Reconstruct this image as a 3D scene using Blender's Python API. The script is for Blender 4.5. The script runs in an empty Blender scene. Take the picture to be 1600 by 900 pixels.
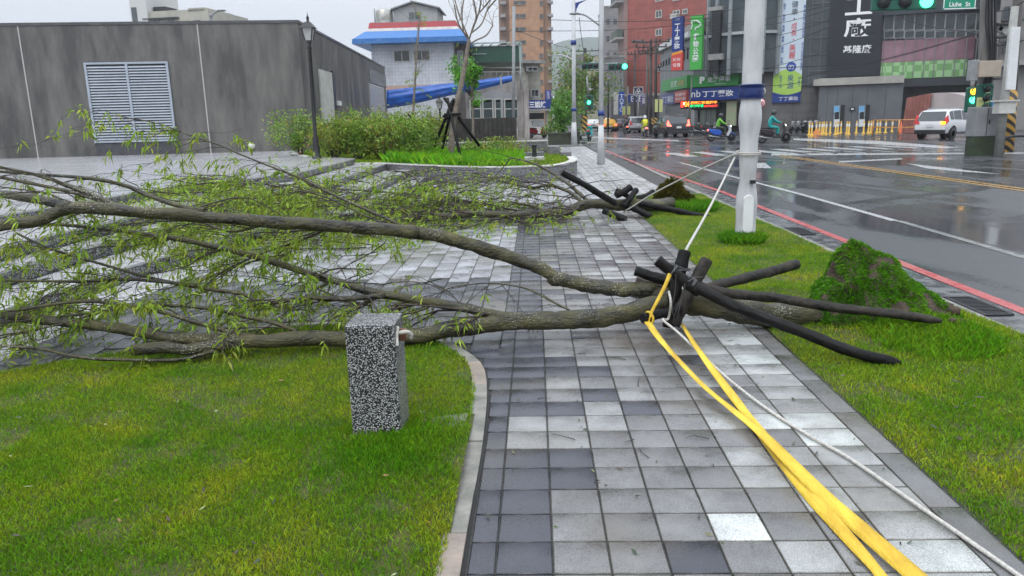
import bpy, math, random
import numpy as np
from mathutils import Vector, Matrix, noise as mnoise
random.seed(7); rng = np.random.default_rng(7)
S = bpy.context.scene; COL = S.collection
R = math.radians
# ------------------------------------------------------------- camera
H = 1.55; F = 1180.0
_y = -R(1.95); _p = R(12.56); _a = R(1.4)
cf = np.array([math.sin(_y)*math.cos(_p), math.cos(_y)*math.cos(_p), -math.sin(_p)])
_r = np.array([math.cos(_y), -math.sin(_y), 0.0]); _u = np.cross(_r, cf)
cr = _r*math.cos(_a) - _u*math.sin(_a); cu = _u*math.cos(_a) + _r*math.sin(_a)
CC = np.array([0, 0, H])
cam = bpy.data.cameras.new('camera'); camo = bpy.data.objects.new('camera', cam); COL.objects.link(camo)
cam.sensor_width = 36; cam.lens = F/1600*36; cam.clip_start = 0.05; cam.clip_end = 6000
camo.matrix_world = Matrix(((cr[0], cu[0], -cf[0], 0), (cr[1], cu[1], -cf[1], 0), (cr[2], cu[2], -cf[2], H), (0, 0, 0, 1)))
S.camera = camo
# ------------------------------------------------------------- overcast sky and weak soft sun
W = bpy.data.worlds.new('World'); S.world = W; W.use_nodes = True
nt = W.node_tree; nt.nodes.clear()
wo = nt.nodes.new('ShaderNodeOutputWorld'); bg = nt.nodes.new('ShaderNodeBackground')
sky = nt.nodes.new('ShaderNodeTexSky'); sky.sky_type = 'NISHITA'; sky.sun_disc = False
SUN_EL, SUN_ROT = R(58), R(200)
sky.sun_elevation = SUN_EL; sky.sun_rotation = SUN_ROT; sky.air_density = 1.0; sky.dust_density = 2.0
hs = nt.nodes.new('ShaderNodeHueSaturation'); hs.inputs['Saturation'].default_value = 0.25; hs.inputs['Value'].default_value = 1.0
mx = nt.nodes.new('ShaderNodeMixRGB'); mx.inputs[0].default_value = 0.86
tc = nt.nodes.new('ShaderNodeTexCoord'); mp = nt.nodes.new('ShaderNodeMapping'); mp.inputs['Scale'].default_value = (1.2, 1.2, 4)
nz = nt.nodes.new('ShaderNodeTexNoise'); nz.inputs['Scale'].default_value = 1.3; nz.inputs['Detail'].default_value = 3
rp = nt.nodes.new('ShaderNodeValToRGB'); rp.color_ramp.elements[0].position = 0.3; rp.color_ramp.elements[1].position = 0.7
rp.color_ramp.elements[0].color = (5.7, 6.3, 7.2, 1); rp.color_ramp.elements[1].color = (6.8, 7.2, 7.8, 1)
L = nt.links.new
L(tc.outputs['Generated'], mp.inputs[0]); L(mp.outputs[0], nz.inputs['Vector']); L(nz.outputs['Fac'], rp.inputs[0])
L(sky.outputs[0], hs.inputs['Color']); L(hs.outputs[0], mx.inputs[1]); L(rp.outputs[0], mx.inputs[2])
# overcast sky: zenith about three times as bright as the horizon
sx = nt.nodes.new('ShaderNodeSeparateXYZ'); L(tc.outputs['Generated'], sx.inputs[0])
mr = nt.nodes.new('ShaderNodeMapRange'); mr.inputs[1].default_value = .12; mr.inputs[2].default_value = 1; mr.inputs[3].default_value = 1; mr.inputs[4].default_value = 2.9; L(sx.outputs[2], mr.inputs[0])
vm = nt.nodes.new('ShaderNodeVectorMath'); vm.operation = 'SCALE'; L(mx.outputs[0], vm.inputs[0]); L(mr.outputs[0], vm.inputs['Scale'])
L(vm.outputs[0], bg.inputs[0]); L(bg.outputs[0], wo.inputs[0]); bg.inputs[1].default_value = 0.10
sl = bpy.data.lights.new('sun', 'SUN'); sl.energy = 0.8; sl.angle = R(35); sl.color = (1, 0.97, 0.93)
so = bpy.data.objects.new('sun', sl); COL.objects.link(so)
_sd = Vector((math.cos(SUN_EL)*math.sin(SUN_ROT), math.cos(SUN_EL)*math.cos(SUN_ROT), math.sin(SUN_EL)))
so.rotation_euler = (-_sd).to_track_quat('-Z', 'Y').to_euler()
S.view_settings.view_transform = 'Standard'; S.view_settings.look = 'None'
S.view_settings.exposure = 0.35; S.view_settings.gamma = 1.0; S.view_settings.use_curve_mapping = False
S.cycles.max_bounces = 6; S.cycles.volume_bounces = 0; S.cycles.transparent_max_bounces = 6
S.cycles.use_denoising = True
# ------------------------------------------------------------- point helpers: a direction of view meets a plane of the world
def ray(px, py): return cf + cr*(px-800)/F + cu*(450-py)/F
def G(px, py, z=0.0):
    d = ray(px, py); return CC + d*((z-H)/d[2])
def D(px, py, Y):
    d = ray(px, py); return CC + d*(Y/d[1])
def fr(px0, py0, px1, py1, Y):
    xc, yc = (px0+px1)/2, (py0+py1)/2
    return D(px0, yc, Y)[0], D(px1, yc, Y)[0], D(xc, py1, Y)[2], D(xc, py0, Y)[2]
def crom(pts, n=6):
    P = [np.array(p, float) for p in pts]; P = [2*P[0]-P[1]] + P + [2*P[-1]-P[-2]]; out = []
    for i in range(1, len(P)-2):
        a, b, c, d = P[i-1:i+3]
        for k in range(n):
            t = k/n; out.append(0.5*(2*b+(c-a)*t+(2*a-5*b+4*c-d)*t*t+(-a+3*b-3*c+d)*t**3))
    out.append(P[-2]); return out
# ------------------------------------------------------------- tagging
def tag(o, label=None, cat=None, group=None, kind=None):
    if label: o['label'] = label
    if cat: o['category'] = cat
    if group: o['group'] = group
    if kind: o['kind'] = kind
    return o
def thing(name, label, cat, loc=(0, 0, 0), group=None):
    o = bpy.data.objects.new(name, None); COL.objects.link(o); o.location = [float(a) for a in loc]; o.empty_display_size = .1
    return tag(o, label, cat, group)
def base(o):
    v = Vector((0, 0, 0))
    while o is not None: v += o.location; o = o.parent
    return np.array(v)
def dup(o, parent=None):
    c = o.copy(); COL.objects.link(c); c.parent = parent
    for ch in [x for x in bpy.data.objects if x.parent == o]: dup(ch, c)
    return c
def place(o, loc, rz=0, sc=1):
    o.location = [float(a) for a in loc]; o.rotation_euler = (0, 0, rz); o.scale = (sc, sc, sc); return o
# ------------------------------------------------------------- mesh builder
class MB:
    def __init__(s): s.v = []; s.f = []; s.m = []; s.sm = []
    def add(s, vs, fs, mat=0, smooth=False):
        o = len(s.v); s.v += [tuple(map(float, p)) for p in vs]
        for f in fs: s.f.append([o+i for i in f]); s.m.append(mat); s.sm.append(smooth)
        return s
    def quad(s, a, b, c, d, mat=0): return s.add([a, b, c, d], [(0, 1, 2, 3)], mat)
    def hexa(s, P, mat=0):   # P: 4 bottom ccw, 4 top
        return s.add(P, [(3, 2, 1, 0), (4, 5, 6, 7), (0, 1, 5, 4), (1, 2, 6, 5), (2, 3, 7, 6), (3, 0, 4, 7)], mat)
    def bx(s, x0, x1, y0, y1, z0, z1, mat=0):
        return s.hexa([(x0, y0, z0), (x1, y0, z0), (x1, y1, z0), (x0, y1, z0), (x0, y0, z1), (x1, y0, z1), (x1, y1, z1), (x0, y1, z1)], mat)
    def box(s, c, d, rz=0, mat=0, rx=0, ry=0):
        M = Matrix.Rotation(rz, 3, 'Z') @ Matrix.Rotation(ry, 3, 'Y') @ Matrix.Rotation(rx, 3, 'X')
        P = []
        for z in (-1, 1):
            for x, y in ((-1, -1), (1, -1), (1, 1), (-1, 1)):
                P.append(M @ Vector((x*d[0]/2, y*d[1]/2, z*d[2]/2)) + Vector([float(q) for q in c]))
        return s.hexa(P, mat)
    def prism(s, poly, z0, z1, mat=0):
        n = len(poly); return s.add([(p[0], p[1], z0) for p in poly] + [(p[0], p[1], z1) for p in poly],
            [tuple(range(n-1, -1, -1)), tuple(range(n, 2*n))] + [(i, (i+1) % n, n+(i+1) % n, n+i) for i in range(n)], mat)
    def xprism(s, poly, y0, y1, mat=0):   # poly in (x,z), extruded along y
        n = len(poly); return s.add([(p[0], y0, p[1]) for p in poly] + [(p[0], y1, p[1]) for p in poly],
            [tuple(range(n)), tuple(range(2*n-1, n-1, -1))] + [(i, n+i, n+(i+1) % n, (i+1) % n) for i in range(n)], mat)
    def tube(s, pts, rad, n=8, mat=0, caps=True, smooth=True, flat=1.0, wob=0.0):
        P = [Vector([float(a) for a in p]) for p in pts]
        if not hasattr(rad, '__len__'): rad = [rad]*len(P)
        vs = []; t0 = (P[1]-P[0]).normalized(); ref = Vector((0, 0, 1)) if abs(t0.z) < .9 else Vector((0, 1, 0))
        a = t0.cross(ref).normalized()
        for i, p in enumerate(P):
            t = (P[min(i+1, len(P)-1)]-P[max(i-1, 0)]).normalized()
            a = (a - t*a.dot(t)).normalized(); b = t.cross(a)
            for k in range(n):
                an = 2*math.pi*k/n; r = rad[i]
                if wob: r *= 1+wob*mnoise.noise(p*9+Vector((math.cos(an), math.sin(an), 0))*1.3)
                vs.append(p+a*r*math.cos(an)+b*r*flat*math.sin(an))
        fs = [(i*n+k, i*n+(k+1) % n, (i+1)*n+(k+1) % n, (i+1)*n+k) for i in range(len(P)-1) for k in range(n)]
        s.add(vs, fs, mat, smooth)
        if caps:
            o = len(s.v)-len(vs); m = len(P)-1
            s.f.append([o+k for k in range(n-1, -1, -1)]); s.m.append(mat); s.sm.append(False)
            s.f.append([o+m*n+k for k in range(n)]); s.m.append(mat); s.sm.append(False)
        return s
    def cyl(s, c, r, z0, z1, n=12, mat=0, r2=None):
        return s.tube([(c[0], c[1], z0), (c[0], c[1], z1)], [r, r if r2 is None else r2], n, mat)
    def lathe(s, prof, c=(0, 0, 0), n=16, mat=0, axis='z', smooth=True):
        vs = []
        for r, h in prof:
            for k in range(n):
                a = 2*math.pi*k/n; x, y = r*math.cos(a), r*math.sin(a)
                vs.append({'z': (x, y, h), 'y': (x, h, y), 'x': (h, x, y)}[axis])
        vs = [(v[0]+c[0], v[1]+c[1], v[2]+c[2]) for v in vs]
        fs = [(i*n+k, i*n+(k+1) % n, (i+1)*n+(k+1) % n, (i+1)*n+k) for i in range(len(prof)-1) for k in range(n)]
        if axis == 'y': fs = [f[::-1] for f in fs]
        return s.add(vs, fs + [tuple(range(n)), tuple(range((len(prof)-1)*n, len(prof)*n))], mat, smooth)
    def ball(s, c, r, mat=0, n=12, sz=1.0, sx=1.0, sy=1.0):
        m = n//2; pr = [(math.sin(math.pi*i/m)*1.0+1e-4, -math.cos(math.pi*i/m)) for i in range(m+1)]
        vs = []
        for q, h in pr:
            for k in range(n):
                a = 2*math.pi*k/n; vs.append((c[0]+r*sx*q*math.cos(a), c[1]+r*sy*q*math.sin(a), c[2]+r*sz*h))
        return s.add(vs, [(i*n+k, i*n+(k+1) % n, (i+1)*n+(k+1) % n, (i+1)*n+k) for i in range(m) for k in range(n)], mat, True)
    def build(s, name, mats, parent=None, bevel=0, seg=2, col=None):
        if not isinstance(mats, (list, tuple)): mats = [mats]
        v = np.array(s.v, float)
        if parent is not None: v = v - base(parent)
        me = bpy.data.meshes.new(name); me.from_pydata(v.tolist(), [], s.f)
        for m in mats: me.materials.append(m)
        me.polygons.foreach_set('material_index', s.m); me.polygons.foreach_set('use_smooth', s.sm)
        if col is not None:
            a = me.color_attributes.new('Col', 'FLOAT_COLOR', 'CORNER')
            a.data.foreach_set('color', np.array(col, 'f').ravel())
        me.update(); o = bpy.data.objects.new(name, me); COL.objects.link(o); o.parent = parent
        if bevel:
            b = o.modifiers.new('bevel', 'BEVEL'); b.width = bevel; b.segments = seg; b.limit_method = 'ANGLE'; b.angle_limit = R(40)
        return o
def raw(name, V, Fa, mats, midx=None, parent=None, smooth=False, col=None):
    """mesh straight from arrays; Fa (n,k) faces of one size"""
    V = np.asarray(V, 'f'); Fa = np.asarray(Fa, 'i')
    if parent is not None: V = V - base(parent).astype('f')
    me = bpy.data.meshes.new(name); k = Fa.shape[1]
    me.vertices.add(len(V)); me.vertices.foreach_set('co', V.ravel())
    me.loops.add(Fa.size); me.loops.foreach_set('vertex_index', Fa.ravel())
    me.polygons.add(len(Fa)); me.polygons.foreach_set('loop_start', np.arange(0, Fa.size, k, dtype='i')); me.polygons.foreach_set('loop_total', np.full(len(Fa), k, 'i'))
    for m in (mats if isinstance(mats, (list, tuple)) else [mats]): me.materials.append(m)
    if midx is not None: me.polygons.foreach_set('material_index', np.asarray(midx, 'i'))
    if smooth: me.polygons.foreach_set('use_smooth', np.ones(len(Fa), bool))
    if col is not None:
        a = me.color_attributes.new('Col', 'FLOAT_COLOR', 'POINT'); c = np.ones((len(V), 4), 'f'); c[:, :3] = col; a.data.foreach_set('color', c.ravel())
    me.update(calc_edges=True); me.validate()
    o = bpy.data.objects.new(name, me); COL.objects.link(o); o.parent = parent; return o
# ------------------------------------------------------------- materials
def mat(name, c, c2=None, sc=6, rough=.6, rough2=None, bump=0, bsc=40, stretch=(1, 1, 1), metal=0, emit=0, spec=.5, det=4, contrast=(.35, .65), rsc=None, attr=False, trans=0, coat=0):
    m = bpy.data.materials.new(name); m.use_nodes = True; t = m.node_tree; b = t.nodes['Principled BSDF']
    def N(k): return t.nodes.new(k)
    b.inputs['Base Color'].default_value = (*c, 1); b.inputs['Roughness'].default_value = rough
    b.inputs['Metallic'].default_value = metal; b.inputs['Specular IOR Level'].default_value = spec
    if coat: b.inputs['Coat Weight'].default_value = coat; b.inputs['Coat Roughness'].default_value = .08
    tc = N('ShaderNodeTexCoord'); mp = N('ShaderNodeMapping'); mp.inputs['Scale'].default_value = stretch
    t.links.new(tc.outputs['Object'], mp.inputs[0])
    src = None
    if c2 is not None:
        n = N('ShaderNodeTexNoise'); n.inputs['Scale'].default_value = sc; n.inputs['Detail'].default_value = det; n.inputs['Roughness'].default_value = .6
        r = N('ShaderNodeValToRGB'); r.color_ramp.elements[0].position, r.color_ramp.elements[1].position = contrast
        r.color_ramp.elements[0].color = (*c, 1); r.color_ramp.elements[1].color = (*c2, 1)
        t.links.new(mp.outputs[0], n.inputs['Vector']); t.links.new(n.outputs['Fac'], r.inputs[0]); src = r.outputs[0]
    if attr:
        a = N('ShaderNodeVertexColor'); a.layer_name = 'Col'; x = N('ShaderNodeMixRGB'); x.blend_type = 'MULTIPLY'; x.inputs[0].default_value = 1
        if src is None: x.inputs[1].default_value = (*c, 1)
        else: t.links.new(src, x.inputs[1])
        t.links.new(a.outputs[0], x.inputs[2]); src = x.outputs[0]
    if src is not None: t.links.new(src, b.inputs['Base Color'])
    if rough2 is not None:
        n = N('ShaderNodeTexNoise'); n.inputs['Scale'].default_value = rsc or sc; n.inputs['Detail'].default_value = 3
        q = N('ShaderNodeMapRange'); q.inputs[1].default_value = .38; q.inputs[2].default_value = .62; q.inputs[3].default_value = rough; q.inputs[4].default_value = rough2
        t.links.new(mp.outputs[0], n.inputs['Vector']); t.links.new(n.outputs['Fac'], q.inputs[0]); t.links.new(q.outputs[0], b.inputs['Roughness'])
    if bump:
        n = N('ShaderNodeTexNoise'); n.inputs['Scale'].default_value = bsc; n.inputs['Detail'].default_value = 5
        u = N('ShaderNodeBump'); u.inputs['Strength'].default_value = bump; u.inputs['Distance'].default_value = .02
        t.links.new(mp.outputs[0], n.inputs['Vector']); t.links.new(n.outputs['Fac'], u.inputs['Height']); t.links.new(u.outputs[0], b.inputs['Normal'])
    if emit: b.inputs['Emission Color'].default_value = (*c, 1); b.inputs['Emission Strength'].default_value = emit
    if trans:
        o = t.nodes['Material Output']; tr = N('ShaderNodeBsdfTranslucent'); ms = N('ShaderNodeMixShader'); ms.inputs[0].default_value = trans
        if src is not None: t.links.new(src, tr.inputs[0])
        else: tr.inputs[0].default_value = (*c, 1)
        t.links.new(b.outputs[0], ms.inputs[1]); t.links.new(tr.outputs[0], ms.inputs[2]); t.links.new(ms.outputs[0], o.inputs[0])
    return m
def speckle(name, dark, light, sc=90, thr=.5, rough=.45, bump=.25, vary=0.15, low=None):
    """washed stone chips: voronoi cells, some pale, some dark"""
    m = bpy.data.materials.new(name); m.use_nodes = True; t = m.node_tree; b = t.nodes['Principled BSDF']; N = t.nodes.new
    tc = N('ShaderNodeTexCoord'); v = N('ShaderNodeTexVoronoi'); v.inputs['Scale'].default_value = sc; t.links.new(tc.outputs['Object'], v.inputs['Vector'])
    r = N('ShaderNodeValToRGB'); r.color_ramp.interpolation = 'LINEAR'; r.color_ramp.elements[0].position = thr-.04; r.color_ramp.elements[1].position = thr+.04
    r.color_ramp.elements[0].color = (0, 0, 0, 1); r.color_ramp.elements[1].color = (1, 1, 1, 1)
    sp = N('ShaderNodeSeparateColor'); t.links.new(v.outputs['Color'], sp.inputs[0]); t.links.new(sp.outputs[0], r.inputs[0])
    e = N('ShaderNodeMapRange'); e.inputs[1].default_value = .38; e.inputs[2].default_value = .6; e.inputs[3].default_value = 1; e.inputs[4].default_value = 0; t.links.new(v.outputs['Distance'], e.inputs[0])
    mu = N('ShaderNodeMath'); mu.operation = 'MULTIPLY'; t.links.new(r.outputs[0], mu.inputs[0]); t.links.new(e.outputs[0], mu.inputs[1])
    x = N('ShaderNodeMixRGB'); x.inputs[1].default_value = (*dark, 1); x.inputs[2].default_value = (*light, 1); t.links.new(mu.outputs[0], x.inputs[0])
    n = N('ShaderNodeTexNoise'); n.inputs['Scale'].default_value = 2.3; n.inputs['Detail'].default_value = 6; t.links.new(tc.outputs['Object'], n.inputs['Vector'])
    q = N('ShaderNodeMapRange'); q.inputs[1].default_value = .3; q.inputs[2].default_value = .7; q.inputs[3].default_value = 1-vary; q.inputs[4].default_value = 1+vary; t.links.new(n.outputs['Fac'], q.inputs[0])
    y = N('ShaderNodeMixRGB'); y.blend_type = 'MULTIPLY'; y.inputs[0].default_value = 1; t.links.new(x.outputs[0], y.inputs[1]); t.links.new(q.outputs[0], y.inputs[2])
    t.links.new(y.outputs[0], b.inputs['Base Color']); b.inputs['Roughness'].default_value = rough
    u = N('ShaderNodeBump'); u.inputs['Strength'].default_value = bump; u.inputs['Distance'].default_value = .006; t.links.new(e.outputs[0], u.inputs['Height']); t.links.new(u.outputs[0], b.inputs['Normal'])
    return m
bpy_gray = lambda v: (v, v, v*1.03)
m_black = mat('black_rubber', (.012, .012, .013), rough=.45)
m_dark = mat('dark_plastic', (.02, .02, .022), rough=.35)
m_gray = mat('gray_metal', (.22, .23, .24), (.3, .31, .31), rough=.4, rough2=.6)
m_chrome = mat('bright_metal', (.6, .6, .6), rough=.25, metal=1)
m_glass = mat('dark_glass', (.02, .028, .032), rough=.06, spec=.8)
m_glass2 = mat('window_glass', (.05, .06, .065), (.1, .115, .12), sc=.6, rough=.1, spec=.7)
m_white = mat('white_paint', (.72, .73, .73), (.62, .63, .63), sc=3, rough=.4)
m_offw = mat('off_white', (.55, .54, .5), (.42, .41, .38), sc=2, rough=.6)
m_red = mat('red_paint', (.45, .02, .02), rough=.35)
m_blue = mat('blue_sign', (.01, .035, .2), rough=.35)
m_green = mat('green_sign', (.03, .27, .05), rough=.4)
m_wtext = mat('white_lettering', (.8, .8, .8), rough=.5)
m_btext = mat('blue_lettering', (.02, .06, .3), rough=.5)
m_dtext = mat('dark_lettering', (.03, .05, .06), rough=.5)
m_rtext = mat('red_lettering', (.6, .04, .05), rough=.5)
m_yel = mat('yellow_paint', (.7, .4, .02), (.6, .33, .03), rough=.45)
m_soil = mat('wet_soil', (.03, .02, .013), (.075, .05, .03), sc=18, rough=.8, bump=.8, bsc=50)
m_conc = mat('stained_concrete', (.2, .195, .185), (.33, .32, .30), sc=1.2, rough=.75, bump=.3, bsc=25)
# ------------------------------------------------------------- lettering
def lettering(text, x0, x1, z0, z1, y, material, parent, rz=0, origin=None, vertical=False, fit=True, name='lettering', depth=.01, bold=0.0):
    """letters facing -Y inside the box (x0..x1, z0..z1); origin+rz turn the whole box about origin"""
    me_all = MB(); chars = [text] if not vertical else list(text)
    n = len(chars)
    for i, ch in enumerate(chars):
        if vertical: a1 = z1-(z1-z0)*i/n; a0 = z1-(z1-z0)*(i+.9)/n; b0, b1 = x0, x1
        else: a0, a1, b0, b1 = z0, z1, x0, x1
        if ch.strip() == '': continue
        cu_ = bpy.data.curves.new('txt', 'FONT'); cu_.body = ch; cu_.size = 1; cu_.fill_mode = 'FRONT'; cu_.offset = bold; cu_.resolution_u = 3
        o = bpy.data.objects.new('txt', cu_); COL.objects.link(o); bpy.context.view_layer.update()
        me = bpy.data.meshes.new_from_object(o.evaluated_get(bpy.context.evaluated_depsgraph_get()))
        V = np.array([v.co[:] for v in me.vertices]); Fs = [tuple(p.vertices) for p in me.polygons]
        bpy.data.objects.remove(o); bpy.data.curves.remove(cu_); bpy.data.meshes.remove(me)
        if len(V) == 0: continue
        lo, hi = V.min(0), V.max(0); w, h = max(hi[0]-lo[0], 1e-3), max(hi[1]-lo[1], 1e-3)
        sx, sz = (b1-b0)/w, (a1-a0)/h
        if not fit or ch in '.・·丁一': sx = sz = min(sx, sz)
        if ch in '・·.': sx = sz = min(b1-b0, a1-a0)*.25/max(w, h)
        cx, cz = (b0+b1)/2, (a0+a1)/2
        P = [((p[0]-(lo[0]+hi[0])/2)*sx+cx, y-depth, (p[1]-(lo[1]+hi[1])/2)*sz+cz) for p in V]
        me_all.add(P, Fs)
    if rz:
        c, s_ = math.cos(rz), math.sin(rz); ox, oy = origin
        me_all.v = [(ox+(a-ox)*c-(b-oy)*s_, oy+(a-ox)*s_+(b-oy)*c, z) for a, b, z in me_all.v]
    return me_all.build(name, material, parent) if me_all.v else None
# ============================================================= SETTING
def struct(o): o['kind'] = 'structure'; return o
# --- wet asphalt
def asphalt():
    m = bpy.data.materials.new('wet_asphalt'); m.use_nodes = True; t = m.node_tree; b = t.nodes['Principled BSDF']; N = t.nodes.new
    tc = N('ShaderNodeTexCoord'); mp = N('ShaderNodeMapping'); mp.inputs['Scale'].default_value = (1, .45, 1); mp.inputs['Rotation'].default_value = (0, 0, .35); t.links.new(tc.outputs['Object'], mp.inputs[0])
    n1 = N('ShaderNodeTexNoise'); n1.inputs['Scale'].default_value = .55; n1.inputs['Detail'].default_value = 6; n1.inputs['Distortion'].default_value = 1.2; t.links.new(mp.outputs[0], n1.inputs[0])
    n2 = N('ShaderNodeTexNoise'); n2.inputs['Scale'].default_value = 130; n2.inputs['Detail'].default_value = 3; t.links.new(tc.outputs['Object'], n2.inputs[0])
    r = N('ShaderNodeMapRange'); r.inputs[1].default_value = .42; r.inputs[2].default_value = .6; r.inputs[3].default_value = .08; r.inputs[4].default_value = .42; t.links.new(n1.outputs[0], r.inputs[0]); t.links.new(r.outputs[0], b.inputs['Roughness'])
    c = N('ShaderNodeValToRGB'); c.color_ramp.elements[0].position = .3; c.color_ramp.elements[1].position = .72; c.color_ramp.elements[0].color = (.028, .029, .033, 1); c.color_ramp.elements[1].color = (.085, .085, .09, 1)
    t.links.new(n2.outputs[0], c.inputs[0]); t.links.new(c.outputs[0], b.inputs['Base Color'])
    b.inputs['IOR'].default_value = 1.5
    q = N('ShaderNodeMapRange'); q.inputs[1].default_value = .42; q.inputs[2].default_value = .62; q.inputs[3].default_value = .05; q.inputs[4].default_value = .5; t.links.new(n1.outputs[0], q.inputs[0])
    n3 = N('ShaderNodeTexNoise'); n3.inputs['Scale'].default_value = 5; n3.inputs['Detail'].default_value = 2; t.links.new(tc.outputs['Object'], n3.inputs[0])
    ad = N('ShaderNodeMath'); ad.operation = 'MULTIPLY_ADD'; ad.inputs[1].default_value = .25; t.links.new(n2.outputs[0], ad.inputs[0]); t.links.new(n3.outputs[0], ad.inputs[2])
    u = N('ShaderNodeBump'); u.inputs['Distance'].default_value = .012; t.links.new(ad.outputs[0], u.inputs['Height']); t.links.new(q.outputs[0], u.inputs['Strength']); t.links.new(u.outputs[0], b.inputs['Normal'])
    return m
m_asph = asphalt()
m_far = mat('distant_ground', (.05, .055, .05), (.07, .075, .065), sc=.05, rough=.7)
struct(MB().quad((-1390, -50, -.14), (1390, -50, -.14), (1390, 1490, -.14), (-1390, 1490, -.14)).build('ground', m_far))
struct(MB().add([(3.0, -6, -.12), (60, -6, -.12), (60, 110, -.12), (16, 110, -.12), (16, 400, -.12), (1.5, 400, -.12), (1.5, 60, -.12), (2.9, 45, -.12)], [tuple(range(8))]).build('road', m_asph))
# --- marks painted on the road, thin sheets
ZR = -.116
m_lw = mat('worn_white_marking', (.5, .51, .51), (.16, .165, .17), sc=9, rough=.12, rough2=.35, contrast=(.5, .72), spec=.6)
m_lw2 = mat('very_worn_white_marking', (.35, .36, .34), (.09, .095, .1), sc=13, rough=.15, rough2=.35, contrast=(.4, .6))
m_lr = mat('red_marking', (.48, .10, .10), (.34, .09, .085), sc=6, rough=.2, rough2=.45)
m_ly = mat('yellow_marking', (.5, .27, .04), (.32, .19, .05), sc=6, rough=.2, rough2=.45)
m_pat = mat('asphalt_patch', (.05, .05, .053), (.03, .03, .032), sc=60, rough=.12, rough2=.3)
def band(L, w, name, m, z=ZR):
    b = MB(); P = [Vector((p[0], p[1], 0)) for p in L]
    for i in range(len(P)-1):
        a, c = P[i], P[i+1]; n = (c-a).normalized().cross(Vector((0, 0, 1)))*w/2
        b.quad((a.x-n.x, a.y-n.y, z), (a.x+n.x, a.y+n.y, z), (c.x+n.x, c.y+n.y, z), (c.x-n.x, c.y-n.y, z))
    return struct(b.build(name, m))
band([(4.07, 1), (4.07, 8), (4.13, 17), (3.75, 27), (3.65, 40)], .13, 'road_marking', m_lr)
band([(5.55, 11.8), (5.55, 16), (5.4, 22), (5.26, 28)], .13, 'road_marking', m_lw)
band([(5.5, 5.5), (5.55, 8.64), (5.6, 11.8)], .12, 'road_marking', m_lw2)
yl = MB()
for dx in (-.13, .13):
    for (a, b_) in (((10.2, 4), (10.1, 16)), ((10.1, 16), (9.85, 31.5))):
        yl.quad((a[0]+dx-.06, a[1], ZR), (a[0]+dx+.06, a[1], ZR), (b_[0]+dx+.06, b_[1], ZR), (b_[0]+dx-.06, b_[1], ZR))
struct(yl.build('road_marking', m_ly))
def gpoly(pts, name, m, z=ZR):
    P = [G(x, y, z) for x, y in pts]
    if np.cross(P[1][:2]-P[0][:2], P[2][:2]-P[1][:2]) < 0: P = P[::-1]
    return struct(MB().add(P, [tuple(range(len(P)))]).build(name, m))
# crosswalk bars, near row (left end) and the long bars beyond the yellow line
cw = MB()
for i in range(9):
    x = 6.2+i*1.32
    P = [(x, 31.8+i*.33), (x+.62, 31.9+i*.33), (x+.3, 35.6+i*.33), (x-.32, 35.5+i*.33)]
    cw.add([(a, b_, ZR) for a, b_ in P], [(0, 1, 2, 3)])
struct(cw.build('crosswalk', m_lw))
cw = MB()
for i in range(9):
    a = G(1195+i*46, 236-1.2*i, ZR); b_ = G(1195+i*46+70, 242-1.2*i, ZR); n = np.array([.15, .75, 0])
    cw.add([a, b_, b_+n, a+n], [(0, 1, 2, 3)])
struct(cw.build('crosswalk', m_lw))
gpoly([(1205, 240), (1600, 238), (1600, 240.5), (1205, 243)], 'road_marking', m_lw)
gpoly([(1240, 216), (1370, 220), (1500, 230), (1478, 232), (1360, 225), (1240, 219)], 'road_marking', m_lw)
gpoly([(1175, 255), (1195, 254), (1206, 263), (1172, 262)], 'road_marking', m_lw)
gpoly([(1415, 255), (1450, 259), (1564, 272), (1500, 268), (1448, 263)], 'road_marking', m_lw)
gpoly([(1310, 252), (1410, 247), (1410, 249), (1312, 254)], 'road_marking', m_lw)
gpoly([(880, 212), (1060, 219), (1060, 221), (880, 214)], 'road_marking', m_lw)
gpoly([(1300, 318), (1600, 285), (1600, 289), (1305, 322)], 'road_patch', m_pat, -.1185)
# --- gutter, kerb
m_gut = mat('wet_gutter_concrete', (.07, .072, .076), (.13, .13, .135), sc=7, rough=.1, rough2=.4, bump=.12, bsc=30)
struct(MB().add([(3.42, -3, -.117), (3.96, -3, -.117), (3.98, 12, -.117), (4.0, 17, -.117), (3.72, 26, -.117), (3.5, 26, -.117), (3.42, 12, -.117)], [tuple(range(7))]).build('gutter', m_gut))
m_kerb = mat('kerb_concrete', (.14, .135, .12), (.26, .25, .23), sc=5, rough=.55, rough2=.8, bump=.5, bsc=40)
kb = MB()
y = -2.0
while y < 26:
    x = 3.30 if y < 16 else 3.30+(y-16)*.01
    kb.bx(x, x+.115, y+.004, y+.596, -.16, .005); y += .6
struct(kb.build('kerb', m_kerb, bevel=.012))
# --- drain grates set in the gutter, each a thing with frame and bars
def grate(x, y, label):
    t = thing('drain_grate', label, 'drain grate', (x, y, -.115), 'drain grates in the gutter')
    f = MB(); w, l = .42, .62
    for sx in (-1, 1): f.box((x+sx*w/2, y, -.108), (.03, l, .018))
    for sy in (-1, 1): f.box((x, y+sy*(l/2-.0), -.1082), (w-.03, .03, .018))
    f.build('frame', m_black, t)
    b = MB()
    for k in range(12): b.box((x, y-l/2+.05+k*(l-.1)/11, -.108), (w-.03, .02, .013))
    b.box((x, y, -.1075), (.02, l-.03, .015)); b.build('bar_grid', mat('grate_iron', (.05, .05, .052), rough=.35, metal=.6), t)
    MB().quad((x-w/2, y-l/2, -.1125), (x+w/2, y-l/2, -.1125), (x+w/2, y+l/2, -.1125), (x-w/2, y+l/2, -.1125)).build('pit', mat('pit', (.006, .006, .006), rough=.4), t)
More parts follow.
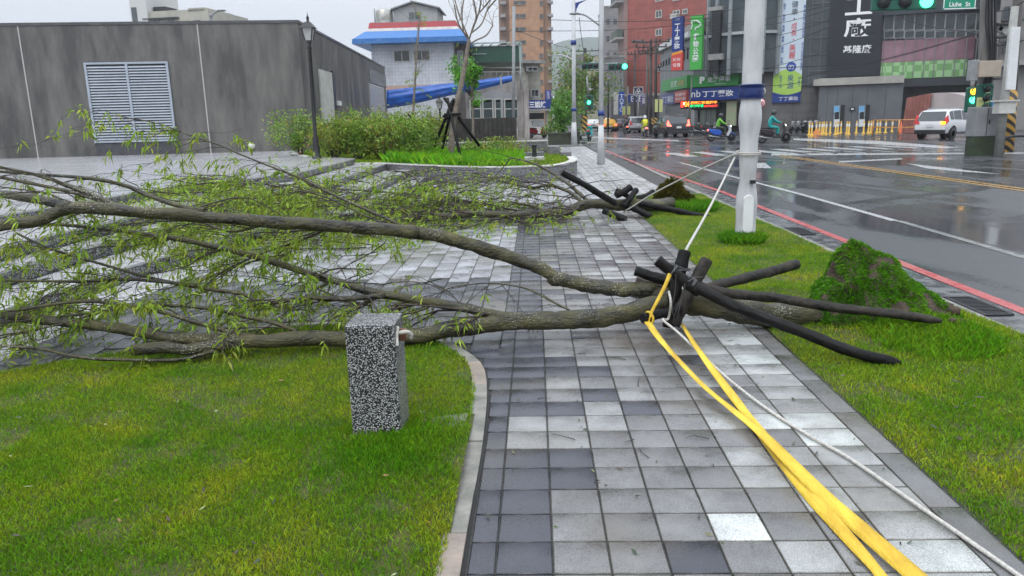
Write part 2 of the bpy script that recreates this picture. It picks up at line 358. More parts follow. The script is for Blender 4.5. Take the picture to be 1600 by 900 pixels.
for (px, py, lb) in ((1480, 479, 'iron drain grate in the gutter beside the big grassy root ball'), (1308, 407, 'iron drain grate half hidden behind the grassy root ball peak'), (1212, 362, 'iron drain grate in the gutter beside the white street pole')):
    g = G(px, py, -.11); grate(3.68, g[1], lb)
# --- tiled pavement: every paver a raised face with a chamfer, one mesh
m_tile = bpy.data.materials.new('concrete_paver'); m_tile.use_nodes = True
def tile_mat(m):
    t = m.node_tree; b = t.nodes['Principled BSDF']; N = t.nodes.new
    tc = N('ShaderNodeTexCoord'); a = N('ShaderNodeVertexColor'); a.layer_name = 'Col'
    n = N('ShaderNodeTexNoise'); n.inputs['Scale'].default_value = 190; n.inputs['Detail'].default_value = 2; t.links.new(tc.outputs['Object'], n.inputs[0])
    r = N('ShaderNodeMapRange'); r.inputs[1].default_value = .3; r.inputs[2].default_value = .7; r.inputs[3].default_value = .62; r.inputs[4].default_value = 1.42; t.links.new(n.outputs[0], r.inputs[0])
    n2 = N('ShaderNodeTexNoise'); n2.inputs['Scale'].default_value = 4.2; n2.inputs['Detail'].default_value = 10; n2.inputs['Roughness'].default_value = .72; t.links.new(tc.outputs['Object'], n2.inputs[0])
    r2 = N('ShaderNodeMapRange'); r2.inputs[1].default_value = .3; r2.inputs[2].default_value = .7; r2.inputs[3].default_value = .6; r2.inputs[4].default_value = 1.22; t.links.new(n2.outputs[0], r2.inputs[0])
    x = N('ShaderNodeMixRGB'); x.blend_type = 'MULTIPLY'; x.inputs[0].default_value = 1; t.links.new(a.outputs[0], x.inputs[1]); t.links.new(r.outputs[0], x.inputs[2])
    x2 = N('ShaderNodeMixRGB'); x2.blend_type = 'MULTIPLY'; x2.inputs[0].default_value = 1; t.links.new(x.outputs[0], x2.inputs[1]); t.links.new(r2.outputs[0], x2.inputs[2])
    n4 = N('ShaderNodeTexNoise'); n4.inputs['Scale'].default_value = 1.1; n4.inputs['Detail'].default_value = 5; t.links.new(tc.outputs['Object'], n4.inputs[0])
    r4 = N('ShaderNodeMapRange'); r4.inputs[1].default_value = .5; r4.inputs[2].default_value = .66; t.links.new(n4.outputs[0], r4.inputs[0])
    x3 = N('ShaderNodeMixRGB'); x3.inputs[2].default_value = (.10, .085, .06, 1); mm = N('ShaderNodeMath'); mm.operation = 'MULTIPLY'; mm.inputs[1].default_value = .5
    t.links.new(r4.outputs[0], mm.inputs[0]); t.links.new(mm.outputs[0], x3.inputs[0]); t.links.new(x2.outputs[0], x3.inputs[1]); t.links.new(x3.outputs[0], b.inputs['Base Color'])
    q = N('ShaderNodeMapRange'); q.inputs[1].default_value = .4; q.inputs[2].default_value = .62; q.inputs[3].default_value = .2; q.inputs[4].default_value = .45; t.links.new(n2.outputs[0], q.inputs[0]); t.links.new(q.outputs[0], b.inputs['Roughness'])
    u = N('ShaderNodeBump'); u.inputs['Strength'].default_value = .35; u.inputs['Distance'].default_value = .003; t.links.new(n.outputs[0], u.inputs['Height']); t.links.new(u.outputs[0], b.inputs['Normal'])
    b.inputs['Specular IOR Level'].default_value = .6
tile_mat(m_tile)
m_joint = mat('dark_joint', (.02, .02, .02), (.045, .042, .036), sc=30, rough=.6)
DK, MD, LT, WH = (.048, .051, .064), (.165, .163, .16), (.29, .295, .288), (.46, .48, .46)
SPEC = {}
def cell(px, py):
    g = G(px, py); return (int(np.searchsorted(xe, g[0]))-1, int((g[1]+1.135)//.2055))
TV, TF, TC = [], [], []
def paver(x0, x1, y0, y1, c, z=0.0):
    g = .0028; ch = .005; o = len(TV); tz = rng.uniform(-.0016, .0016)
    x0 += g; x1 -= g; y0 += g; y1 -= g; e = tz+rng.uniform(-.0008, .0008)
    TV.extend([(x0, y0, z-.01), (x1, y0, z-.01), (x1, y1, z-.01), (x0, y1, z-.01), (x0, y0, z-.003), (x1, y0, z-.003), (x1, y1, z-.003), (x0, y1, z-.003),
        (x0+ch, y0+ch, z+tz), (x1-ch, y0+ch, z+e), (x1-ch, y1-ch, z+e), (x0+ch, y1-ch, z+tz)])
    for i in range(4):
        j = (i+1) % 4; TF.append((o+i, o+j, o+4+j, o+4+i)); TF.append((o+4+i, o+4+j, o+8+j, o+8+i))
    TF.append((o+8, o+9, o+10, o+11)); k = rng.uniform(.86, 1.12)
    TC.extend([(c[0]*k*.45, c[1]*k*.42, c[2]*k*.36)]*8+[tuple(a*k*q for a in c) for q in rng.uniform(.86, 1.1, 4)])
P = .2055
xe = [-.265, -.165, .04]+[.04+P*i for i in range(1, 8)]   # ... up to 1.4785
xe = xe[:9]; xe.append(1.55)
KO = [(-.285, 1.4), (-.285, 2.6), (-.28, 3.45), (-.305, 4.2), (-.37, 4.67), (-.45, 4.9)]
for (px, py) in ((1085, 858), (892, 735), (885, 703), (1000, 633), (885, 630), (935, 610), (935, 578), (885, 578), (825, 650), (825, 600), (825, 625), (880, 560), (1060, 560)): SPEC[cell(px, py)] = DK
for (px, py) in ((1150, 818), (1210, 665), (1280, 690), (1280, 785)): SPEC[cell(px, py)] = WH
for (px, py) in ((825, 672), (825, 700), (882, 607), (882, 650), (885, 675), (945, 655), (945, 630), (1000, 610), (1230, 640), (1340, 760), (1400, 870)): SPEC[cell(px, py)] = (.25, .25, .245)
r = 0; y = -1.2
for r in range(215):
    y0 = -1.135+r*.2055; y1 = y0+.2055
    for c in range(len(xe)-1):
        xm = (xe[c]+xe[c+1])/2
        if y0 > 16 and False: continue
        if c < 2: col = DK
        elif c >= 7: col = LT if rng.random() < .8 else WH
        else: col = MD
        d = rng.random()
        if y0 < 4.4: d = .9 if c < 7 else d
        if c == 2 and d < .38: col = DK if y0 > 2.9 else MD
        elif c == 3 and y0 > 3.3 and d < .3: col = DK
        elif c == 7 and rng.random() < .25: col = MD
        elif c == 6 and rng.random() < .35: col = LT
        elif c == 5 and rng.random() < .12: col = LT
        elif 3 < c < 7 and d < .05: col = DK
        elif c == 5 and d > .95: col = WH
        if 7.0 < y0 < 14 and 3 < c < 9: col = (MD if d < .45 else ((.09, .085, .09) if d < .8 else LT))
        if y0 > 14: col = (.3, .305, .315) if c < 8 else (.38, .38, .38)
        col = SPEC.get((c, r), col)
        xa = xe[c]
        if c == 0 and y0 < 4.9: xa = min(float(np.interp(y0+.1, [q[1] for q in KO], [q[0] for q in KO]))+.02, xe[0])
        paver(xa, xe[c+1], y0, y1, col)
# border strip of longer stones along the verge
for k in range(80):
    y0 = -1.2+k*.5
    if y0 < 14.2: paver(1.55, 1.68, y0, y0+.5, (.13, .13, .13) if k % 3 else (.16, .155, .15))
# pavement widening beyond the verge
for r in range(75, 215):
    y0 = -1.135+r*.2055
    for c in range(6):
        x0 = 1.55+c*.2055
        if x0 > 2.75 or (y0 < 16.8 and x0 > 2.0) : pass
        paver(x0, x0+.2055, y0, y0+.2055, (.38, .38, .38) if c > 2 else (.31, .315, .32))
# plaza to the left (columns run across), behind the lawn
for i in range(18):
    for j in range(36):
        x1 = -.265-i*.2055; x0 = x1-.2055; y0 = 4.4+j*.411+(.2 if i % 2 else 0); y1 = y0+.411
        if y1 < 4.8: continue
        # keep clear of the lawn: inside test of rounded corner
        xm = (x0+x1)/2
        lim = 5.45 if xm > -.85 else (5.9 if xm > -2.3 else 5.85-(-2.3-xm)*.85)
        if xm > -.75: lim = 4.75+(-.265-xm)*1.5
        if y0 < lim-.5: continue
        dark = y0 < 7.0 and (xm > -4)
        d = rng.random()
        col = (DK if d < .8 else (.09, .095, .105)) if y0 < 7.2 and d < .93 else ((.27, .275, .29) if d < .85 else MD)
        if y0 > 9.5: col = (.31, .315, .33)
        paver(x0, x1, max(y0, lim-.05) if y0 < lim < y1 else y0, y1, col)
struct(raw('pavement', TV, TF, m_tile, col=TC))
struct(MB().add([(-3.98, -4, -.008), (3.3, -4, -.008), (3.3, 24, -.008), (2.85, 45, -.008), (-3.98, 45, -.008)], [(0, 1, 2, 3, 4)]).build('pavement_bed', m_joint))
struct(MB().bx(-60, 2.85, 45.01, 400, -.1, -.002).build('pavement', mat('far_pavement', (.2, .2, .2), (.28, .28, .28), sc=.5, rough=.25, rough2=.45)))
# --- terrace and steps of washed stone
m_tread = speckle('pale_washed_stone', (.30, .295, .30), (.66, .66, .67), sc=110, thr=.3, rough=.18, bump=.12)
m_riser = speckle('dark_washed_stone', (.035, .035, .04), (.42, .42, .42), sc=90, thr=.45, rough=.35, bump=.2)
m_plant = speckle('gray_washed_stone', (.07, .07, .075), (.38, .37, .37), sc=85, thr=.4, rough=.4, bump=.2)
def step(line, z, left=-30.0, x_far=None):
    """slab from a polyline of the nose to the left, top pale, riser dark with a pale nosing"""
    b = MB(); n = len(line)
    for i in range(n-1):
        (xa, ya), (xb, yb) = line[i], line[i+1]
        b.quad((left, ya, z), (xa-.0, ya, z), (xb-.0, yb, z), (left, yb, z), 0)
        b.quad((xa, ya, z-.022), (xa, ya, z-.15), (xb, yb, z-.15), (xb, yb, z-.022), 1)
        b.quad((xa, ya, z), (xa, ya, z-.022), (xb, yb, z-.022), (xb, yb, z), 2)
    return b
noses = [([(-4.42, -1), (-4.3, 7.5), (-3.8, 10.2), (-2.6, 12.8), (-2.85, 19.8)], .15),
         ([(-5.0, -1), (-4.92, 8), (-4.7, 10.5), (-3.3, 14), (-3.35, 20.6)], .30),
         ([(-5.5, -1), (-5.3, 8), (-5.1, 11), (-4.05, 14.6), (-4.1, 21.2)], .45),
         ([(-6.6, -1), (-6.3, 8.7), (-6.05, 13), (-4.85, 15.2), (-5.0, 21.2), (-7.9, 24.6), (-8.0, 40)], .60)]
m_nose = mat('nosing', (.42, .42, .42), (.3, .3, .3), sc=12, rough=.3)
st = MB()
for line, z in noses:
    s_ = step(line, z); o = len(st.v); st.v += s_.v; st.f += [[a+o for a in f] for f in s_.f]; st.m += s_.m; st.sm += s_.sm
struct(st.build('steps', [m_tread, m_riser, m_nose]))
# joints in the terrace paving
jt = MB()
for yy in (11, 13.2, 15.5, 18, 20.5, 23, 25.5):
    jt.bx(-30, -6.35 if yy < 15 else -5.2, yy, yy+.02, .600, .603)
struct(jt.build('terrace_joint', mat('terrace_joint', (.1, .1, .1), rough=.4)))
# dark strip laid along the foot of each riser
wet = MB()
for line, z in noses:
    for i in range(len(line)-1):
        (xa, ya), (xb, yb) = line[i], line[i+1]
        wet.quad((xa, ya, z-.146), (xa+.05, ya, z-.146), (xb+.05, yb, z-.146), (xb, yb, z-.146))
struct(wet.build('terrace_joint', mat('riser_foot_strip', (.03, .03, .032), rough=.2)))
# pale washed strip at the foot of the steps
struct(MB().add([(-4.44, -1, .0025), (-3.72, -1, .0025), (-3.72, 7.6, .0025), (-3.72, 9.5, .0025), (-4.0, 10.2, .0025), (-4.37, 8, .0025)], [tuple(range(6))]).build('pavement', m_tread))
# ============================================================= LAWNS
m_grass = mat('grass_blade', (.175, .35, .012), (.42, .50, .035), sc=1.5, rough=.45, attr=True, trans=.35, contrast=(.45, .80), spec=.3, det=8)
m_sod = mat('sod', (.035, .06, .008), (.085, .08, .02), sc=14, rough=.9, bump=.8, bsc=60)
BO = (-.81, 3.61)
def zl(x, y):   # front lawn relief
    return .012 + .05*np.exp(-((x+.62)**2/.25+(y-3.15)**2/.22)) + .012*np.exp(-((x-BO[0])**2+(y-BO[1])**2)/.12) + .03*np.exp(-((x+2.4)**2/1.5+(y-4.2)**2/1.2)) + .012*np.sin(x*2.3+1)*np.cos(y*1.9)
lawnL = [(-.352, -1.5), (-.352, 2.5), (-.345, 3.4), (-.37, 4.2), (-.46, 4.7), (-.63, 5.04), (-.9, 5.36), (-1.3, 5.6), (-1.7, 5.68), (-2.1, 5.6), (-2.5, 5.4), (-2.85, 5.1), (-3.25, 4.78), (-3.6, 4.5), (-3.95, 3.9), (-4.1, 3), (-4.1, -1.5)]
lawnR = [(1.685, -1.5), (3.3, -1.5), (3.3, 15.2), (2.3, 15.6), (1.9, 14.8), (1.685, 13.2)]
def inside(poly, x, y):
    r = np.zeros(x.shape, bool); n = len(poly)
    for i in range(n):
        x0, y0 = poly[i]; x1, y1 = poly[(i+1) % n]
        c = ((y0 > y) != (y1 > y)) & (x < (x1-x0)*(y-y0)/((y1-y0) or 1e-9)+x0); r ^= c
    return r
def zr(x, y):
    return -.008+np.clip((x-1.685)/.09, 0, 1)*(.03+.012*np.sin(x*3.1+y)*np.cos(y*1.3)) + .05*np.exp(-((x-2.56)**2+(y-9.26)**2)/.12)+.05*np.exp(-((x-2.05)**2+(y-6.45)**2)/.06)+.10*np.exp(-((x-2.5)**2+(y-5.2)**2)/.35)
def sod(poly, zf, name, res=.07):
    xs = [p[0] for p in poly]; ys = [p[1] for p in poly]; x0, x1, y0, y1 = min(xs), max(xs), min(ys), max(ys)
    nx, ny = int((x1-x0)/res)+1, int((y1-y0)/res)+1
    X, Y = np.meshgrid(np.linspace(x0, x1, nx), np.linspace(y0, y1, ny)); Z = zf(X, Y)-.006
    ins = inside(poly, X.ravel(), Y.ravel()); I = np.arange(nx*ny).reshape(ny, nx); V = np.stack([X.ravel(), Y.ravel(), Z.ravel()], 1)
    q = np.stack([I[:-1, :-1], I[:-1, 1:], I[1:, 1:], I[1:, :-1]], -1).reshape(-1, 4)
    cx, cy = V[q][:, :, 0].mean(1), V[q][:, :, 1].mean(1); q = q[inside(poly, cx, cy)]
    return struct(raw(name, V, q, m_sod, smooth=True))
sod(lawnL, zl, 'lawn'); sod(lawnR, zr, 'lawn', .09)
def blades(name, xy, zf, length, width, lean=.8, label=None, m=None, colf=None, parent=None):
    n = len(xy); x, y = xy[:, 0], xy[:, 1]; z = zf(x, y)-.004
    a = rng.uniform(0, 2*np.pi, n); Lh = length*rng.uniform(.5, 1.25, n)
    le = rng.uniform(.15, lean, n)*Lh; a2 = rng.uniform(0, 2*np.pi, n)
    wx, wy = np.cos(a)*width/2, np.sin(a)*width/2; lx, ly = np.cos(a2)*le, np.sin(a2)*le
    hz = np.sqrt(np.maximum(Lh**2-le**2, (Lh*.3)**2))
    V = np.stack([np.stack([x-wx, y-wy, z], 1), np.stack([x+wx, y+wy, z], 1),
                  np.stack([x+wx*.8+lx*.35, y+wy*.8+ly*.35, z+hz*.62], 1), np.stack([x+lx, y+ly, z+hz], 1)], 1).reshape(-1, 3)
    Fa = np.arange(4*n).reshape(n, 4)
    k = rng.uniform(.5, 1.3, n); w = rng.random(n) < .05
    C = np.stack([k*rng.uniform(.85, 1.25, n), k, k*rng.uniform(.6, 1.2, n)], 1)
    C[w] = np.array([2.0, 1.25, 1.6])*rng.uniform(.5, 1, (w.sum(), 1))
    if colf is not None: C *= colf(x, y)
    return raw(name, V, Fa, m or m_grass, col=np.repeat(C, 4, 0), parent=parent)
def scatter(poly, dens, x0, x1, y0, y1, dfn=None):
    n = int((x1-x0)*(y1-y0)*dens); x = rng.uniform(x0, x1, n); y = rng.uniform(y0, y1, n); k = inside(poly, x, y)
    if dfn is not None: k &= rng.random(n) < dfn(x, y)
    return np.stack([x[k], y[k]], 1)
def patchy(x, y):     # worn thin patches where soil shows
    v = np.array([mnoise.noise(Vector((a*2.6, b*2.6, 3))) + .5*mnoise.noise(Vector((a*7, b*7, 9))) for a, b in zip(x, y)])
    return np.clip(.95-np.maximum(v-.16, 0)*3.6, .38, 1)
def lush(x, y):
    g = np.exp(-((x+.6)**2/.10+(y-3.25)**2/.22))[:, None]
    v = np.array([mnoise.noise(Vector((a*1.9, b*1.9, 5)))+.6*mnoise.noise(Vector((a*6, b*6, 2))) for a, b in zip(x, y)])[:, None]   # dry yellow and darker green areas
    return (1-g*np.array([.4, .2, .05]))*(1+np.clip(v, 0, .6)*np.array([.5, .1, .2])+np.clip(v, -.6, 0)*np.array([.55, .25, .2]))
g1 = np.concatenate([scatter(lawnL, 26000, -2.6, -.345, 2.1, 3.6, patchy), scatter(lawnL, 17000, -4.1, -.36, 3.6, 5.7, patchy), scatter(lawnL, 6000, -4.1, -2.2, 2.4, 3.6)])
tag(blades('grass', g1, zl, .026, .0032, colf=lush), 'short yellow green mown grass of the front lawn around the speckled stone post', 'grass', kind='stuff')
g2 = scatter(lawnL, 16000, -1.25, -.38, 2.75, 4.0, lambda x, y: np.exp(-((x+.72)**2/.06+(y-3.35)**2/.08)))
g2 = g2[~((abs(g2[:, 0]-BO[0]) < .13) & (abs(g2[:, 1]-BO[1]) < .14))]
tag(blades('grass', g2, zl, .042, .0032, lean=.7, colf=lambda x, y: np.array([.6, .85, .6])), 'longer dark green grass tuft at the foot of the speckled stone post', 'grass', kind='stuff')
g3 = np.concatenate([scatter(lawnR, 16000, 1.69, 3.3, 2.2, 5.2, patchy), scatter(lawnR, 9000, 1.69, 3.3, 5.2, 9, patchy), scatter(lawnR, 4500, 1.69, 3.3, 9, 15.6)])
k = rng.random(len(g3)) < 1.0
tag(blades('grass', g3, zr, .028, .004, colf=lush), 'short green grass of the roadside verge', 'grass', kind='stuff')
def tuft(cx, cy, r, n, ln, label, colf=None, w=.004, zf=zr):
    a = rng.uniform(0, 2*np.pi, n); q = r*np.sqrt(rng.random(n)); xy = np.stack([cx+q*np.cos(a), cy+q*np.sin(a)], 1)
    return tag(blades('grass', xy, zf, ln, w, lean=.8, colf=colf), label, 'grass', kind='stuff')
tuft(2.50, 9.15, .26, 2600, .12, 'dark grass tuft round the foot of the white wrapped pole', lambda x, y: np.array([.5, .8, .6]), .006)
tuft(2.62, 4.9, .42, 3000, .07, 'rough longer grass in front of the big root ball', lambda x, y: np.array([.6, .85, .7]))
# --- kerb stones of the front lawn, cream and worn, set in a curve
m_lk = mat('lawn_kerb_stone', (.13, .13, .11), (.25, .24, .21), sc=7, rough=.45, rough2=.75, bump=.4, bsc=50)
m_lk2 = mat('lawn_kerb_stone_pink', (.3, .24, .2), (.2, .17, .14), sc=6, rough=.5, bump=.4, bsc=50)
ko = [(-.285, 1.4), (-.285, 2.6), (-.28, 3.45), (-.305, 4.2), (-.37, 4.67), (-.53, 5.02), (-.72, 5.27), (-1.15, 5.62), (-1.65, 5.78), (-2.1, 5.7), (-2.55, 5.47), (-2.9, 5.16), (-3.3, 4.84), (-3.66, 4.55), (-4.0, 3.95), (-4.12, 3)]
kc = crom([(a, b, 0) for a, b in ko], 8); kk = MB(); acc = 0; seg = [kc[0]]; stones = []
for i in range(1, len(kc)):
    acc += np.linalg.norm(kc[i]-kc[i-1]); seg.append(kc[i])
    if acc > (.42 if len(stones) % 3 else .3): stones.append(seg); seg = [kc[i]]; acc = 0
for si, sg in enumerate(stones):
    sg = [s+(0 if i else (sg[1]-sg[0])*.04) for i, s in enumerate(sg)]; zt = .012+rng.uniform(-.004, .006); P = []
    for i, p in enumerate(sg):
        t = sg[min(i+1, len(sg)-1)]-sg[max(i-1, 0)]; t /= np.linalg.norm(t); n_ = np.array([-t[1], t[0], 0])
        P.append((p, p+n_*.088))
    for (a, b), (c, d) in zip(P[:-1], P[1:]):
        kk.hexa([(a[0], a[1], -.05), (c[0], c[1], -.05), (d[0], d[1], -.05), (b[0], b[1], -.05), (a[0], a[1], zt), (c[0], c[1], zt), (d[0], d[1], zt), (b[0], b[1], zt)], 1 if si in (2, 7) else 0)
struct(kk.build('lawn_kerb', [m_lk, m_lk2]))
gap = MB()
for i in range(len(kc)-1):
    a, b = kc[i], kc[i+1]; t = (b-a)/np.linalg.norm(b-a); n_ = np.array([-t[1], t[0], 0])
    gap.quad(a-n_*.012+[0, 0, .001], b-n_*.012+[0, 0, .001], b+n_*.002+[0, 0, .001], a+n_*.002+[0, 0, .001])
struct(gap.build('lawn_kerb_joint', mat('kerb_gap', (.008, .008, .008), rough=.6)))
# fallen leaves and bits on the lawn
def litter(n, poly, x0, x1, y0, y1, zf, label, cols, s=.018, name='leaves'):
    xy = scatter(poly, n/((x1-x0)*(y1-y0))*1.3, x0, x1, y0, y1)[:n]; k = len(xy); a = rng.uniform(0, 6.28, k); l = s*rng.uniform(.5, 1.5, k); z = zf(xy[:, 0], xy[:, 1])+.02
    dx, dy = np.cos(a)*l, np.sin(a)*l; w = .28; x, y = xy[:, 0], xy[:, 1]; up = rng.uniform(0, .01, k)
    V = np.stack([np.stack([x-dx, y-dy, z], 1), np.stack([x+dy*w, y-dx*w, z+up], 1), np.stack([x+dx, y+dy, z+up], 1), np.stack([x-dy*w, y+dx*w, z], 1)], 1).reshape(-1, 3)
    C = np.repeat(np.array([cols[i] for i in rng.integers(0, len(cols), k)]), 4, 0)
    return tag(raw(name, V, np.arange(4*k).reshape(k, 4), mat('fallen_leaf', (1, 1, 1), attr=True, rough=.4), col=C), label, 'leaves', kind='stuff')
litter(150, lawnL, -3.6, -.4, 2.1, 5.5, zl, 'small dark and pale fallen leaves strewn on the front lawn', [(.03, .05, .015), (.03, .025, .012), (.02, .03, .01), (.28, .32, .16), (.22, .12, .04), (.05, .03, .015)])
litter(90, lawnR, 1.7, 3.25, 2.3, 9, zr, 'small dark fallen leaves strewn on the verge grass', [(.03, .045, .015), (.035, .025, .012), (.1, .07, .03)])
pv = [(-.25, 2.2), (1.6, 2.2), (1.6, 12), (-3.5, 12), (-3.5, 6), (-.3, 5.8)]
litter(420, pv, -3.5, 1.6, 2.3, 11, lambda x, y: x*0-.016, 'green and brown leaves fallen on the wet pavers', [(.06, .09, .02), (.04, .03, .015), (.12, .12, .05), (.03, .05, .02)], s=.014)
tw_ = MB()
for _ in range(60):
    x = rng.uniform(-2.8, 1.5); y = rng.uniform(3.2, 7.5); 
    if x < -.2 and y < 5.9: continue
    a = rng.uniform(0, 6.28); l = rng.uniform(.04, .16); d_ = np.array([math.cos(a), math.sin(a), 0])*l; p_ = np.array([x, y, .006]); tw_.tube([p_, p_+d_*.5+np.array([rng.normal()*.008, rng.normal()*.008, .004]), p_+d_], [.0025, .002, .001], 4, caps=False)
tag(tw_.build('twigs', mat('loose_twig', (.03, .022, .015), rough=.6)), 'small broken twigs scattered on the wet pavers round the fallen tree', 'twigs', kind='stuff')
# bare soil and a cracked flat stone where the post meets the kerb
b = MB(); 
ps = [(-.66, 3.5), (-.5, 3.42), (-.385, 3.5), (-.38, 3.78), (-.5, 3.74), (-.62, 3.7)]
b.prism(ps[::-1] if False else ps, .0, .03, 0)
struct(b.build('soil_patch', mat('mossy_stone', (.1, .12, .08), (.2, .2, .16), sc=14, rough=.5, bump=.5, bsc=60)))
# ============================================================= NEAR THINGS
# speckled stone post
m_post = speckle('post_washed_stone', (.018, .018, .02), (.52, .52, .52), sc=155, thr=.38, rough=.3, bump=.6)
t = thing('stone_post', 'square post of black and white washed stone standing in the front lawn', 'post', (-.808, 3.61, 0))
b = MB(); 
x0, x1, y0, y1 = -.93, -.686, 3.485, 3.735
b.hexa([(x0, y0, -.1), (x1, y0, -.1), (x1, y1, -.1), (x0, y1, -.1), (x0-.004, y0-.002, .6), (x1-.004, y0-.002, .6), (x1-.004, y1-.002, .6), (x0-.004, y1-.002, .6)])
b.build('shaft', m_post, t, bevel=.012)
m_rw = mat('dirty_white_rope', (.62, .6, .55), (.42, .4, .36), sc=60, rough=.8, bump=.5, bsc=160)
b = MB(); b.box((-.672, 3.6, .52), (.035, .03, .06)); bb = b.build('bracket', mat('rusty_bracket', (.22, .09, .04), (.12, .05, .03), sc=30, rough=.7), t, bevel=.004)
b = MB(); b.tube(crom([(-.69, 3.56, .57), (-.69, 3.52, .53), (-.685, 3.5, .49)], 4), .011, 6); b.tube(crom([(-.68, 3.54, .545), (-.645, 3.55, .548), (-.625, 3.57, .53), (-.63, 3.58, .505)], 4), .010, 6)
b.build('rope_loop', m_rw, t)
# white wrapped pole, roadside
m_wrap = mat('white_plastic_wrap', (.38, .385, .39), (.54, .55, .555), sc=4, rough=.35, rough2=.6, bump=.35, bsc=9, stretch=(1, 1, .45), contrast=(.3, .6))
m_dirt = mat('dirty_plastic_wrap', (.34, .34, .33), (.6, .6, .59), sc=9, rough=.5, bump=.5, bsc=14, contrast=(.35, .6))
px, py = 2.56, 9.26
t = thing('street_pole', 'thick white wrapped street pole with a dark blue band standing in the verge', 'pole', (px, py, 0))
zb = [D(1163, yy, py)[2] for yy in (155, 132, 260, 362, 303)]
pr = []
for i in range(90):
    z = -.02+i*.05
    r = .112 if z > 1.72 else .112+.014*math.sin(z*5.1)+.008*math.sin(z*13+1)
    pr.append((r, z))
MB().lathe(pr, (px, py, 0), 20).build('shaft', m_wrap, t)
pr = [(.135, zb[0]-.0), (.15, zb[0]+.02), (.143, zb[0]+.05), (.152, zb[0]+.08), (.14, zb[0]+.11), (.146, zb[0]+.15), (.155, zb[1]-.01), (.14, zb[1])]
MB().lathe(pr, (px, py, 0), 20).build('blue_band', mat('blue_tape', (.004, .012, .08), (.01, .03, .16), sc=5, rough=.3, bump=.3, bsc=20), t)
b = MB(); zc = (zb[3]+zb[4])/2; hh = (zb[4]-zb[3])/2
vs = []
for k in range(24):
    a = 2*math.pi*k/24; sx = .06*math.cos(a); sz = math.copysign(min(abs(math.sin(a))*.06+ (hh-.06), hh), math.sin(a)) if abs(math.sin(a)) > .01 else 0
    vs.append((px-.01+sx, zc+sz))
b.xprism(vs, py-.145, py-.1); b.build('hatch', m_white, t, bevel=.006)
z = D(1168, 283, py)[2]; MB().bx(px+.0, px+.06, py-.142, py-.1, z-.02, z+.02).build('tag', m_black, t)
b = MB(); 
for dz, dr in ((0, .0), (.02, .003)):
    zr_ = D(1165, 240, py)[2]+dz; b.tube([(px+(.135+dr)*math.cos(a), py+(.135+dr)*math.sin(a), zr_+.012*math.sin(a)) for a in np.linspace(0, 2*math.pi, 20)], .009, 6)
tag(b.build('rope', m_rw), 'turns of white rope wound round the white wrapped pole', 'rope')
# ---------------------------------------------------------- fallen trees
m_bark = mat('mossy_bark', (.010, .009, .006), (.105, .095, .036), sc=11, rough=.4, rough2=.75, bump=.8, bsc=60, stretch=(.4, 1, 1), contrast=(.36, .72), det=9)
_t = m_bark.node_tree; _b = _t.nodes['Principled BSDF']; _s = _b.inputs['Base Color'].links[0].from_socket   # pale lichen flecks
_v = _t.nodes.new('ShaderNodeTexVoronoi'); _v.inputs['Scale'].default_value = 75; _tc = _t.nodes.new('ShaderNodeTexCoord'); _t.links.new(_tc.outputs['Object'], _v.inputs['Vector'])
_n = _t.nodes.new('ShaderNodeTexNoise'); _n.inputs['Scale'].default_value = 4; _t.links.new(_tc.outputs['Object'], _n.inputs['Vector'])
_m = _t.nodes.new('ShaderNodeMath'); _m.operation = 'MULTIPLY_ADD'; _m.inputs[1].default_value = -.9; _t.links.new(_n.outputs[0], _m.inputs[0]); _t.links.new(_v.outputs['Distance'], _m.inputs[2])
_r = _t.nodes.new('ShaderNodeMapRange'); _r.inputs[1].default_value = -.33; _r.inputs[2].default_value = -.27; _r.inputs[3].default_value = .85; _r.inputs[4].default_value = 0; _t.links.new(_m.outputs[0], _r.inputs[0])
_x = _t.nodes.new('ShaderNodeMixRGB'); _x.inputs[2].default_value = (.34, .34, .26, 1); _t.links.new(_r.outputs[0], _x.inputs[0]); _t.links.new(_s, _x.inputs[1]); _t.links.new(_x.outputs[0], _b.inputs['Base Color'])
m_twig = mat('twig_bark', (.02, .013, .010), (.05, .034, .024), sc=20, rough=.6)
m_leaf = mat('willow_leaf', (.19, .33, .03), (.33, .44, .06), sc=3, rough=.4, attr=True, trans=.4, spec=.35)
def pts(L, z=None):   # (px,py,Y)
    return [D(*p) for p in L]
